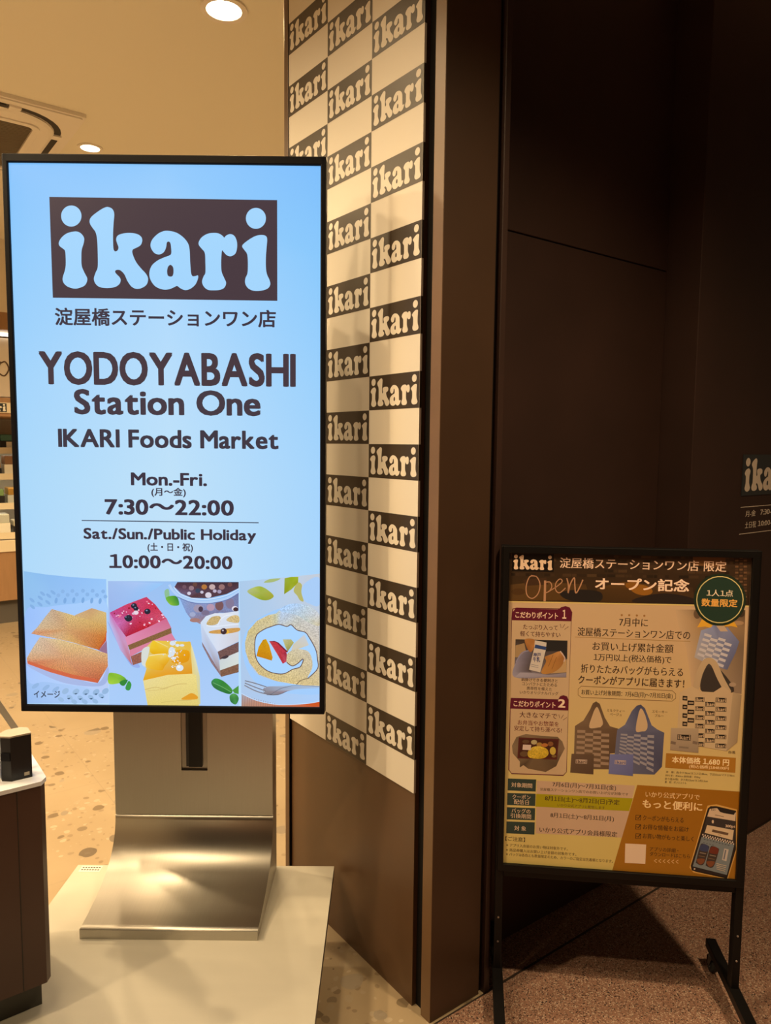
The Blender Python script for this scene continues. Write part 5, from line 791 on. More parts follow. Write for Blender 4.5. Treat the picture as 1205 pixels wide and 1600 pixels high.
('P',[(.5145,.7818),(.5132,.7789),(.5096,.7769),(.505,.7767),(.5012,.7783),(.4996,.7811),(.5009,.7841),(.5046,.786),(.5092,.7863),(.513,.7846)],(150,120,92),2,0),
('P',[(.4443,.837),(.4647,.8318),(.4653,.8164),(.4479,.8187)],(60,50,44),0,0),
('L',[(.4286,.7589),(.4344,.7964),(.4448,.8247),(.4546,.8329),(.4664,.8257),(.4806,.7956),(.4993,.7625)],.0137,(168,136,98),1,0),
('P',[(.3966,.7589),(.4207,.7741),(.4444,.7629),(.4676,.7625),(.4871,.7774),(.5094,.76),(.5015,.63),(.4412,.6377),(.3934,.6475)],[(180,146,104),(180,146,104),(176,142,102),(176,142,102),(176,142,102),(172,138,100),(176,144,104),(178,146,104),(180,148,104)],0,0),
('P',[(.5084,.7645),(.5267,.7593),(.5228,.6513),(.5009,.6294)],[(158,128,92),(140,112,80),(140,112,80),(156,126,92)],0,0),
('G',[(.4298,.7497),(.4493,.7498),(.4494,.7395),(.4299,.7394)],(30,22,16),(176,142,104)),
('G',[(.4306,.7289),(.4501,.729),(.4502,.7187),(.4308,.7186)],(30,22,16),(176,142,104)),
('G',[(.4314,.7086),(.4509,.7087),(.4511,.6985),(.4315,.6983)],(30,22,16),(176,142,104)),
('G',[(.4322,.6893),(.4517,.6894),(.4518,.6791),(.4323,.679)],(30,22,16),(176,142,104)),
('G',[(.4331,.6674),(.4526,.6676),(.4527,.6572),(.4332,.657)],(30,22,16),(176,142,104)),
('G',[(.4338,.6476),(.4534,.6479),(.4535,.6375),(.434,.6373)],(30,22,16),(176,142,104)),
('G',[(.4511,.7399),(.472,.7401),(.4721,.7298),(.4512,.7297)],(30,22,16),(176,142,104)),
('G',[(.452,.7191),(.4728,.7193),(.4729,.709),(.4521,.7088)],(30,22,16),(176,142,104)),
('G',[(.4528,.6989),(.4737,.6991),(.4738,.6888),(.4529,.6886)],(30,22,16),(176,142,104)),
('G',[(.4536,.6786),(.4745,.6788),(.4746,.6685),(.4537,.6683)],(30,22,16),(176,142,104)),
('G',[(.4544,.6576),(.4754,.6579),(.4755,.6476),(.4546,.6473)],(30,22,16),(176,142,104)),
('G',[(.473,.7504),(.4955,.7506),(.4956,.7404),(.4731,.7401)],(30,22,16),(176,142,104)),
('G',[(.4738,.7296),(.4964,.7299),(.4965,.7196),(.474,.7194)],(30,22,16),(176,142,104)),
('G',[(.4747,.7088),(.4972,.7091),(.4974,.6988),(.4748,.6985)],(30,22,16),(176,142,104)),
('G',[(.4756,.688),(.4981,.6883),(.4983,.678),(.4757,.6777)],(30,22,16),(176,142,104)),
('G',[(.4764,.6668),(.499,.6671),(.4992,.6568),(.4766,.6564)],(30,22,16),(176,142,104)),
('G',[(.4773,.6461),(.4999,.6465),(.5001,.6362),(.4774,.6358)],(30,22,16),(176,142,104)),
('P',[(.4138,.7414),(.4278,.7412),(.4279,.7309),(.4139,.7311)],(30,22,16),0,0),
('L',[(.4158,.7359),(.4263,.7361)],.0036,(150,120,88),0,0),
('P',[(.4146,.7208),(.4286,.7207),(.4288,.7104),(.4147,.7105)],(30,22,16),0,0),
('L',[(.4166,.7153),(.4271,.7156)],.0036,(150,120,88),0,0),
('P',[(.4154,.7015),(.4294,.7013),(.4295,.691),(.4155,.6912)],(30,22,16),0,0),
('L',[(.4173,.696),(.4278,.6962)],.0036,(150,120,88),0,0),
('P',[(.4027,.7514),(.4129,.751),(.413,.7407),(.4028,.7411)],(30,22,16),0,0),
('L',[(.4046,.7459),(.4113,.7459)],.0036,(150,120,88),0,0),
('P',[(.4034,.7315),(.4137,.7311),(.4138,.7208),(.4035,.7212)],(30,22,16),0,0),
('L',[(.4054,.726),(.4121,.726)],.0036,(150,120,88),0,0),
('P',[(.4042,.7118),(.4144,.7114),(.4145,.7011),(.4043,.7015)],(30,22,16),0,0),
('L',[(.4061,.7063),(.4129,.7064)],.0036,(150,120,88),0,0),
('P',[(.4049,.6928),(.4152,.6924),(.4153,.6821),(.405,.6824)],(30,22,16),0,0),
('L',[(.4069,.6872),(.4136,.6873)],.0036,(150,120,88),0,0),
('P',[(.3811,.6767),(.4396,.6784),(.4418,.6226),(.381,.6259)],[(164,136,104),(158,130,98),(134,110,84),(142,116,90)],0,0),
('G',[(.3952,.6627),(.4239,.6628),(.4241,.6499),(.3954,.6501)],(30,22,16),(160,130,98)),
('L',[(.3818,.6436),(.3924,.6417)],.0065,(110,88,68),0,0),
('L',[(.4286,.6464),(.4392,.6445)],.0065,(110,88,68),0,0),
('L',[(.3998,.6336),(.4204,.6327)],.0042,(120,98,76),0,0),
('T','白黒',.5057,.6248,.5201,.631,(70,48,26),0),
('P',[(.3727,.6178),(.5218,.6153),(.5222,.5807),(.3721,.5838)],(152,97,28),0,0),
('T','本体価格 1,680 円',.3857,.5952,.5082,.6116,(226,186,132),1),
('T','(税込価格)1848.00円',.4236,.585,.508,.5945,(220,178,122),0),
('T','本\u3000体：約タテ35cm/ヨコ上辺48cm、下辺31cm/マチ17.8cm',.374,.5715,.5209,.577,(64,40,20),0),
('T','持ち手：約60cm 耐荷重：約5kg',.3734,.563,.4484,.5685,(64,40,20),0),
('T','折り畳み時：タテ約15cm/ヨコ約15cm',.3726,.5553,.4648,.5609,(64,40,20),0),
('T','素\u3000材：ポリエステル',.3728,.548,.4193,.5535,(64,40,20),0),
('P',[(.5263,.9719),(.5174,.9375),(.4911,.9153),(.4572,.9139),(.4288,.9341),(.4169,.968),(.4261,1.0026),(.4527,1.0245),(.4864,1.0255),(.5144,1.0054)],(30,38,24),2,0),
('P',[(.5209,.9717),(.5129,.9407),(.4892,.9207),(.4587,.9195),(.4331,.9377),(.4224,.9682),(.4306,.9993),(.4546,1.0191),(.4849,1.02),(.5102,1.002)],(190,164,98),2,0),
('P',[(.519,.9716),(.5113,.9419),(.4885,.9227),(.4592,.9216),(.4347,.939),(.4244,.9683),(.4323,.9981),(.4552,1.0171),(.4844,1.018),(.5087,1.0007)],(34,48,34),2,0),
('T','1人1点',.4436,.9772,.4988,.9917,(212,180,140),0),
('T','数量限定',.4336,.9542,.5085,.9717,(206,142,62),1),
('P',[(.268,.929),(.2676,.9276),(.2665,.9267),(.2651,.9266),(.264,.9274),(.2635,.9288),(.2639,.9302),(.265,.9311),(.2663,.9311),(.2675,.9303)],(140,90,40),2,0),
('P',[(.2839,.9293),(.2836,.9279),(.2825,.927),(.2811,.927),(.2799,.9278),(.2795,.9291),(.2798,.9305),(.2809,.9314),(.2823,.9315),(.2835,.9307)],(140,90,40),2,0),
('P',[(.3004,.9291),(.3,.9277),(.2989,.9268),(.2975,.9268),(.2964,.9276),(.2959,.929),(.2963,.9304),(.2974,.9313),(.2988,.9313),(.2999,.9305)],(140,90,40),2,0),
('P',[(.3163,.929),(.3159,.9276),(.3148,.9267),(.3135,.9266),(.3123,.9274),(.3118,.9288),(.3122,.9302),(.3133,.9311),(.3147,.9311),(.3158,.9303)],(140,90,40),2,0),
('T','7月中に',.2612,.9039,.3225,.9233,(52,34,22),0),
('T','淀屋橋ステーションワン店での',.1712,.8785,.4131,.8985,(52,34,22),0),
('L',[(.1661,.8757),(.414,.8747)],.0014,(150,110,60),0,0),
('T','お買い上げ累計金額',.2047,.847,.3791,.8667,(52,34,22),0),
('T','1万円以上(税込価格)で',.2082,.821,.376,.84,(52,34,22),0),
('T','折りたたみバッグがもらえる',.1808,.7949,.4015,.8147,(52,34,22),0),
('T','クーポンがアプリに届きます！',.1759,.7691,.4052,.789,(52,34,22),0),
('L',[(.1832,.7634),(.38,.7621),(.3878,.7552),(.3882,.745),(.3809,.738),(.1839,.7374),(.1766,.7429),(.1763,.7563)],.0014,(120,86,48),0,1),
('T','お買い上げ対象期間：7月6日(月)～7月31日(金)',.1837,.742,.3817,.756,(52,34,22),0),
('L',[(.0264,.9241),(.0278,.9354),(.0361,.9373),(.15,.9388),(.1574,.9316),(.1564,.9102),(.1552,.7305),(.1556,.5612),(.1492,.5524),(.0328,.5499),(.0262,.5585),(.0268,.7031),(.0279,.7307),(.0256,.9105)],.0023,(84,20,34),0,1),
('P',[(.0256,.9116),(.1564,.9124),(.1558,.7305),(.1553,.5611),(.1487,.5535),(.0333,.5511),(.0273,.5591),(.0273,.7045)],(178,143,103),0,0),
('P',[(.0259,.9092),(.0261,.9267),(.0335,.9362),(.1269,.9369),(.1345,.9428),(.1434,.9455),(.1525,.9427),(.1585,.9317),(.1567,.9113)],(84,20,34),0,0),
('T','こだわりポイント',.0333,.9153,.1277,.9304,(208,168,132),1),
('T','1',.137,.9166,.1457,.9369,(214,174,138),2),
('T','たっぷり入って',.0513,.8893,.1279,.9012,(74,26,24),0),
('T','軽くて持ちやすい',.0451,.8731,.1339,.8855,(74,26,24),0),
('L',[(.1329,.9045),(.1351,.8954)],.001,(90,40,30),0,0),
('L',[(.1432,.9043),(.1382,.8956)],.001,(90,40,30),0,0),
('L',[(.151,.8988),(.1424,.892)],.001,(90,40,30),0,0),
('P',[(.0348,.8657),(.15,.867),(.1495,.7824),(.0338,.7791)],[(60,46,34),(40,32,26),(110,90,80),(120,106,108)],0,0),
('P',[(.0351,.8514),(.0546,.8576),(.0589,.8388),(.0435,.8245),(.0343,.8241)],(150,116,76),0,0),
('P',[(.0845,.8656),(.15,.8665),(.1503,.8239),(.1344,.8421),(.1032,.8407)],(38,34,30),0,0),
('P',[(.0344,.7777),(.0359,.8106),(.0512,.833),(.072,.8416),(.0682,.7957),(.0994,.7808)],[(140,128,134),(130,118,128),(110,100,110),(90,80,84),(74,60,56),(128,114,118)],1,0),
('L',[(.0371,.8134),(.0511,.8357),(.0732,.8421)],.0026,(128,118,132),1,0),
('P',[(.0558,.8663),(.0766,.8667),(.077,.8504),(.0694,.8371),(.0609,.847)],[(160,104,52),(150,95,46),(170,112,58),(150,92,44),(140,86,40)],1,0),
('P',[(.1298,.8176),(.149,.8239),(.1495,.7941),(.1148,.7897)],(168,130,84),0,0),
('P',[(.0939,.7901),(.1038,.8164),(.1009,.8271),(.1164,.8346),(.1344,.8416),(.144,.829),(.1378,.8071),(.1174,.7912)],[(170,116,56),(160,104,46),(150,96,44),(168,112,58),(176,120,66),(140,88,44),(150,98,48),(160,108,52)],1,0),
('L',[(.119,.8333),(.1092,.8058)],.001,(120,76,36),0,0),
('L',[(.1269,.8283),(.1172,.7994)],.001,(120,76,36),0,0),
('L',[(.1344,.8421),(.1446,.8277),(.1432,.8182)],.0026,(180,150,130),1,0),
('P',[(.078,.8651),(.1041,.8608),(.1031,.8462),(.0918,.7914),(.0666,.7967),(.077,.8477)],(186,166,144),0,0),
('P',[(.079,.8554),(.1035,.851),(.1024,.8434),(.0776,.8472)],(44,60,98),0,0),
('T','牛乳',.0745,.8149,.0907,.8268,(44,48,86),1),
('T','神戸',.0753,.8269,.092,.8366,(44,48,86),1),
('L',[(.0705,.8094),(.0871,.8064)],.001,(120,108,110),0,0),
('L',[(.0706,.8051),(.0872,.802)],.001,(120,108,110),0,0),
('P',[(.0344,.7777),(.0468,.7893),(.0782,.7907),(.1097,.7862),(.1493,.7927),(.1495,.7824)],[(146,134,138),(150,136,138),(110,98,104),(138,122,122),(130,116,118),(120,106,110)],0,0),
('T','肩掛けできる便利さと',.0498,.7694,.1308,.7773,(70,44,30),0),
('T','コンパクトにたためる',.0521,.7596,.1294,.7675,(70,44,30),0),
('T','携帯性を備えた',.0623,.7494,.1187,.7573,(70,44,30),0),
('T','いかりオリジナルバッグ',.0472,.7396,.133,.7475,(70,44,30),0),
('P',[(.0276,.7291),(.1331,.7307),(.1369,.7377),(.1441,.7408),(.1525,.7382),(.1563,.7292),(.1559,.7056),(.0268,.7039)],(84,20,34),0,0),
('T','こだわりポイント',.0337,.7096,.1274,.7244,(208,168,132),1),
('T','2',.1328,.7117,.1492,.7314,(214,174,138),2),
('T','大きなマチで',.0474,.6842,.1317,.6979,(74,26,24),0),
('T','お弁当やお惣菜を',.0438,.6666,.1358,.6782,(100,30,26),0),
('T','安定して持ち運べる!',.0362,.6525,.1429,.6646,(90,28,24),0),
('L',[(.1353,.6952),(.1376,.6871)],.001,(90,40,30),0,0),
('L',[(.1457,.6952),(.1407,.6862)],.001,(90,40,30),0,0),
('L',[(.1537,.6896),(.145,.6826)],.001,(90,40,30),0,0),
('P',[(.0321,.6161),(.0418,.6375),(.0628,.6457),(.0945,.6434),(.1339,.6429),(.1446,.6325),(.1508,.6163),(.1403,.5935),(.1329,.5736),(.1096,.5582),(.0698,.564),(.059,.5717),(.0511,.5656),(.0509,.5796),(.0346,.5981)],[(120,96,68),(104,82,58),(120,94,66),(110,86,60),(100,78,54),(112,88,62),(120,92,66),(92,70,48),(80,60,40),(96,72,48),(100,76,50),(70,52,36),(76,56,38),(100,78,54),(116,90,64)],0,0),
('P',[(.0471,.637),(.1372,.6376),(.1341,.589),(.0449,.587)],(78,32,26),0,0),
('P',[(.0503,.6336),(.1341,.6341),(.1314,.5924),(.0485,.5906)],(64,30,20),0,0),
('P',[(.0693,.5988),(.0676,.5948),(.0629,.5921),(.057,.5917),(.0522,.5939),(.0503,.5977),(.052,.6017),(.0567,.6044),(.0626,.6048),(.0674,.6027)],(92,64,40),2,0),
('P',[(.0885,.6278),(.0873,.6244),(.0839,.6222),(.0797,.622),(.0762,.6238),(.0748,.627),(.0761,.6303),(.0795,.6325),(.0837,.6328),(.0872,.631)],(164,142,96),2,0),
('P',[(.1,.6229),(.0988,.6199),(.0957,.6179),(.0918,.6177),(.0886,.6193),(.0873,.6222),(.0885,.6252),(.0916,.6272),(.0955,.6274),(.0987,.6258)],(150,110,50),2,0),
('P',[(.1129,.6223),(.1115,.6196),(.1079,.6178),(.1033,.6175),(.0996,.6189),(.0982,.6214),(.0995,.6241),(.1032,.6259),(.1077,.6262),(.1114,.6248)],(164,96,44),2,0),
('P',[(.1249,.6258),(.1238,.6225),(.1207,.6203),(.1168,.62),(.1136,.6219),(.1123,.625),(.1134,.6283),(.1165,.6306),(.1204,.6308),(.1236,.629)],(120,74,40),2,0),
('P',[(.131,.6096),(.1299,.6039),(.1265,.6003),(.1223,.6001),(.1188,.6033),(.1174,.6087),(.1186,.6143),(.1219,.6179),(.1261,.6182),(.1296,.615)],(180,146,56),2,0),
('P',[(.0711,.6281),(.0696,.6254),(.0657,.6236),(.0608,.6233),(.0568,.6247),(.0553,.6272),(.0567,.6299),(.0606,.6317),(.0655,.632),(.0695,.6307)],(84,58,38),2,0),
('P',[(.1324,.5972),(.1314,.5951),(.1288,.5938),(.1256,.5936),(.1229,.5946),(.1219,.5965),(.1228,.5985),(.1254,.5999),(.1287,.6001),(.1313,.5991)],(110,80,40),2,0),
('P',[(.0689,.6058),(.0819,.6171),(.1003,.6177),(.1123,.6112),(.1139,.5996),(.101,.5899),(.0724,.5904)],[(176,136,34),(200,164,60),(196,158,50),(180,140,36),(186,148,40),(170,130,30),(190,152,46)],1,.8),
('P',[(.0567,.6206),(.0755,.6206),(.0744,.6081),(.0561,.6081)],(190,160,138),0,0),
('P',[(.1719,.6704),(.1902,.684),(.2037,.7099),(.2097,.7251),(.2168,.7296),(.2247,.7246),(.2364,.6939),(.2486,.6736),(.2685,.6685),(.2677,.6123),(.2505,.6099),(.2508,.5728),(.2161,.5711),(.1714,.6051)],[(104,78,56),(110,84,60),(98,72,50),(90,66,46),(84,62,42),(90,66,46),(98,74,52),(104,78,56),(92,68,48),(80,58,40),(84,62,44),(90,66,46),(96,72,50),(104,80,58)],0,0),
('P',[(.2157,.7138),(.2217,.7141),(.2329,.6828),(.2298,.6725),(.2242,.6695),(.2036,.6683),(.2093,.6965)],(182,146,104),1,0),
('P',[(.1773,.6613),(.1949,.6617),(.1949,.6553),(.1772,.655)],(142,112,86),0,0),
('P',[(.1771,.6487),(.1949,.6489),(.1948,.6425),(.177,.6424)],(142,112,86),0,0),
('P',[(.1769,.6361),(.1948,.6361),(.1947,.6297),(.1768,.6298)],(142,112,86),0,0),
('P',[(.1767,.6235),(.1947,.6232),(.1946,.6168),(.1766,.6171)],(142,112,86),0,0),
('P',[(.1765,.6108),(.1946,.6104),(.1946,.6039),(.1764,.6045)],(142,112,86),0,0),
('P',[(.1763,.5981),(.1945,.5975),(.1945,.5911),(.1762,.5918)],(142,112,86),0,0),
('P',[(.1761,.5855),(.1944,.5846),(.1944,.5782),(.176,.5791)],(142,112,86),0,0),
('P',[(.1949,.6553),(.2126,.6555),(.2126,.649),(.1949,.6489)],(142,112,86),0,0),
('P',[(.1948,.6425),(.2126,.6425),(.2126,.636),(.1948,.6361)],(142,112,86),0,0),
('P',[(.1947,.6297),(.2126,.6295),(.2126,.623),(.1947,.6232)],(142,112,86),0,0),
('P',[(.1946,.6168),(.2126,.6165),(.2126,.6099),(.1946,.6104)],(142,112,86),0,0),
('P',[(.1946,.6039),(.2127,.6034),(.2127,.5969),(.1945,.5975)],(142,112,86),0,0),
('P',[(.1945,.5911),(.2127,.5904),(.2127,.5838),(.1944,.5846)],(142,112,86),0,0),
('P',[(.2125,.662),(.2301,.6623),(.2302,.6557),(.2126,.6555)],(142,112,86),0,0),
('P',[(.2126,.649),(.2302,.6491),(.2303,.6425),(.2126,.6425)],(142,112,86),0,0),
('P',[(.2126,.636),(.2304,.636),(.2304,.6293),(.2126,.6295)],(142,112,86),0,0),
('P',[(.2126,.623),(.2305,.6227),(.2306,.6161),(.2126,.6165)],(142,112,86),0,0),
('P',[(.2126,.6099),(.2306,.6095),(.2307,.6029),(.2127,.6034)],(142,112,86),0,0),
('P',[(.2127,.5969),(.2308,.5963),(.2308,.5896),(.2127,.5904)],(142,112,86),0,0),
('P',[(.2127,.5838),(.2309,.583),(.231,.5764),(.2127,.5773)],(142,112,86),0,0),
('P',[(.2302,.6557),(.2477,.656),(.2479,.6493),(.2302,.6491)],(142,112,86),0,0),
('P',[(.2303,.6425),(.248,.6426),(.2481,.6359),(.2304,.636)],(142,112,86),0,0),
('P',[(.2304,.6293),(.2482,.6292),(.2483,.6225),(.2305,.6227)],(142,112,86),0,0),
('P',[(.2306,.6161),(.2485,.6158),(.2486,.6091),(.2306,.6095)],(142,112,86),0,0),
('P',[(.2307,.6029),(.2487,.6024),(.2488,.5956),(.2308,.5963)],(142,112,86),0,0),
('P',[(.2308,.5896),(.2489,.5889),(.2491,.5822),(.2309,.583)],(142,112,86),0,0),
('P',[(.1662,.6048),(.2157,.6064),(.2159,.5589),(.1642,.5601)],[(92,68,50),(86,64,46),(78,56,40),(84,62,44)],0,0),
('G',[(.1757,.5924),(.201,.5928),(.2007,.5829),(.1757,.5827)],(168,138,112),(96,70,52)),
('P',[(.2647,.6659),(.2813,.6789),(.2952,.7113),(.3051,.7238),(.3139,.7271),(.3231,.7191),(.3392,.6806),(.3513,.6718),(.3669,.6648),(.365,.5856),(.3496,.5664),(.3014,.5655),(.2611,.6078)],[(92,88,102),(98,94,108),(82,80,96),(70,68,84),(64,62,78),(72,70,86),(88,84,100),(90,86,100),(80,76,90),(66,62,76),(76,72,86),(88,84,96),(92,88,100)],0,0),
('P',[(.3142,.718),(.3229,.7065),(.3302,.6817),(.3277,.6683),(.319,.6652),(.3056,.6657),(.3084,.6978)],(182,146,104),1,0),
('P',[(.2731,.6575),(.2875,.6576),(.2874,.6532),(.2728,.6537)],(138,126,124),0,0),
('P',[(.2726,.65),(.2872,.6489),(.2871,.6446),(.2724,.6462)],(138,126,124),0,0),
('P',[(.2721,.6424),(.2869,.6402),(.2868,.6359),(.2719,.6386)],(138,126,124),0,0),
('P',[(.2717,.6348),(.2866,.6315),(.2865,.6271),(.2715,.6311)],(138,126,124),0,0),
('P',[(.2712,.6273),(.2863,.6228),(.2862,.6184),(.271,.6235)],(138,126,124),0,0),
('P',[(.2708,.6197),(.286,.6141),(.2858,.6097),(.2705,.6159)],(138,126,124),0,0),
('P',[(.2703,.6121),(.2857,.6053),(.2855,.601),(.2701,.6083)],(138,126,124),0,0),
('P',[(.2874,.6532),(.3019,.6528),(.3019,.6479),(.2872,.6489)],(138,126,124),0,0),
('P',[(.2871,.6446),(.3018,.6429),(.3017,.638),(.2869,.6402)],(138,126,124),0,0),
('P',[(.2868,.6359),(.3016,.6331),(.3015,.6282),(.2866,.6315)],(138,126,124),0,0),
('P',[(.2865,.6271),(.3014,.6232),(.3014,.6183),(.2863,.6228)],(138,126,124),0,0),
('P',[(.2862,.6184),(.3013,.6134),(.3012,.6084),(.286,.6141)],(138,126,124),0,0),
('P',[(.2858,.6097),(.3011,.6035),(.301,.5986),(.2857,.6053)],(138,126,124),0,0),
('P',[(.302,.6577),(.3165,.6577),(.3165,.6523),(.3019,.6528)],(138,126,124),0,0),
('P',[(.3019,.6479),(.3165,.6468),(.3164,.6413),(.3018,.6429)],(138,126,124),0,0),
('P',[(.3017,.638),(.3164,.6358),(.3164,.6303),(.3016,.6331)],(138,126,124),0,0),
('P',[(.3015,.6282),(.3164,.6248),(.3164,.6193),(.3014,.6232)],(138,126,124),0,0),
('P',[(.3014,.6183),(.3164,.6138),(.3164,.6083),(.3013,.6134)],(138,126,124),0,0),
('P',[(.3012,.6084),(.3164,.6028),(.3164,.5973),(.3011,.6035)],(138,126,124),0,0),
('P',[(.301,.5986),(.3164,.5918),(.3163,.5863),(.3009,.5936)],(138,126,124),0,0),
('P',[(.3165,.6523),(.3309,.6518),(.331,.6457),(.3165,.6468)],(138,126,124),0,0),
('P',[(.3164,.6413),(.3311,.6397),(.3311,.6336),(.3164,.6358)],(138,126,124),0,0),
('P',[(.3164,.6303),(.3312,.6276),(.3313,.6215),(.3164,.6248)],(138,126,124),0,0),
('P',[(.3164,.6193),(.3313,.6155),(.3314,.6094),(.3164,.6138)],(138,126,124),0,0),
('P',[(.3164,.6083),(.3315,.6033),(.3315,.5972),(.3164,.6028)],(138,126,124),0,0),
('P',[(.3164,.5973),(.3316,.5911),(.3317,.5851),(.3164,.5918)],(138,126,124),0,0),
('P',[(.3309,.6578),(.3453,.6579),(.3454,.6513),(.3309,.6518)],(138,126,124),0,0),
('P',[(.331,.6457),(.3455,.6447),(.3457,.6381),(.3311,.6397)],(138,126,124),0,0),
('P',[(.3311,.6336),(.3458,.6314),(.346,.6248),(.3312,.6276)],(138,126,124),0,0),
('P',[(.3313,.6215),(.3461,.6182),(.3462,.6116),(.3313,.6155)],(138,126,124),0,0),
('P',[(.3314,.6094),(.3464,.6049),(.3465,.5983),(.3315,.6033)],(138,126,124),0,0),
('P',[(.3315,.5972),(.3467,.5916),(.3468,.585),(.3316,.5911)],(138,126,124),0,0),
('P',[(.3317,.5851),(.3469,.5783),(.3471,.5717),(.3317,.579)],(138,126,124),0,0),
('P',[(.2505,.6086),(.3021,.6112),(.3028,.5604),(.2493,.5625)],[(104,102,134),(98,96,128),(88,86,118),(100,98,130)],0,0),
('G',[(.262,.5955),(.2864,.5959),(.2863,.5861),(.2618,.5862)],(170,142,124),(84,82,112)),
('T','ミルクティー',.2411,.7069,.28,.7134,(100,68,40),0),
('T','ベージュ',.2478,.6982,.2734,.7048,(100,68,40),0),
('T','スモーキー',.3387,.7092,.3722,.7155,(100,68,40),0),
('T','ブルー',.3449,.7003,.3643,.7066,(100,68,40),0),
('P',[(.0903,.5364),(.3084,.5383),(.2876,.4132),(.0903,.4096)],(180,142,108),0,0),
('P',[(.0894,.5049),(.3045,.5079),(.2975,.4772),(.0884,.4739)],(150,130,14),0,0),
('P',[(.0245,.5377),(.0886,.5391),(.0882,.5102),(.0245,.509)],(44,54,44),0,0),
('P',[(.0241,.503),(.0883,.5049),(.0879,.4756),(.0241,.4737)],(44,54,44),0,0),
('P',[(.0239,.4685),(.088,.4705),(.0878,.4411),(.0239,.4391)],(44,54,44),0,0),
('P',[(.0234,.4342),(.0879,.4361),(.0877,.4066),(.0234,.4052)],(44,54,44),0,0),
('T','対象期間',.0326,.5179,.0799,.5291,(196,160,122),0),
('T','クーポン',.0358,.4897,.0768,.501,(196,160,122),0),
('T','配信日',.0395,.4773,.0733,.4886,(196,160,122),0),
('T','バッグの',.0345,.4558,.0775,.4671,(196,160,122),0),
('T','引換期間',.0326,.4434,.0793,.4547,(196,160,122),0),
('T','対 象',.0415,.4138,.0687,.4252,(196,160,122),0),
('T','7月6日(月)～7月31日(金)',.1255,.5225,.267,.5364,(52,34,22),0),
('T','8月1日(土)～8月2日(日)予定',.1093,.488,.2758,.5025,(52,34,22),0),
('T','8月1日(土)～8月31日(月)',.1227,.4486,.2646,.4626,(52,34,22),0),
('T','いかり公式アプリ会員様限定',.0988,.4132,.2732,.4261,(52,34,22),0),
('T','淀屋橋ステーションワン店でのお買い上げ分が対象です',.0975,.5132,.2945,.5202,(84,58,30),0),
('T','いかり公式アプリに配信します',.1379,.4779,.2439,.4849,(84,58,30),0),
('T','【ご注意】',.0215,.3871,.0666,.3979,(52,34,22),0),
('T','※アプリ入会前のお買い物は対象外です。',.024,.3732,.164,.3808,(80,54,26),0),
('T','※商品券購入はお買い上げ金額の対象外です。',.0237,.3614,.1836,.3691,(80,54,26),0),
('T','※バッグは各色とも数量限定のため、カラーのご指定は先着順となります。',.0239,.351,.2657,.3587,(80,54,26),0),
('P',[(.3131,.54),(.5384,.5382),(.5366,.3305),(.2638,.328)],[(146,90,18),(136,82,14),(142,88,20),(146,92,20)],0,0),
('T','いかり公式アプリで',.3317,.5129,.4491,.5264,(214,170,112),0),
('T','もっと便利に',.3262,.4868,.4559,.5073,(222,178,120),1),
('L',[(.3127,.4685),(.3237,.4687),(.3235,.458),(.3125,.4578)],.0016,(50,30,14),0,1),
('L',[(.3145,.4638),(.3179,.4605),(.3231,.4692)],.0019,(50,30,14),0,0),
('T','クーポンがもらえる',.3281,.4577,.4166,.4701,(50,30,14),0),
('L',[(.3134,.4466),(.3244,.4468),(.3242,.436),(.3132,.4358)],.0016,(50,30,14),0,1),
('L',[(.3152,.4419),(.3186,.4386),(.3238,.4473)],.0019,(50,30,14),0,0),
('T','お得な情報をお届け',.3288,.4363,.4288,.4487,(50,30,14),0),
('L',[(.3141,.4246),(.3251,.4248),(.3249,.4141),(.3139,.4138)],.0016,(50,30,14),0,1),
('L',[(.3159,.4199),(.3193,.4166),(.3246,.4254)],.0019,(50,30,14),0,0),
('T','お買い物がもっと楽しく',.3295,.4148,.4405,.4272,(50,30,14),0),
('T','アプリの詳細・',.3456,.3859,.4085,.396,(50,30,14),0),
('T','ダウンロードはこちら',.3461,.3741,.434,.3842,(50,30,14),0),
('L',[(.3621,.3674),(.3567,.3631),(.3624,.3591)],.0014,(206,164,106),0,0),
('L',[(.3715,.3677),(.3662,.3634),(.3718,.3594)],.0014,(206,164,106),0,0),
('L',[(.381,.368),(.3757,.3637),(.3813,.3597)],.0014,(206,164,106),0,0),
('L',[(.3905,.3683),(.3851,.364),(.3908,.36)],.0014,(206,164,106),0,0),
('L',[(.3999,.3686),(.3946,.3644),(.4002,.3603)],.0014,(206,164,106),0,0),
('L',[(.4093,.369),(.404,.3646),(.4096,.3606)],.0014,(206,164,106),0,0),
('P',[(.2917,.3999),(.3378,.4004),(.3372,.3541),(.292,.3534)],(206,170,134),0,0),
('P',[(.4667,.5015),(.4853,.5057),(.5298,.4963),(.534,.4023),(.5182,.3316),(.4432,.3417),(.4341,.3529),(.4391,.3771)],(188,136,66),0,0),
('P',[(.4675,.4948),(.4734,.5005),(.4855,.5013),(.5278,.4933),(.5318,.4021),(.5163,.3329),(.4486,.344),(.4392,.3468),(.4366,.3573),(.4441,.3894)],(38,28,22),0,0),
('P',[(.4718,.494),(.4857,.4967),(.5275,.4891),(.5275,.4693),(.4671,.476)],(188,154,118),0,0),
('P',[(.4869,.4979),(.5274,.4909),(.5237,.4836),(.5022,.4862),(.494,.4885)],(34,26,22),0,0),
('T','ikari',.4746,.4907,.4837,.4948,(70,48,30),0),
('L',[(.4836,.4807),(.5025,.478)],.0014,(110,80,56),0,0),
('P',[(.4661,.476),(.5276,.4687),(.528,.416),(.4591,.4337)],(52,42,36),0,0),
('T','300pt',.5068,.4516,.5281,.4598,(196,160,124),1),
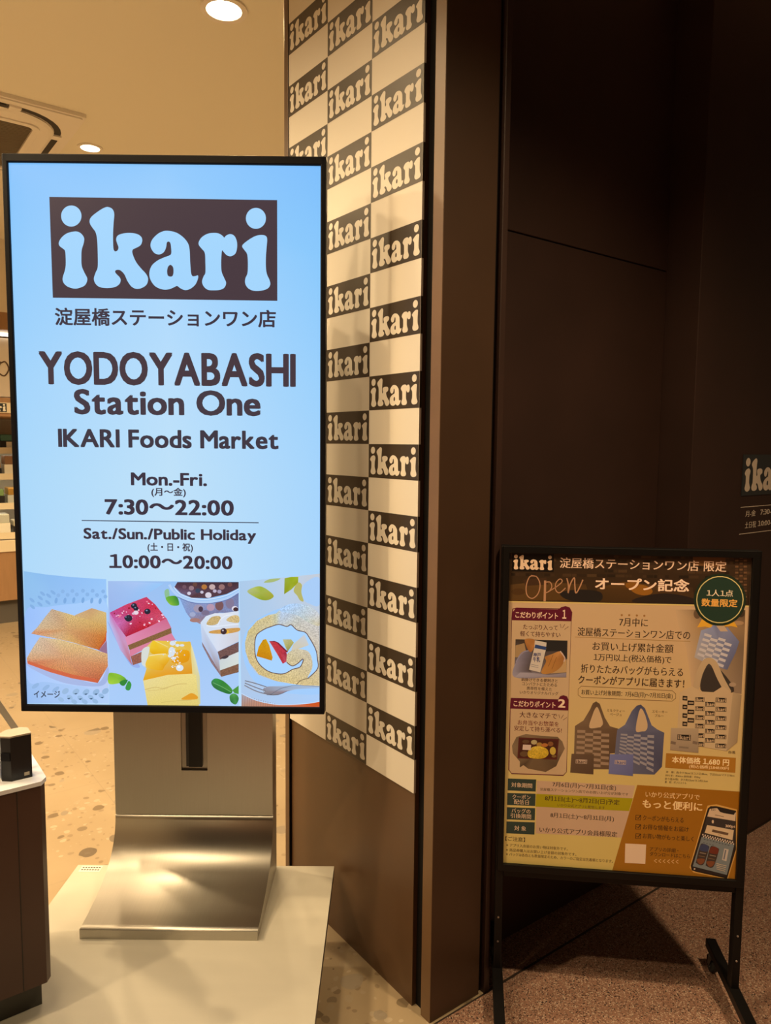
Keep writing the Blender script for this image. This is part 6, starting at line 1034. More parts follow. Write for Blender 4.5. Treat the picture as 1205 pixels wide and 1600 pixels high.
('P',[(.4822,.4648),(.4818,.4624),(.4806,.4608),(.4792,.4607),(.4779,.4621),(.4773,.4644),(.4777,.4669),(.4788,.4685),(.4803,.4686),(.4816,.4672)],(190,156,120),2,0),
('P',[(.4679,.4561),(.5253,.4481),(.5236,.4244),(.4633,.4375)],(190,156,116),0,0),
('L',[(.4793,.4437),(.5137,.4378)],.006,(92,66,46),0,0),
('L',[(.4923,.435),(.499,.434)],.0011,(120,92,66),0,0),
('P',[(.4586,.4348),(.4612,.4343),(.4606,.4307),(.4579,.4312)],(186,160,134),0,0),
('P',[(.4606,.4307),(.4633,.4301),(.4626,.4265),(.4599,.4271)],(186,160,134),0,0),
('P',[(.4639,.4337),(.4666,.4332),(.466,.4296),(.4633,.4301)],(186,160,134),0,0),
('P',[(.466,.4296),(.4687,.429),(.468,.4254),(.4653,.4259)],(186,160,134),0,0),
('P',[(.4693,.4326),(.472,.4321),(.4713,.4285),(.4687,.429)],(186,160,134),0,0),
('P',[(.4713,.4285),(.4741,.4279),(.4734,.4243),(.4707,.4248)],(186,160,134),0,0),
('P',[(.4746,.4315),(.4773,.431),(.4767,.4274),(.4741,.4279)],(186,160,134),0,0),
('P',[(.4767,.4274),(.4794,.4268),(.4788,.4231),(.4762,.4237)],(186,160,134),0,0),
('P',[(.48,.4305),(.4827,.4299),(.4821,.4262),(.4794,.4268)],(186,160,134),0,0),
('P',[(.4821,.4262),(.4848,.4257),(.4843,.422),(.4815,.4226)],(186,160,134),0,0),
('P',[(.4854,.4294),(.488,.4288),(.4875,.4251),(.4848,.4257)],(186,160,134),0,0),
('P',[(.4875,.4251),(.4902,.4246),(.4896,.4209),(.4869,.4214)],(186,160,134),0,0),
('P',[(.4907,.4283),(.4934,.4277),(.4929,.424),(.4902,.4246)],(186,160,134),0,0),
('P',[(.4929,.424),(.4955,.4235),(.495,.4197),(.4924,.4203)],(186,160,134),0,0),
('P',[(.496,.4272),(.4987,.4266),(.4982,.4229),(.4955,.4235)],(186,160,134),0,0),
('P',[(.4982,.4229),(.5009,.4224),(.5004,.4186),(.4977,.4192)],(186,160,134),0,0),
('P',[(.5014,.4261),(.5041,.4256),(.5036,.4218),(.5009,.4224)],(186,160,134),0,0),
('P',[(.5036,.4218),(.5063,.4213),(.5058,.4175),(.5031,.418)],(186,160,134),0,0),
('P',[(.5067,.425),(.5094,.4245),(.509,.4207),(.5063,.4213)],(186,160,134),0,0),
('P',[(.509,.4207),(.5116,.4201),(.5112,.4163),(.5085,.4169)],(186,160,134),0,0),
('P',[(.5121,.4239),(.5147,.4234),(.5143,.4196),(.5116,.4201)],(186,160,134),0,0),
('P',[(.5143,.4196),(.517,.419),(.5166,.4152),(.5139,.4158)],(186,160,134),0,0),
('P',[(.5174,.4229),(.5201,.4223),(.5197,.4185),(.517,.419)],(186,160,134),0,0),
('P',[(.5197,.4185),(.5223,.4179),(.522,.4141),(.5193,.4147)],(186,160,134),0,0),
('P',[(.5227,.4218),(.5254,.4212),(.525,.4174),(.5223,.4179)],(186,160,134),0,0),
('P',[(.525,.4174),(.5277,.4168),(.5273,.413),(.5246,.4135)],(186,160,134),0,0),
('P',[(.4572,.4276),(.5276,.4136),(.5153,.3417),(.441,.3565)],(108,108,102),0,0),
('L',[(.4617,.4227),(.4656,.4221)],.0016,(64,60,56),0,0),
('L',[(.4683,.4214),(.4721,.4208)],.0016,(64,60,56),0,0),
('L',[(.4748,.42),(.4786,.4194)],.0016,(64,60,56),0,0),
('L',[(.4814,.4187),(.4852,.4181)],.0016,(64,60,56),0,0),
('L',[(.4879,.4174),(.4917,.4168)],.0016,(64,60,56),0,0),
('L',[(.4944,.416),(.4982,.4154)],.0016,(64,60,56),0,0),
('L',[(.5009,.4147),(.5047,.4141)],.0016,(64,60,56),0,0),
('L',[(.5074,.4134),(.5112,.4128)],.0016,(64,60,56),0,0),
('L',[(.514,.4121),(.5177,.4115)],.0016,(64,60,56),0,0),
('L',[(.4607,.4143),(.4648,.4138)],.0014,(80,76,72),0,0),
('L',[(.4673,.413),(.4713,.4124)],.0014,(80,76,72),0,0),
('L',[(.4738,.4117),(.4779,.4111)],.0014,(80,76,72),0,0),
('L',[(.4803,.4104),(.4844,.4098)],.0014,(80,76,72),0,0),
('P',[(.4551,.4074),(.4622,.4115),(.4732,.407),(.474,.4006),(.4661,.3674),(.4588,.3603),(.4492,.3643),(.4476,.3689)],(58,44,36),1,0),
('P',[(.4559,.4069),(.4628,.4109),(.4727,.4064),(.471,.3939),(.4541,.3961)],(54,56,76),1,0),
('P',[(.449,.3743),(.4658,.3757),(.4627,.3653),(.4546,.3629)],(110,60,34),1,0),
('L',[(.4549,.3902),(.4685,.3883)],.0024,(120,100,80),0,0),
('L',[(.4525,.3826),(.4661,.3807)],.0019,(100,76,54),0,0),
('P',[(.4763,.4031),(.4834,.4072),(.4944,.4028),(.4952,.3963),(.4874,.3632),(.4802,.3561),(.4705,.36),(.469,.3646)],(58,44,36),1,0),
('P',[(.4772,.4026),(.484,.4067),(.4939,.4021),(.4923,.3896),(.4754,.3918)],(96,40,26),1,0),
('P',[(.4704,.3701),(.4871,.3714),(.484,.3611),(.476,.3587)],(110,60,34),1,0),
('L',[(.4762,.386),(.4898,.3841)],.0024,(120,100,80),0,0),
('L',[(.4738,.3784),(.4874,.3765)],.0019,(100,76,54),0,0),
('P',[(.507,.4037),(.5165,.4021),(.5129,.3741),(.5031,.3763)],(170,150,130),0,0),
('L',[(.5101,.4004),(.5073,.3781)],.0027,(90,88,92),0,0),
('L',[(.4916,.3671),(.5134,.3629)],.0014,(176,150,120),0,0),
('L',[(.4918,.3629),(.5125,.3587)],.0014,(176,150,120),0,0),
('L',[(.4919,.3588),(.5116,.3545)],.0014,(176,150,120),0,0),
('L',[(.4921,.3547),(.5107,.3502)],.0014,(176,150,120),0,0),
('P',[(.441,.3559),(.5154,.3411),(.5134,.3362),(.4485,.3463),(.4402,.3498)],(40,30,26),0,0),
('P',[(.447,.351),(.4466,.3497),(.4457,.3489),(.4446,.3488),(.4436,.3495),(.4432,.3507),(.4435,.3519),(.4444,.3528),(.4456,.3529),(.4466,.3522)],(180,150,120),2,0)]

GLT={}
def glyph_tris(n):
    if n not in GLT: GLT[n]=[fill([smooth_loop(l,True,n) for l in g]) for g in GLYPHS]
    return GLT[n]
def logo_map(q,v):
    (a,b,c,dd)=q; u,t=v   # corners TL TR BR BL
    return tuple(t*((1-u)*a[i]+u*b[i])+(1-t)*((1-u)*dd[i]+u*c[i]) for i in (0,1))
class Art:
    def __init__(s): s.v=[];s.f=[];s.c=[];s.g=[];s.b=[]
    def put(s,v,T,cols,grain=0):
        xs=[p[0] for p in v];ys=[p[1] for p in v];bb=(min(xs),max(xs),min(ys),max(ys)); L=0
        for b,l in s.b:
            if l>=L and b[0]<bb[1] and bb[0]<b[1] and b[2]<bb[3] and bb[2]<b[3]: L=l+1
        s.b.append((bb,L)); k=len(s.v)
        s.v+=[(p[0],-L*4e-5-(p[2] if len(p)>2 else 0),p[1]) for p in v]; s.f+=[tuple(k+i for i in t) for t in T]
        s.c+=[lin(c) for c in cols] if isinstance(cols,list) else [lin(cols)]*len(v); s.g+=[grain]*len(v)
    def run(s,ents):
        for e in ents:
            k=e[0]
            if k=='P':
                _,p,c,sm,g=e
                if sm:
                    if isinstance(c,list): p,c=smooth_loop(p,True,5,c)
                    else: p=smooth_loop(p,True,3 if sm==2 else 5)
                if isinstance(c,list):     # several colours: blend from the rim to the mean in the middle
                    n=len(p); cx=sum(q[0] for q in p)/n; cy=sum(q[1] for q in p)/n
                    ok=all((p[i][0]-cx)*(p[(i+1)%n][1]-cy)-(p[i][1]-cy)*(p[(i+1)%n][0]-cx)<=1e-9 for i in range(n)) or all((p[i][0]-cx)*(p[(i+1)%n][1]-cy)-(p[i][1]-cy)*(p[(i+1)%n][0]-cx)>=-1e-9 for i in range(n))
                    if ok:
                        s.put(p+[(cx,cy)],[(i,(i+1)%n,n) for i in range(n)],c+[tuple(sum(q[j] for q in c)/n for j in range(3))],g); continue
                v,T=fill([p]); s.put(v,T,c,g)
            elif k=='L':
                _,p,wd,c,sm,cl=e
                if sm: p=smooth_loop(p,bool(cl),5)
                v,T=stroke(p,wd,cl); s.put(v,T,c)
            elif k=='T':
                _,t,x0,y0,x1,y1,c,bo=e; v,T=text_tris(t,bo); s.put([(x0+a*(x1-x0),y0+b*(y1-y0),q*5e-6) for a,b,q in v],T,c)
            elif k=='G':
                _,q,box,c=e; s.put(q,[(0,1,2),(0,2,3)],box)
                small=math.dist(q[0],q[1])<.06
                V=[];TT=[]
                for v,T in glyph_tris(1 if small else 5):
                    b=len(V); V+=[logo_map(q,p) for p in v]; TT+=[tuple(b+i for i in t) for t in T]
                s.put(V,TT,c)
            elif k=='M':
                _,rows,cols=e; nc=len(rows[0]); v=[p for r_ in rows for p in r_]
                s.put(v,[(r_*nc+i,r_*nc+i+1,(r_+1)*nc+i+1,(r_+1)*nc+i) for r_ in range(len(rows)-1) for i in range(nc-1)],[c for r_ in cols for c in r_])
    def build(s,name,m,parent,y,dz,label=None):
        me=bpy.data.meshes.new(name); me.from_pydata([(a,b+y,c+dz) for a,b,c in s.v],[],s.f); 
        ca=me.color_attributes.new('art','FLOAT_COLOR','POINT'); ca.data.foreach_set('color',[q for c in s.c for q in (*c,1)])
        ga=me.attributes.new('grain','FLOAT','POINT'); ga.data.foreach_set('value',s.g)
        bm=bmesh.new(); bm.from_mesh(me)
        for f_ in bm.faces:
            f_.normal_update()
            if f_.normal.y>0: f_.normal_flip()
        bm.to_mesh(me); bm.free()
        me.materials.append(MATS[m]); o=bpy.data.objects.new(name,me); COL.objects.link(o); o.parent=parent
        if label: o['label']=label
        return o
def logo_tris(q,n=3):
    V=[];TT=[]
    for v,T in glyph_tris(n):
        b=len(V); V+=[logo_map(q,p) for p in v]; TT+=[tuple(b+i for i in t) for t in T]
    return V,TT
# ================================================================ SETTING
struct(MB().box(-4,1.2,1.168,6.6,-.05,0,'beige_terrazzo').box(1.2,3.2,1.40,6.6,-.05,0,'beige_terrazzo'),'floor')
struct(MB().box(-4,4.5,-3.0,1.168,-.05,0,'red_brown_granite_tile').box(1.2,4.5,1.168,1.40,-.05,0,'red_brown_granite_tile'),'floor')
struct(MB().box(-4,3.2,.9,6.6,CEIL,CEIL+.05,'cream_ceiling'),'ceiling')
struct(MB().box(-4,4.5,-3.0,.9,CEIL,CEIL+.05,'corridor_ceiling'),'ceiling')
struct(MB().box(-4.05,-4,1.2,6.6,0,CEIL,'cream_wall'),'wall_left')
struct(MB().box(-4,3.2,6.6,6.65,0,CEIL,'cream_wall'),'wall_back')
struct(MB().box(3.2,3.25,1.5,6.6,0,CEIL,'cream_wall'),'wall_far')
# partition that carries the checkered panel: brown steel core, groove, edge trim
struct(MB().box(1.02,1.16,1.238,1.80,0,CEIL,'brown_steel_panel').box(1.032,1.16,1.205,1.238,0,CEIL,'black_reveal'),'wall_center')
struct(MB().box(1.012,1.175,1.80,1.822,0,CEIL,'brown_steel_panel',.001).box(1.013,1.03,1.7985,1.8005,0,CEIL,'black_reveal'),'trim_1')
struct(MB().box(1.0205,1.172,1.173,1.205,0,CEIL,'pillar_brown_shaded',.0012).box(1.0195,1.0215,1.1735,1.205,0,CEIL,'pillar_brown_lit').box(1.16,1.172,1.205,1.275,0,CEIL,'dark_brown_panel'),'wall_front')  # thin lighter strip paints the pillar's lit left face, front darkened as shade
struct(MB().box(1.172,1.183,1.182,1.275,0,CEIL,'black_reveal').box(1.183,1.2,1.166,1.275,0,CEIL,'dark_brown_panel',.0015),'trim_2')
struct(MB().box(1.034,1.05,1.208,1.212,0,CEIL,'steel_edge'),'trim_3')
struct(MB().box(1.2,1.975,1.275,1.40,0,1.811,'dark_brown_panel',.002).box(1.2,1.975,1.279,1.40,1.811,1.8145,'black_reveal').box(1.2,1.975,1.275,1.40,1.8145,CEIL,'dark_brown_panel',.002),'wall_alcove')
struct(MB().box(1.975,4.5,1.168,1.40,0,CEIL,'dark_brown_panel',.002),'wall_right')
struct(MB().box(3.2,4.5,1.40,1.45,0,CEIL,'dark_brown_panel'),'wall_corridor')
# ---------------------------------------------------------------- checkered panel
PX=1.014; pitch=.0785; zb=.517; YC=[1.80,1.607,1.42,1.235]
mb=MB(); mb.box(PX,1.02,1.235,1.80,zb,CEIL,'tile_cream',.0004)
n=int((CEIL-zb)/pitch)+1
for c in range(3):
    ya,yb=YC[c],YC[c+1]
    for r_ in range(n):
        if (r_+c)%2==0: continue
        z0=zb+r_*pitch; z1=min(z0+pitch,CEIL-.001); z0=max(z0,zb+.0005)
        if c==2: yb2=yb+.0004
        else: yb2=yb
        mb.flat([(0,1,2,3)],[(PX-.0003,ya-(.0004 if c==0 else 0),z0),(PX-.0003,yb2,z0),(PX-.0003,yb2,z1),(PX-.0003,ya-(.0004 if c==0 else 0),z1)],'tile_brown')
        if c==2: mb.flat([(0,1,2,3)],[(PX,1.2347,z0),(1.02,1.2347,z0),(1.02,1.2347,z1),(PX,1.2347,z1)],'tile_brown')
        zt=z0+pitch
        if zt>CEIL: continue
        V,T=logo_tris([(0,zt),(1,zt),(1,z0),(0,z0)],4)
        mb.flat(T,[(PX-.0006,ya+(yb-ya)*u,zz) for u,zz in V],'tile_cream')
tag(mb.build('checkered_wall_panel'),'tall cream and brown checkered panel of repeated white logo tiles on the partition','panel')
# ---------------------------------------------------------------- sign on the right wall
sg=thing('wall_sign','shop logo and opening hours lettering on dark wall at right edge','sign',(2.26,1.168,1.03))
mb=MB(); mb.box(0,.30,-.003,-.0002,.124,.252,'vinyl_slate'); V,T=logo_tris([(0,.252),(.30,.252),(.30,.124),(0,.124)],5)
mb.flat(T,[(x,-.0034,z) for x,z in V],'vinyl_cream'); mb.build('logo_plate',sg)
mb=MB(); mb.box(.002,.302,-.001,-.0001,.0865,.0885,'vinyl_cream'); mb.box(.002,.302,-.001,-.0001,.002,.004,'vinyl_cream')
for t,x0,x1,z0,z1 in [('月-金',.034,.098,.056,.076),('7:30-22:00',.128,.285,.058,.075),('土日祝',.034,.104,.019,.04),('10:00-20:00',.116,.285,.022,.039)]:
    v,T=text_tris(t,0); mb.flat(T,[(x0+a*(x1-x0),-.0006-q*3e-5,z0+b*(z1-z0)) for a,b,q in v],'vinyl_cream')
mb.build('opening_hours',sg)
# ================================================================ PLATFORM
PZ=.19
pf=thing('display_platform','low grey board platform under the lit display and the brown counter','platform',K(-.4895,1.6,0),-TH)
S=lambda x,y:(x+.4895,y-1.6)
out=[S(-.126,1.852),S(-.80,1.846),S(-.80,1.62),S(-1.55,1.62),S(-1.55,.98),S(-.126,.98)]
mb=MB(); mb.prism(out,PZ-.022,PZ,'grey_board'); mb.prism([(x*1.0006,y) for x,y in out],PZ-.0215,PZ-.0012,'board_edge'); mb.build('deck',pf)
MB().prism([S(-.30,1.72),S(-.66,1.72),S(-.66,1.50),S(-1.4,1.50),S(-1.4,1.1),S(-.30,1.1)],0,PZ-.022,'plinth_dark').build('base',pf)
mb=MB(); mb.box(*sorted((S(-.787,0)[0],S(-.733,0)[0])),*sorted((S(0,1.842)[1],S(0,1.815)[1])),PZ,PZ+.0004,'sticker_white')
for k in range(2):
    for j in range(7): mb.box(S(-.783+j*.007,0)[0],S(-.783+j*.007+.005,0)[0],S(0,1.822+k*.010)[1],S(0,1.826+k*.010)[1],PZ+.0004,PZ+.0006,'print_dark')
mb.build('sticker',pf,label='small white label sticker')
# ================================================================ DISPLAY
dp=thing('digital_signage','tall lit portrait display on a curved brushed steel stand','display',K(-.4895,1.665,PZ),-TH)
sh=Vector((0,0,-PZ)); DX=lambda x:x+.4895
x0,x1,z0,z1=DX(-.843),DX(-.137),.674,1.923; a0,a1,b0,b1=DX(-.8305),DX(-.149),.6905,1.9045
mb=MB(); mb.box(x0+.004,x1-.004,.012,.072,z0+.004,z1-.004,'bezel_black',.004); mb.box(x0+.1,x1-.1,.072,.10,z0+.12,z1-.15,'black_plastic',.006)
mb.build('housing',dp,sh)
t=.0165
mb=MB(); mb.box(x0,a0,-.004,.03,z0,z1,'bezel_black',.0025); mb.box(a1,x1,-.004,.03,z0,z1,'bezel_black',.0025); mb.box(x0+.002,x1-.002,-.004,.03,b1,z1,'bezel_black',.0025); mb.box(x0+.002,x1-.002,-.004,.03,z0,b0,'bezel_black',.0025)
mb.build('bezel',dp,sh)
art=Art(); art.run(SCREEN_ART); art.build('screen',"screen_picture",dp,.0025,-PZ,'lit screen with shop logo, opening hours and cake photos')
# stand
cx0,cx1,cy=DX(-.676),DX(-.277),1.786-1.665
sx0,sx1,sz=DX(-.507),DX(-.442),.479
mb=MB(); mb.box(cx0,sx0,cy,cy+.058,.362,1.70,'brushed_steel',.001); mb.box(sx1,cx1,cy,cy+.058,.362,1.70,'brushed_steel',.001); mb.box(sx0-.0005,sx1+.0005,cy,cy+.058,.362,sz,'brushed_steel'); mb.box(sx0-.0005,sx1+.0005,cy,cy+.058,1.60,1.70,'brushed_steel'); mb.box(sx0-.001,sx1+.001,cy+.008,cy+.058,sz-.001,1.6,'brushed_steel')
mb.build('column',dp,sh)
mb=MB(); mb.box(sx0+.019,sx1-.012,cy-.003,cy+.022,sz+.010,1.55,'black_plastic',.001); mb.box(sx0+.012,sx0+.020,cy+.002,cy+.022,sz+.010,1.5,'rail_grey'); mb.box(sx0-.1,sx1+.1,.099,cy-.002,1.0,1.45,'black_plastic'); mb.build('mounting_rail',dp,sh)
prof=[(cy+.058,PZ),(cy+.058,.360),(cy,.360)]
p0,p1,p2,p3=(cy,.360),(cy-.002,.262),(cy-.085,.226),(1.556-1.665,.2115)
for k in range(1,25):
    u=k/24; prof.append(tuple((1-u)**3*p0[i]+3*u*(1-u)**2*p1[i]+3*u*u*(1-u)*p2[i]+u**3*p3[i] for i in (0,1)))
prof+=[(1.556-1.665,PZ)]
mb=MB(); mb.prism(prof,cx0,cx1,'brushed_steel',axis='x'); 
o=mb.build('curved_foot',dp,sh)
for p in o.data.polygons:
    if abs(p.normal.x)<.5 and p.normal.z>.02 : p.use_smooth=True
# ================================================================ COUNTER
ct=thing('pedestal_counter','dark brown counter with white top rim left of the display','counter',(.1,1.452,PZ))
CX=lambda x:x-.1
bx=[(-.35,0),(.284,0),(.294,.014),(.294,.29),(-.35,.29)]
mb=MB(); mb.prism([(CX(x),y) for x,y in bx],.070,.466,'counter_brown'); 
mb.box(CX(.2425),CX(.2440),-.0006,.0,.071,.464,'counter_seam'); mb.box(CX(-.08),CX(-.0785),-.0006,.0,.071,.464,'counter_seam'); mb.build('body',ct)
MB().box(CX(-.30),CX(.282),.041,.27,0,.070,'plinth_dark').build('plinth',ct)
top=[(-.353,-.003),(.285,-.003),(.297,.013),(.297,.293),(-.353,.293)]
mb=MB(); mb.prism([(CX(x),y) for x,y in top],.466,.474,'white_laminate'); mb.build('counter_top',ct)
# device and tilted tray on the counter top
CT=PZ+.474
dv=thing('counter_device','small black upright device on the counter top corner','device',(.25,1.50,CT))
prof=[(-.024,-.008),(-.010,-.020),(.026,-.020),(.026,.010),(.016,.020),(-.010,.020),(-.024,.008)]
mb=MB(); mb.prism(prof,0,.084,'black_plastic'); mb.prism([(x*1.01,y*1.01) for x,y in prof],.084,.087,'plastic_grey'); mb.build('casing',dv)
MB().box(.012,.021,-.0212,-.020,.006,.012,'plastic_grey').build('badge',dv)
MB().prism([(-.0232,-.0094),(-.0108,-.0204),(-.0125,-.0212),(-.0250,-.0100)],.04,.055,'bezel_black').build('button',dv)
fr=thing('leaning_frame','grey metal frame bar slanting up behind the black device on the counter','frame',(.1,1.62,CT))
def bar(p,q,n):
    t=bmesh.new(); bmesh.ops.create_cube(t,size=1); L=(Vector(q)-Vector(p)).length
    for v in t.verts: v.co=Vector((v.co.x*.016,v.co.y*.012,v.co.z*L))
    mx=(Vector(q)-Vector(p)).to_track_quat('Z','Y').to_matrix().to_4x4(); mx.translation=(Vector(p)+Vector(q))/2
    mb=MB(); mb.add(t,'plastic_grey',mx); mb.build(n,fr)
bar((.196,0,.004),(.085,0,.225),'side_bar'); bar((-.386,0,.004),(-.275,0,.225),'side_bar'); bar((.088,0,.225),(-.278,0,.225),'top_bar')
bx_=thing('holder_box','pale holder box with black lid beside the black device at left edge','box',(.11,1.545,CT))
MB().box(-.10,.108,-.04,.04,0,.058,'smoked_clear',.002).build('box_body',bx_); MB().box(-.102,.112,-.043,.043,.058,.068,'black_plastic',.002).build('lid',bx_)
# ================================================================ POSTER STAND
PA=-TH-math.radians(6.725)
ps=thing('poster_stand','black wheeled poster stand with the bag campaign poster by the dark wall','poster stand',K(.268,1.645,0),PA)
ps.rotation_mode='ZYX'; ps.rotation_euler=(0,-.0072,PA)
W=.5535; FT=.05
def part(mb,n,parent=ps,**k): return mb.build(n,parent,**k)
for xa in (0,W-.018):
    mb=MB(); mb.box(xa,xa+.018,-.009,.016,FT,1.079,'black_powder_coat',.0015)
    for z in (.14,.20): mb.cyl((xa+.009,-.0095,z),(xa+.009,-.011,z),.0022,'bolt_metal',10)
    part(mb,'post')
part(MB().box(.018,W-.018,-.006,.012,.300,.316,'black_powder_coat',.001),'crossbar')
f0,f1,g0,g1=.0175,.5335,.3335,1.0635
mb=MB(); mb.box(.004,f0,-.014,.006,.317,1.079,'black_powder_coat',.0015).box(f1,W-.004,-.014,.006,.317,1.079,'black_powder_coat',.0015).box(.0045,W-.0045,-.0142,.006,g1,1.0795,'black_powder_coat',.0015).box(.0045,W-.0045,-.0142,.006,.317,g0,'black_powder_coat',.0015)
part(mb,'frame')
part(MB().box(.006,W-.006,.0,.008,.32,1.077,'black_plastic'),'backing_board')
pa=Art(); pa.run(POSTER_ART); pa.build('poster','poster_print',ps,-.0062,0,'printed bag campaign poster')
for xa in (0,W-.018):
    ft=part(MB().box(xa-.003,xa+.021,-.26,.165,FT,FT+.022,'black_powder_coat',.002),'foot')
    for yy in (-.235,.135):
        mb=MB(); mb.cyl((xa+.009,yy,FT),(xa+.009,yy,FT-.006),.012,'caster_grey'); xr=xa+.009
        for sx in (-.010,.008): mb.prism([(yy-.012,FT-.006),(yy+.010,FT-.006),(yy+.016,.016),(yy+.004,.016)],xr+sx,xr+sx+.002,'black_plastic',axis='x')
        c=mb.build('caster',ft)
        MB().cyl((xr-.007,yy+.010,.0195),(xr+.007,yy+.010,.0195),.0195,'rubber',28).cyl((xr-.0076,yy+.010,.0195),(xr+.0076,yy+.010,.0195),.009,'caster_grey',20).build('wheel',ft)
# ================================================================ CEILING FITTINGS
def downlight(x,y,rr,label):
    t=thing('downlight',label,'ceiling light',(x,y,CEIL),0,'round downlights in the shop ceiling')
    MB().ring((0,0),rr*.86,rr*1.14,-.006,0,'white_plastic').build('trim_ring',t)
    MB().cyl((0,0,-.0035),(0,0,-.0005),rr*.86,'lamp_glow',32).build('lens',t)
downlight(1.08,2.34,.066,'larger round glowing downlight at top of the photo above the display')
downlight(1.05,3.78,.050,'small round glowing downlight beside the ceiling air conditioner')
ac=thing('ceiling_air_conditioner','square cream cassette air conditioner set in the shop ceiling','air conditioner',(.465,3.895,CEIL))
h=.475; q=.335; rc=.20
def rrect(hh,rc,n=8):
    o=[]
    for cx,cy,a in ((hh-rc,hh-rc,0),(-hh+rc,hh-rc,90),(-hh+rc,-hh+rc,180),(hh-rc,-hh+rc,270)):
        o+=[(cx+rc*math.cos(math.radians(a+90*k/n)),cy+rc*math.sin(math.radians(a+90*k/n))) for k in range(n+1)]
    return o
mb=MB(); mb.prism(rrect(h,.012,3),-.016,0,'white_plastic'); mb.prism(rrect(h-.012,.012,3),-.022,-.016,'white_plastic'); mb.build('panel',ac)
mb=MB(); mb.sweep(rrect(.412,.20),[(-.014,-.0228),(.014,-.0228),(.014,-.022),(-.014,-.022)],'vent_dark',True); mb.build('air_slot',ac)
mb=MB(); mb.sweep(rrect(.352,.15),[(-.030,-.022),(.040,-.022),(.046,-.028),(.03,-.036),(-.02,-.041),(-.030,-.038)],'white_plastic',True); mb.build('inner_ring',ac)
mb=MB(); mb.sweep(rrect(.318,.05),[(-.018,-.022),(.010,-.022),(.010,-.046),(-.018,-.046)],'white_plastic',True); mb.build('grille_rim',ac)
mb=MB(); mb.box(-.302,.302,-.302,.302,-.034,-.024,'grille_brown')
for k in range(38): mb.box(-.302,.302,-.296+k*.016-.002,-.296+k*.016+.002,-.038,-.034,'grille_brown')
mb.build('grille',ac)
for a in range(4):
    rot=Matrix.Rotation(a*math.pi/2,4,'Z')
    t_=bmesh.new(); bmesh.ops.create_cube(t_,size=1)
    for v in t_.verts: v.co=Vector((v.co.x*.34,-.412+v.co.y*.026,-.0255+v.co.z*.006))
    mb=MB(); mb.add(t_,'vent_dark',rot)
    mb.build('flap',ac)
    for sx in (-1,1):
        t_=bmesh.new(); bmesh.ops.create_cube(t_,size=1)
        for v in t_.verts: v.co=Vector((sx*.205+v.co.x*.045,-.412+v.co.y*.036,-.0262+v.co.z*.009))
        mb=MB(); mb.add(t_,'white_plastic',rot); mb.build('corner_clip',ac)
# ================================================================ CHILLED CASE AT THE BACK OF THE SHOP
CY=5.73
cs=thing('chilled_display_case','open chilled display case with wooden base far behind the display','display case',(.2,CY,0))
L0,L1=-1.5,1.3
MB().box(L0,L1,.05,.75,0,.17,'plinth_grey').build('plinth',cs)
mb=MB(); mb.box(L0,L1,0,.78,.17,.52,'oak_wood',.003); mb.build('wooden_base',cs)
mb=MB(); mb.box(L0,L1,.74,.78,.52,1.47,'shelf_white'); mb.box(L0-.03,L0,.0,.78,.52,1.47,'oak_wood'); mb.box(L1,L1+.03,0,.78,.52,1.47,'oak_wood'); mb.build('cabinet',cs)
mb=MB(); mb.box(L0,L1,-.01,.03,.52,.60,'price_rail',.002); mb.build('front_rail',cs)
SHZ=[.64,.84,1.05,1.24]; dep=[.05,.20,.32,.42]
for z,dd in zip(SHZ,dep):
    s_=MB().box(L0,L1,dd,.74,z-.02,z,'shelf_white').build('shelf',cs)
    MB().box(L0,L1,dd-.012,dd,z-.035,z+.012,'price_rail',.001).build('price_rail',s_)
    MB().box(L0+.02,L1-.02,dd+.02,dd+.035,z-.032,z-.021,'cooler_lamp').build('shelf_lamp',s_)
mb=MB(); mb.box(L0-.03,L1+.03,-.02,.78,1.47,1.60,'oak_wood',.003); mb.build('canopy',cs)
V,T=logo_tris([(0,1),(1,1),(1,0),(0,0)],1)
mb=MB(); mb.box(L0,L1,-.026,-.02,1.495,1.565,'price_rail')
for k in range(12):
    xx=.78-k*.20
    mb.box(xx-.17,xx,-.0275,-.026,1.50,1.56,'vinyl_slate'); mb.flat(T,[(xx-.17+u*.17,-.028,1.50+v*.06) for u,v in V],'label_white')
mb.build('logo_strip',cs,label='strip of small dark logo tiles')
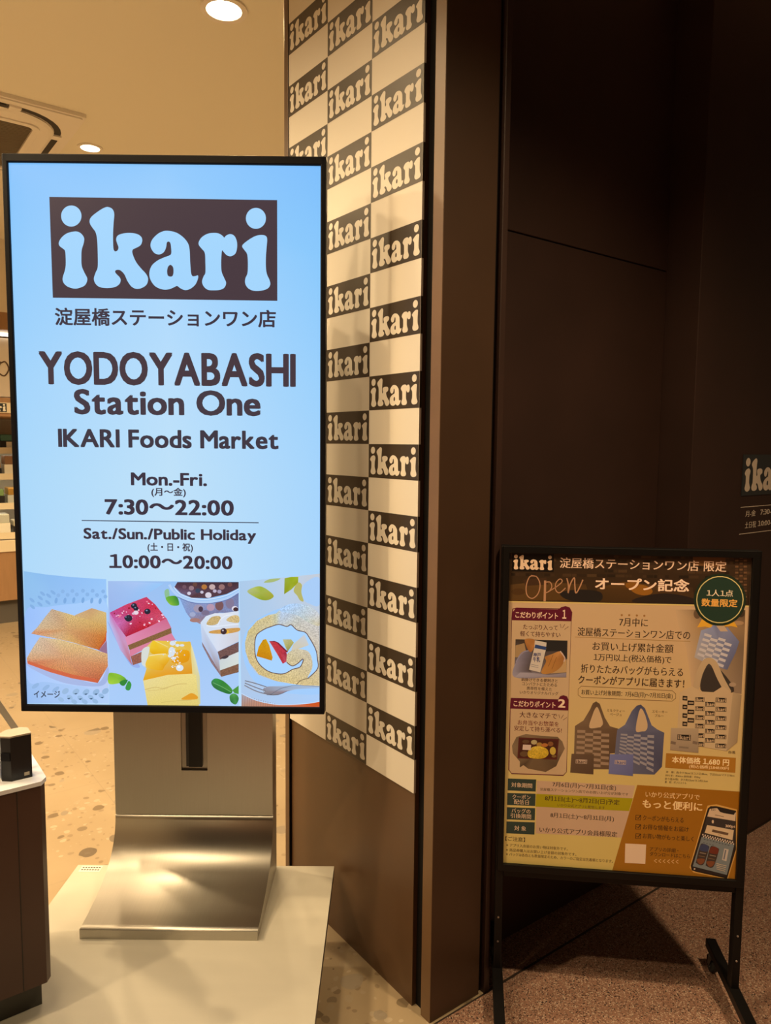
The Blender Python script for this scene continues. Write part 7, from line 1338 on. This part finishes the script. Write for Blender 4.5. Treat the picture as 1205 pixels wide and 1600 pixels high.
# sign board above with script lettering
sb=thing('shop_sign_board','cream board with brown script lettering above the chilled case','sign',(.2,CY+.25,1.60))
mb=MB(); mb.box(L0,L1,0,.04,.02,.44,'cream_wall'); mb.build('board',sb)
mb=MB()
def scr(pts,wd=.010):
    v,T_=stroke(smooth_loop(pts,False,6),wd,0); mb.flat(T_,[(x,-.002,z) for x,z in v],'script_brown')
for k in range(6):
    ox=.80-k*.36
    scr([(ox,.27),(ox-.02,.20),(ox+.02,.17),(ox+.05,.22),(ox+.03,.27),(ox,.26)]); scr([(ox+.07,.28),(ox+.09,.19),(ox+.12,.19),(ox+.14,.28),(ox+.15,.19),(ox+.18,.22)]); scr([(ox+.19,.28),(ox+.21,.21),(ox+.25,.27),(ox+.24,.16),(ox+.19,.10),(ox+.22,.16),(ox+.27,.22)])
    scr([(ox+.16,.10),(ox+.18,.04),(ox+.21,.10)])
mb.build('script_lettering',sb)
MB().box(L0,L1,-.02,.02,.455,.475,'cooler_lamp').build('cove_lamp',sb)
mb=MB(); mb.box(-1.7,1.6,CY+.1,6.6,2.08,2.2,'oak_wood'); mb.box(-1.7,1.6,CY+.1,6.6,2.2,CEIL,'cream_wall'); struct(mb,'trim_4')
# packed food along the shelves
random.seed(3)
GRP='packed foods in the chilled case'
def pack(kind,x,y,z,wd,ht,dp_,m1,m2,lab):
    t=thing('food_pack',lab,'food pack',(x,y,z),0,GRP)
    mb=MB(); mb.prism([(-wd/2,-dp_/2),(wd/2,-dp_/2),(wd/2*.98,dp_/2),(-wd/2*.98,dp_/2)],0,ht*.55,m1); mb.build('tray',t)
    mb=MB(); mb.box(-wd/2*.95,wd/2*.95,-dp_/2*.95,dp_/2*.95,ht*.55,ht,m2,.006); mb.build('contents',t)
    MB().box(-wd*.25,wd*.25,-dp_/2-.001,-dp_/2*.99,ht*.08,ht*.5,'label_white').build('label',t)
M1=['pack_black','label_white','film_silver']; M2=['food_green','food_brown','gold_foil','film_silver','tray_pale','teal_pack']
names={'food_green':'green','food_brown':'brown','gold_foil':'golden','film_silver':'silvery','tray_pale':'pale','teal_pack':'teal'}
rows=['lowest','second lowest','third lowest','top']
PACKS=[[('pack_black','food_brown'),('label_white','film_silver'),('pack_black','tray_pale')],[('label_white','tray_pale'),('pack_black','food_green'),('film_silver','gold_foil')],
 [('film_silver','teal_pack'),('pack_black','gold_foil'),('label_white','food_brown')],[('pack_black','film_silver'),('film_silver','food_green'),('pack_black','teal_pack')]]
PL=['left','middle','right']
for ri,(z,dd) in enumerate(zip(SHZ,dep)):
    for k in range(3):
        m1,m2=PACKS[ri][k]; wd=.15+.01*((k+ri)%2); ht=(.09,.12,.14,.11)[(k*2+ri)%4]
        pack(0,.74+k*.175,CY+dd+.10,z,wd,ht,.15,m1,m2,f'{names[m2]} food pack, {PL[k]} one of three on the {rows[ri]} shelf of the chilled case')
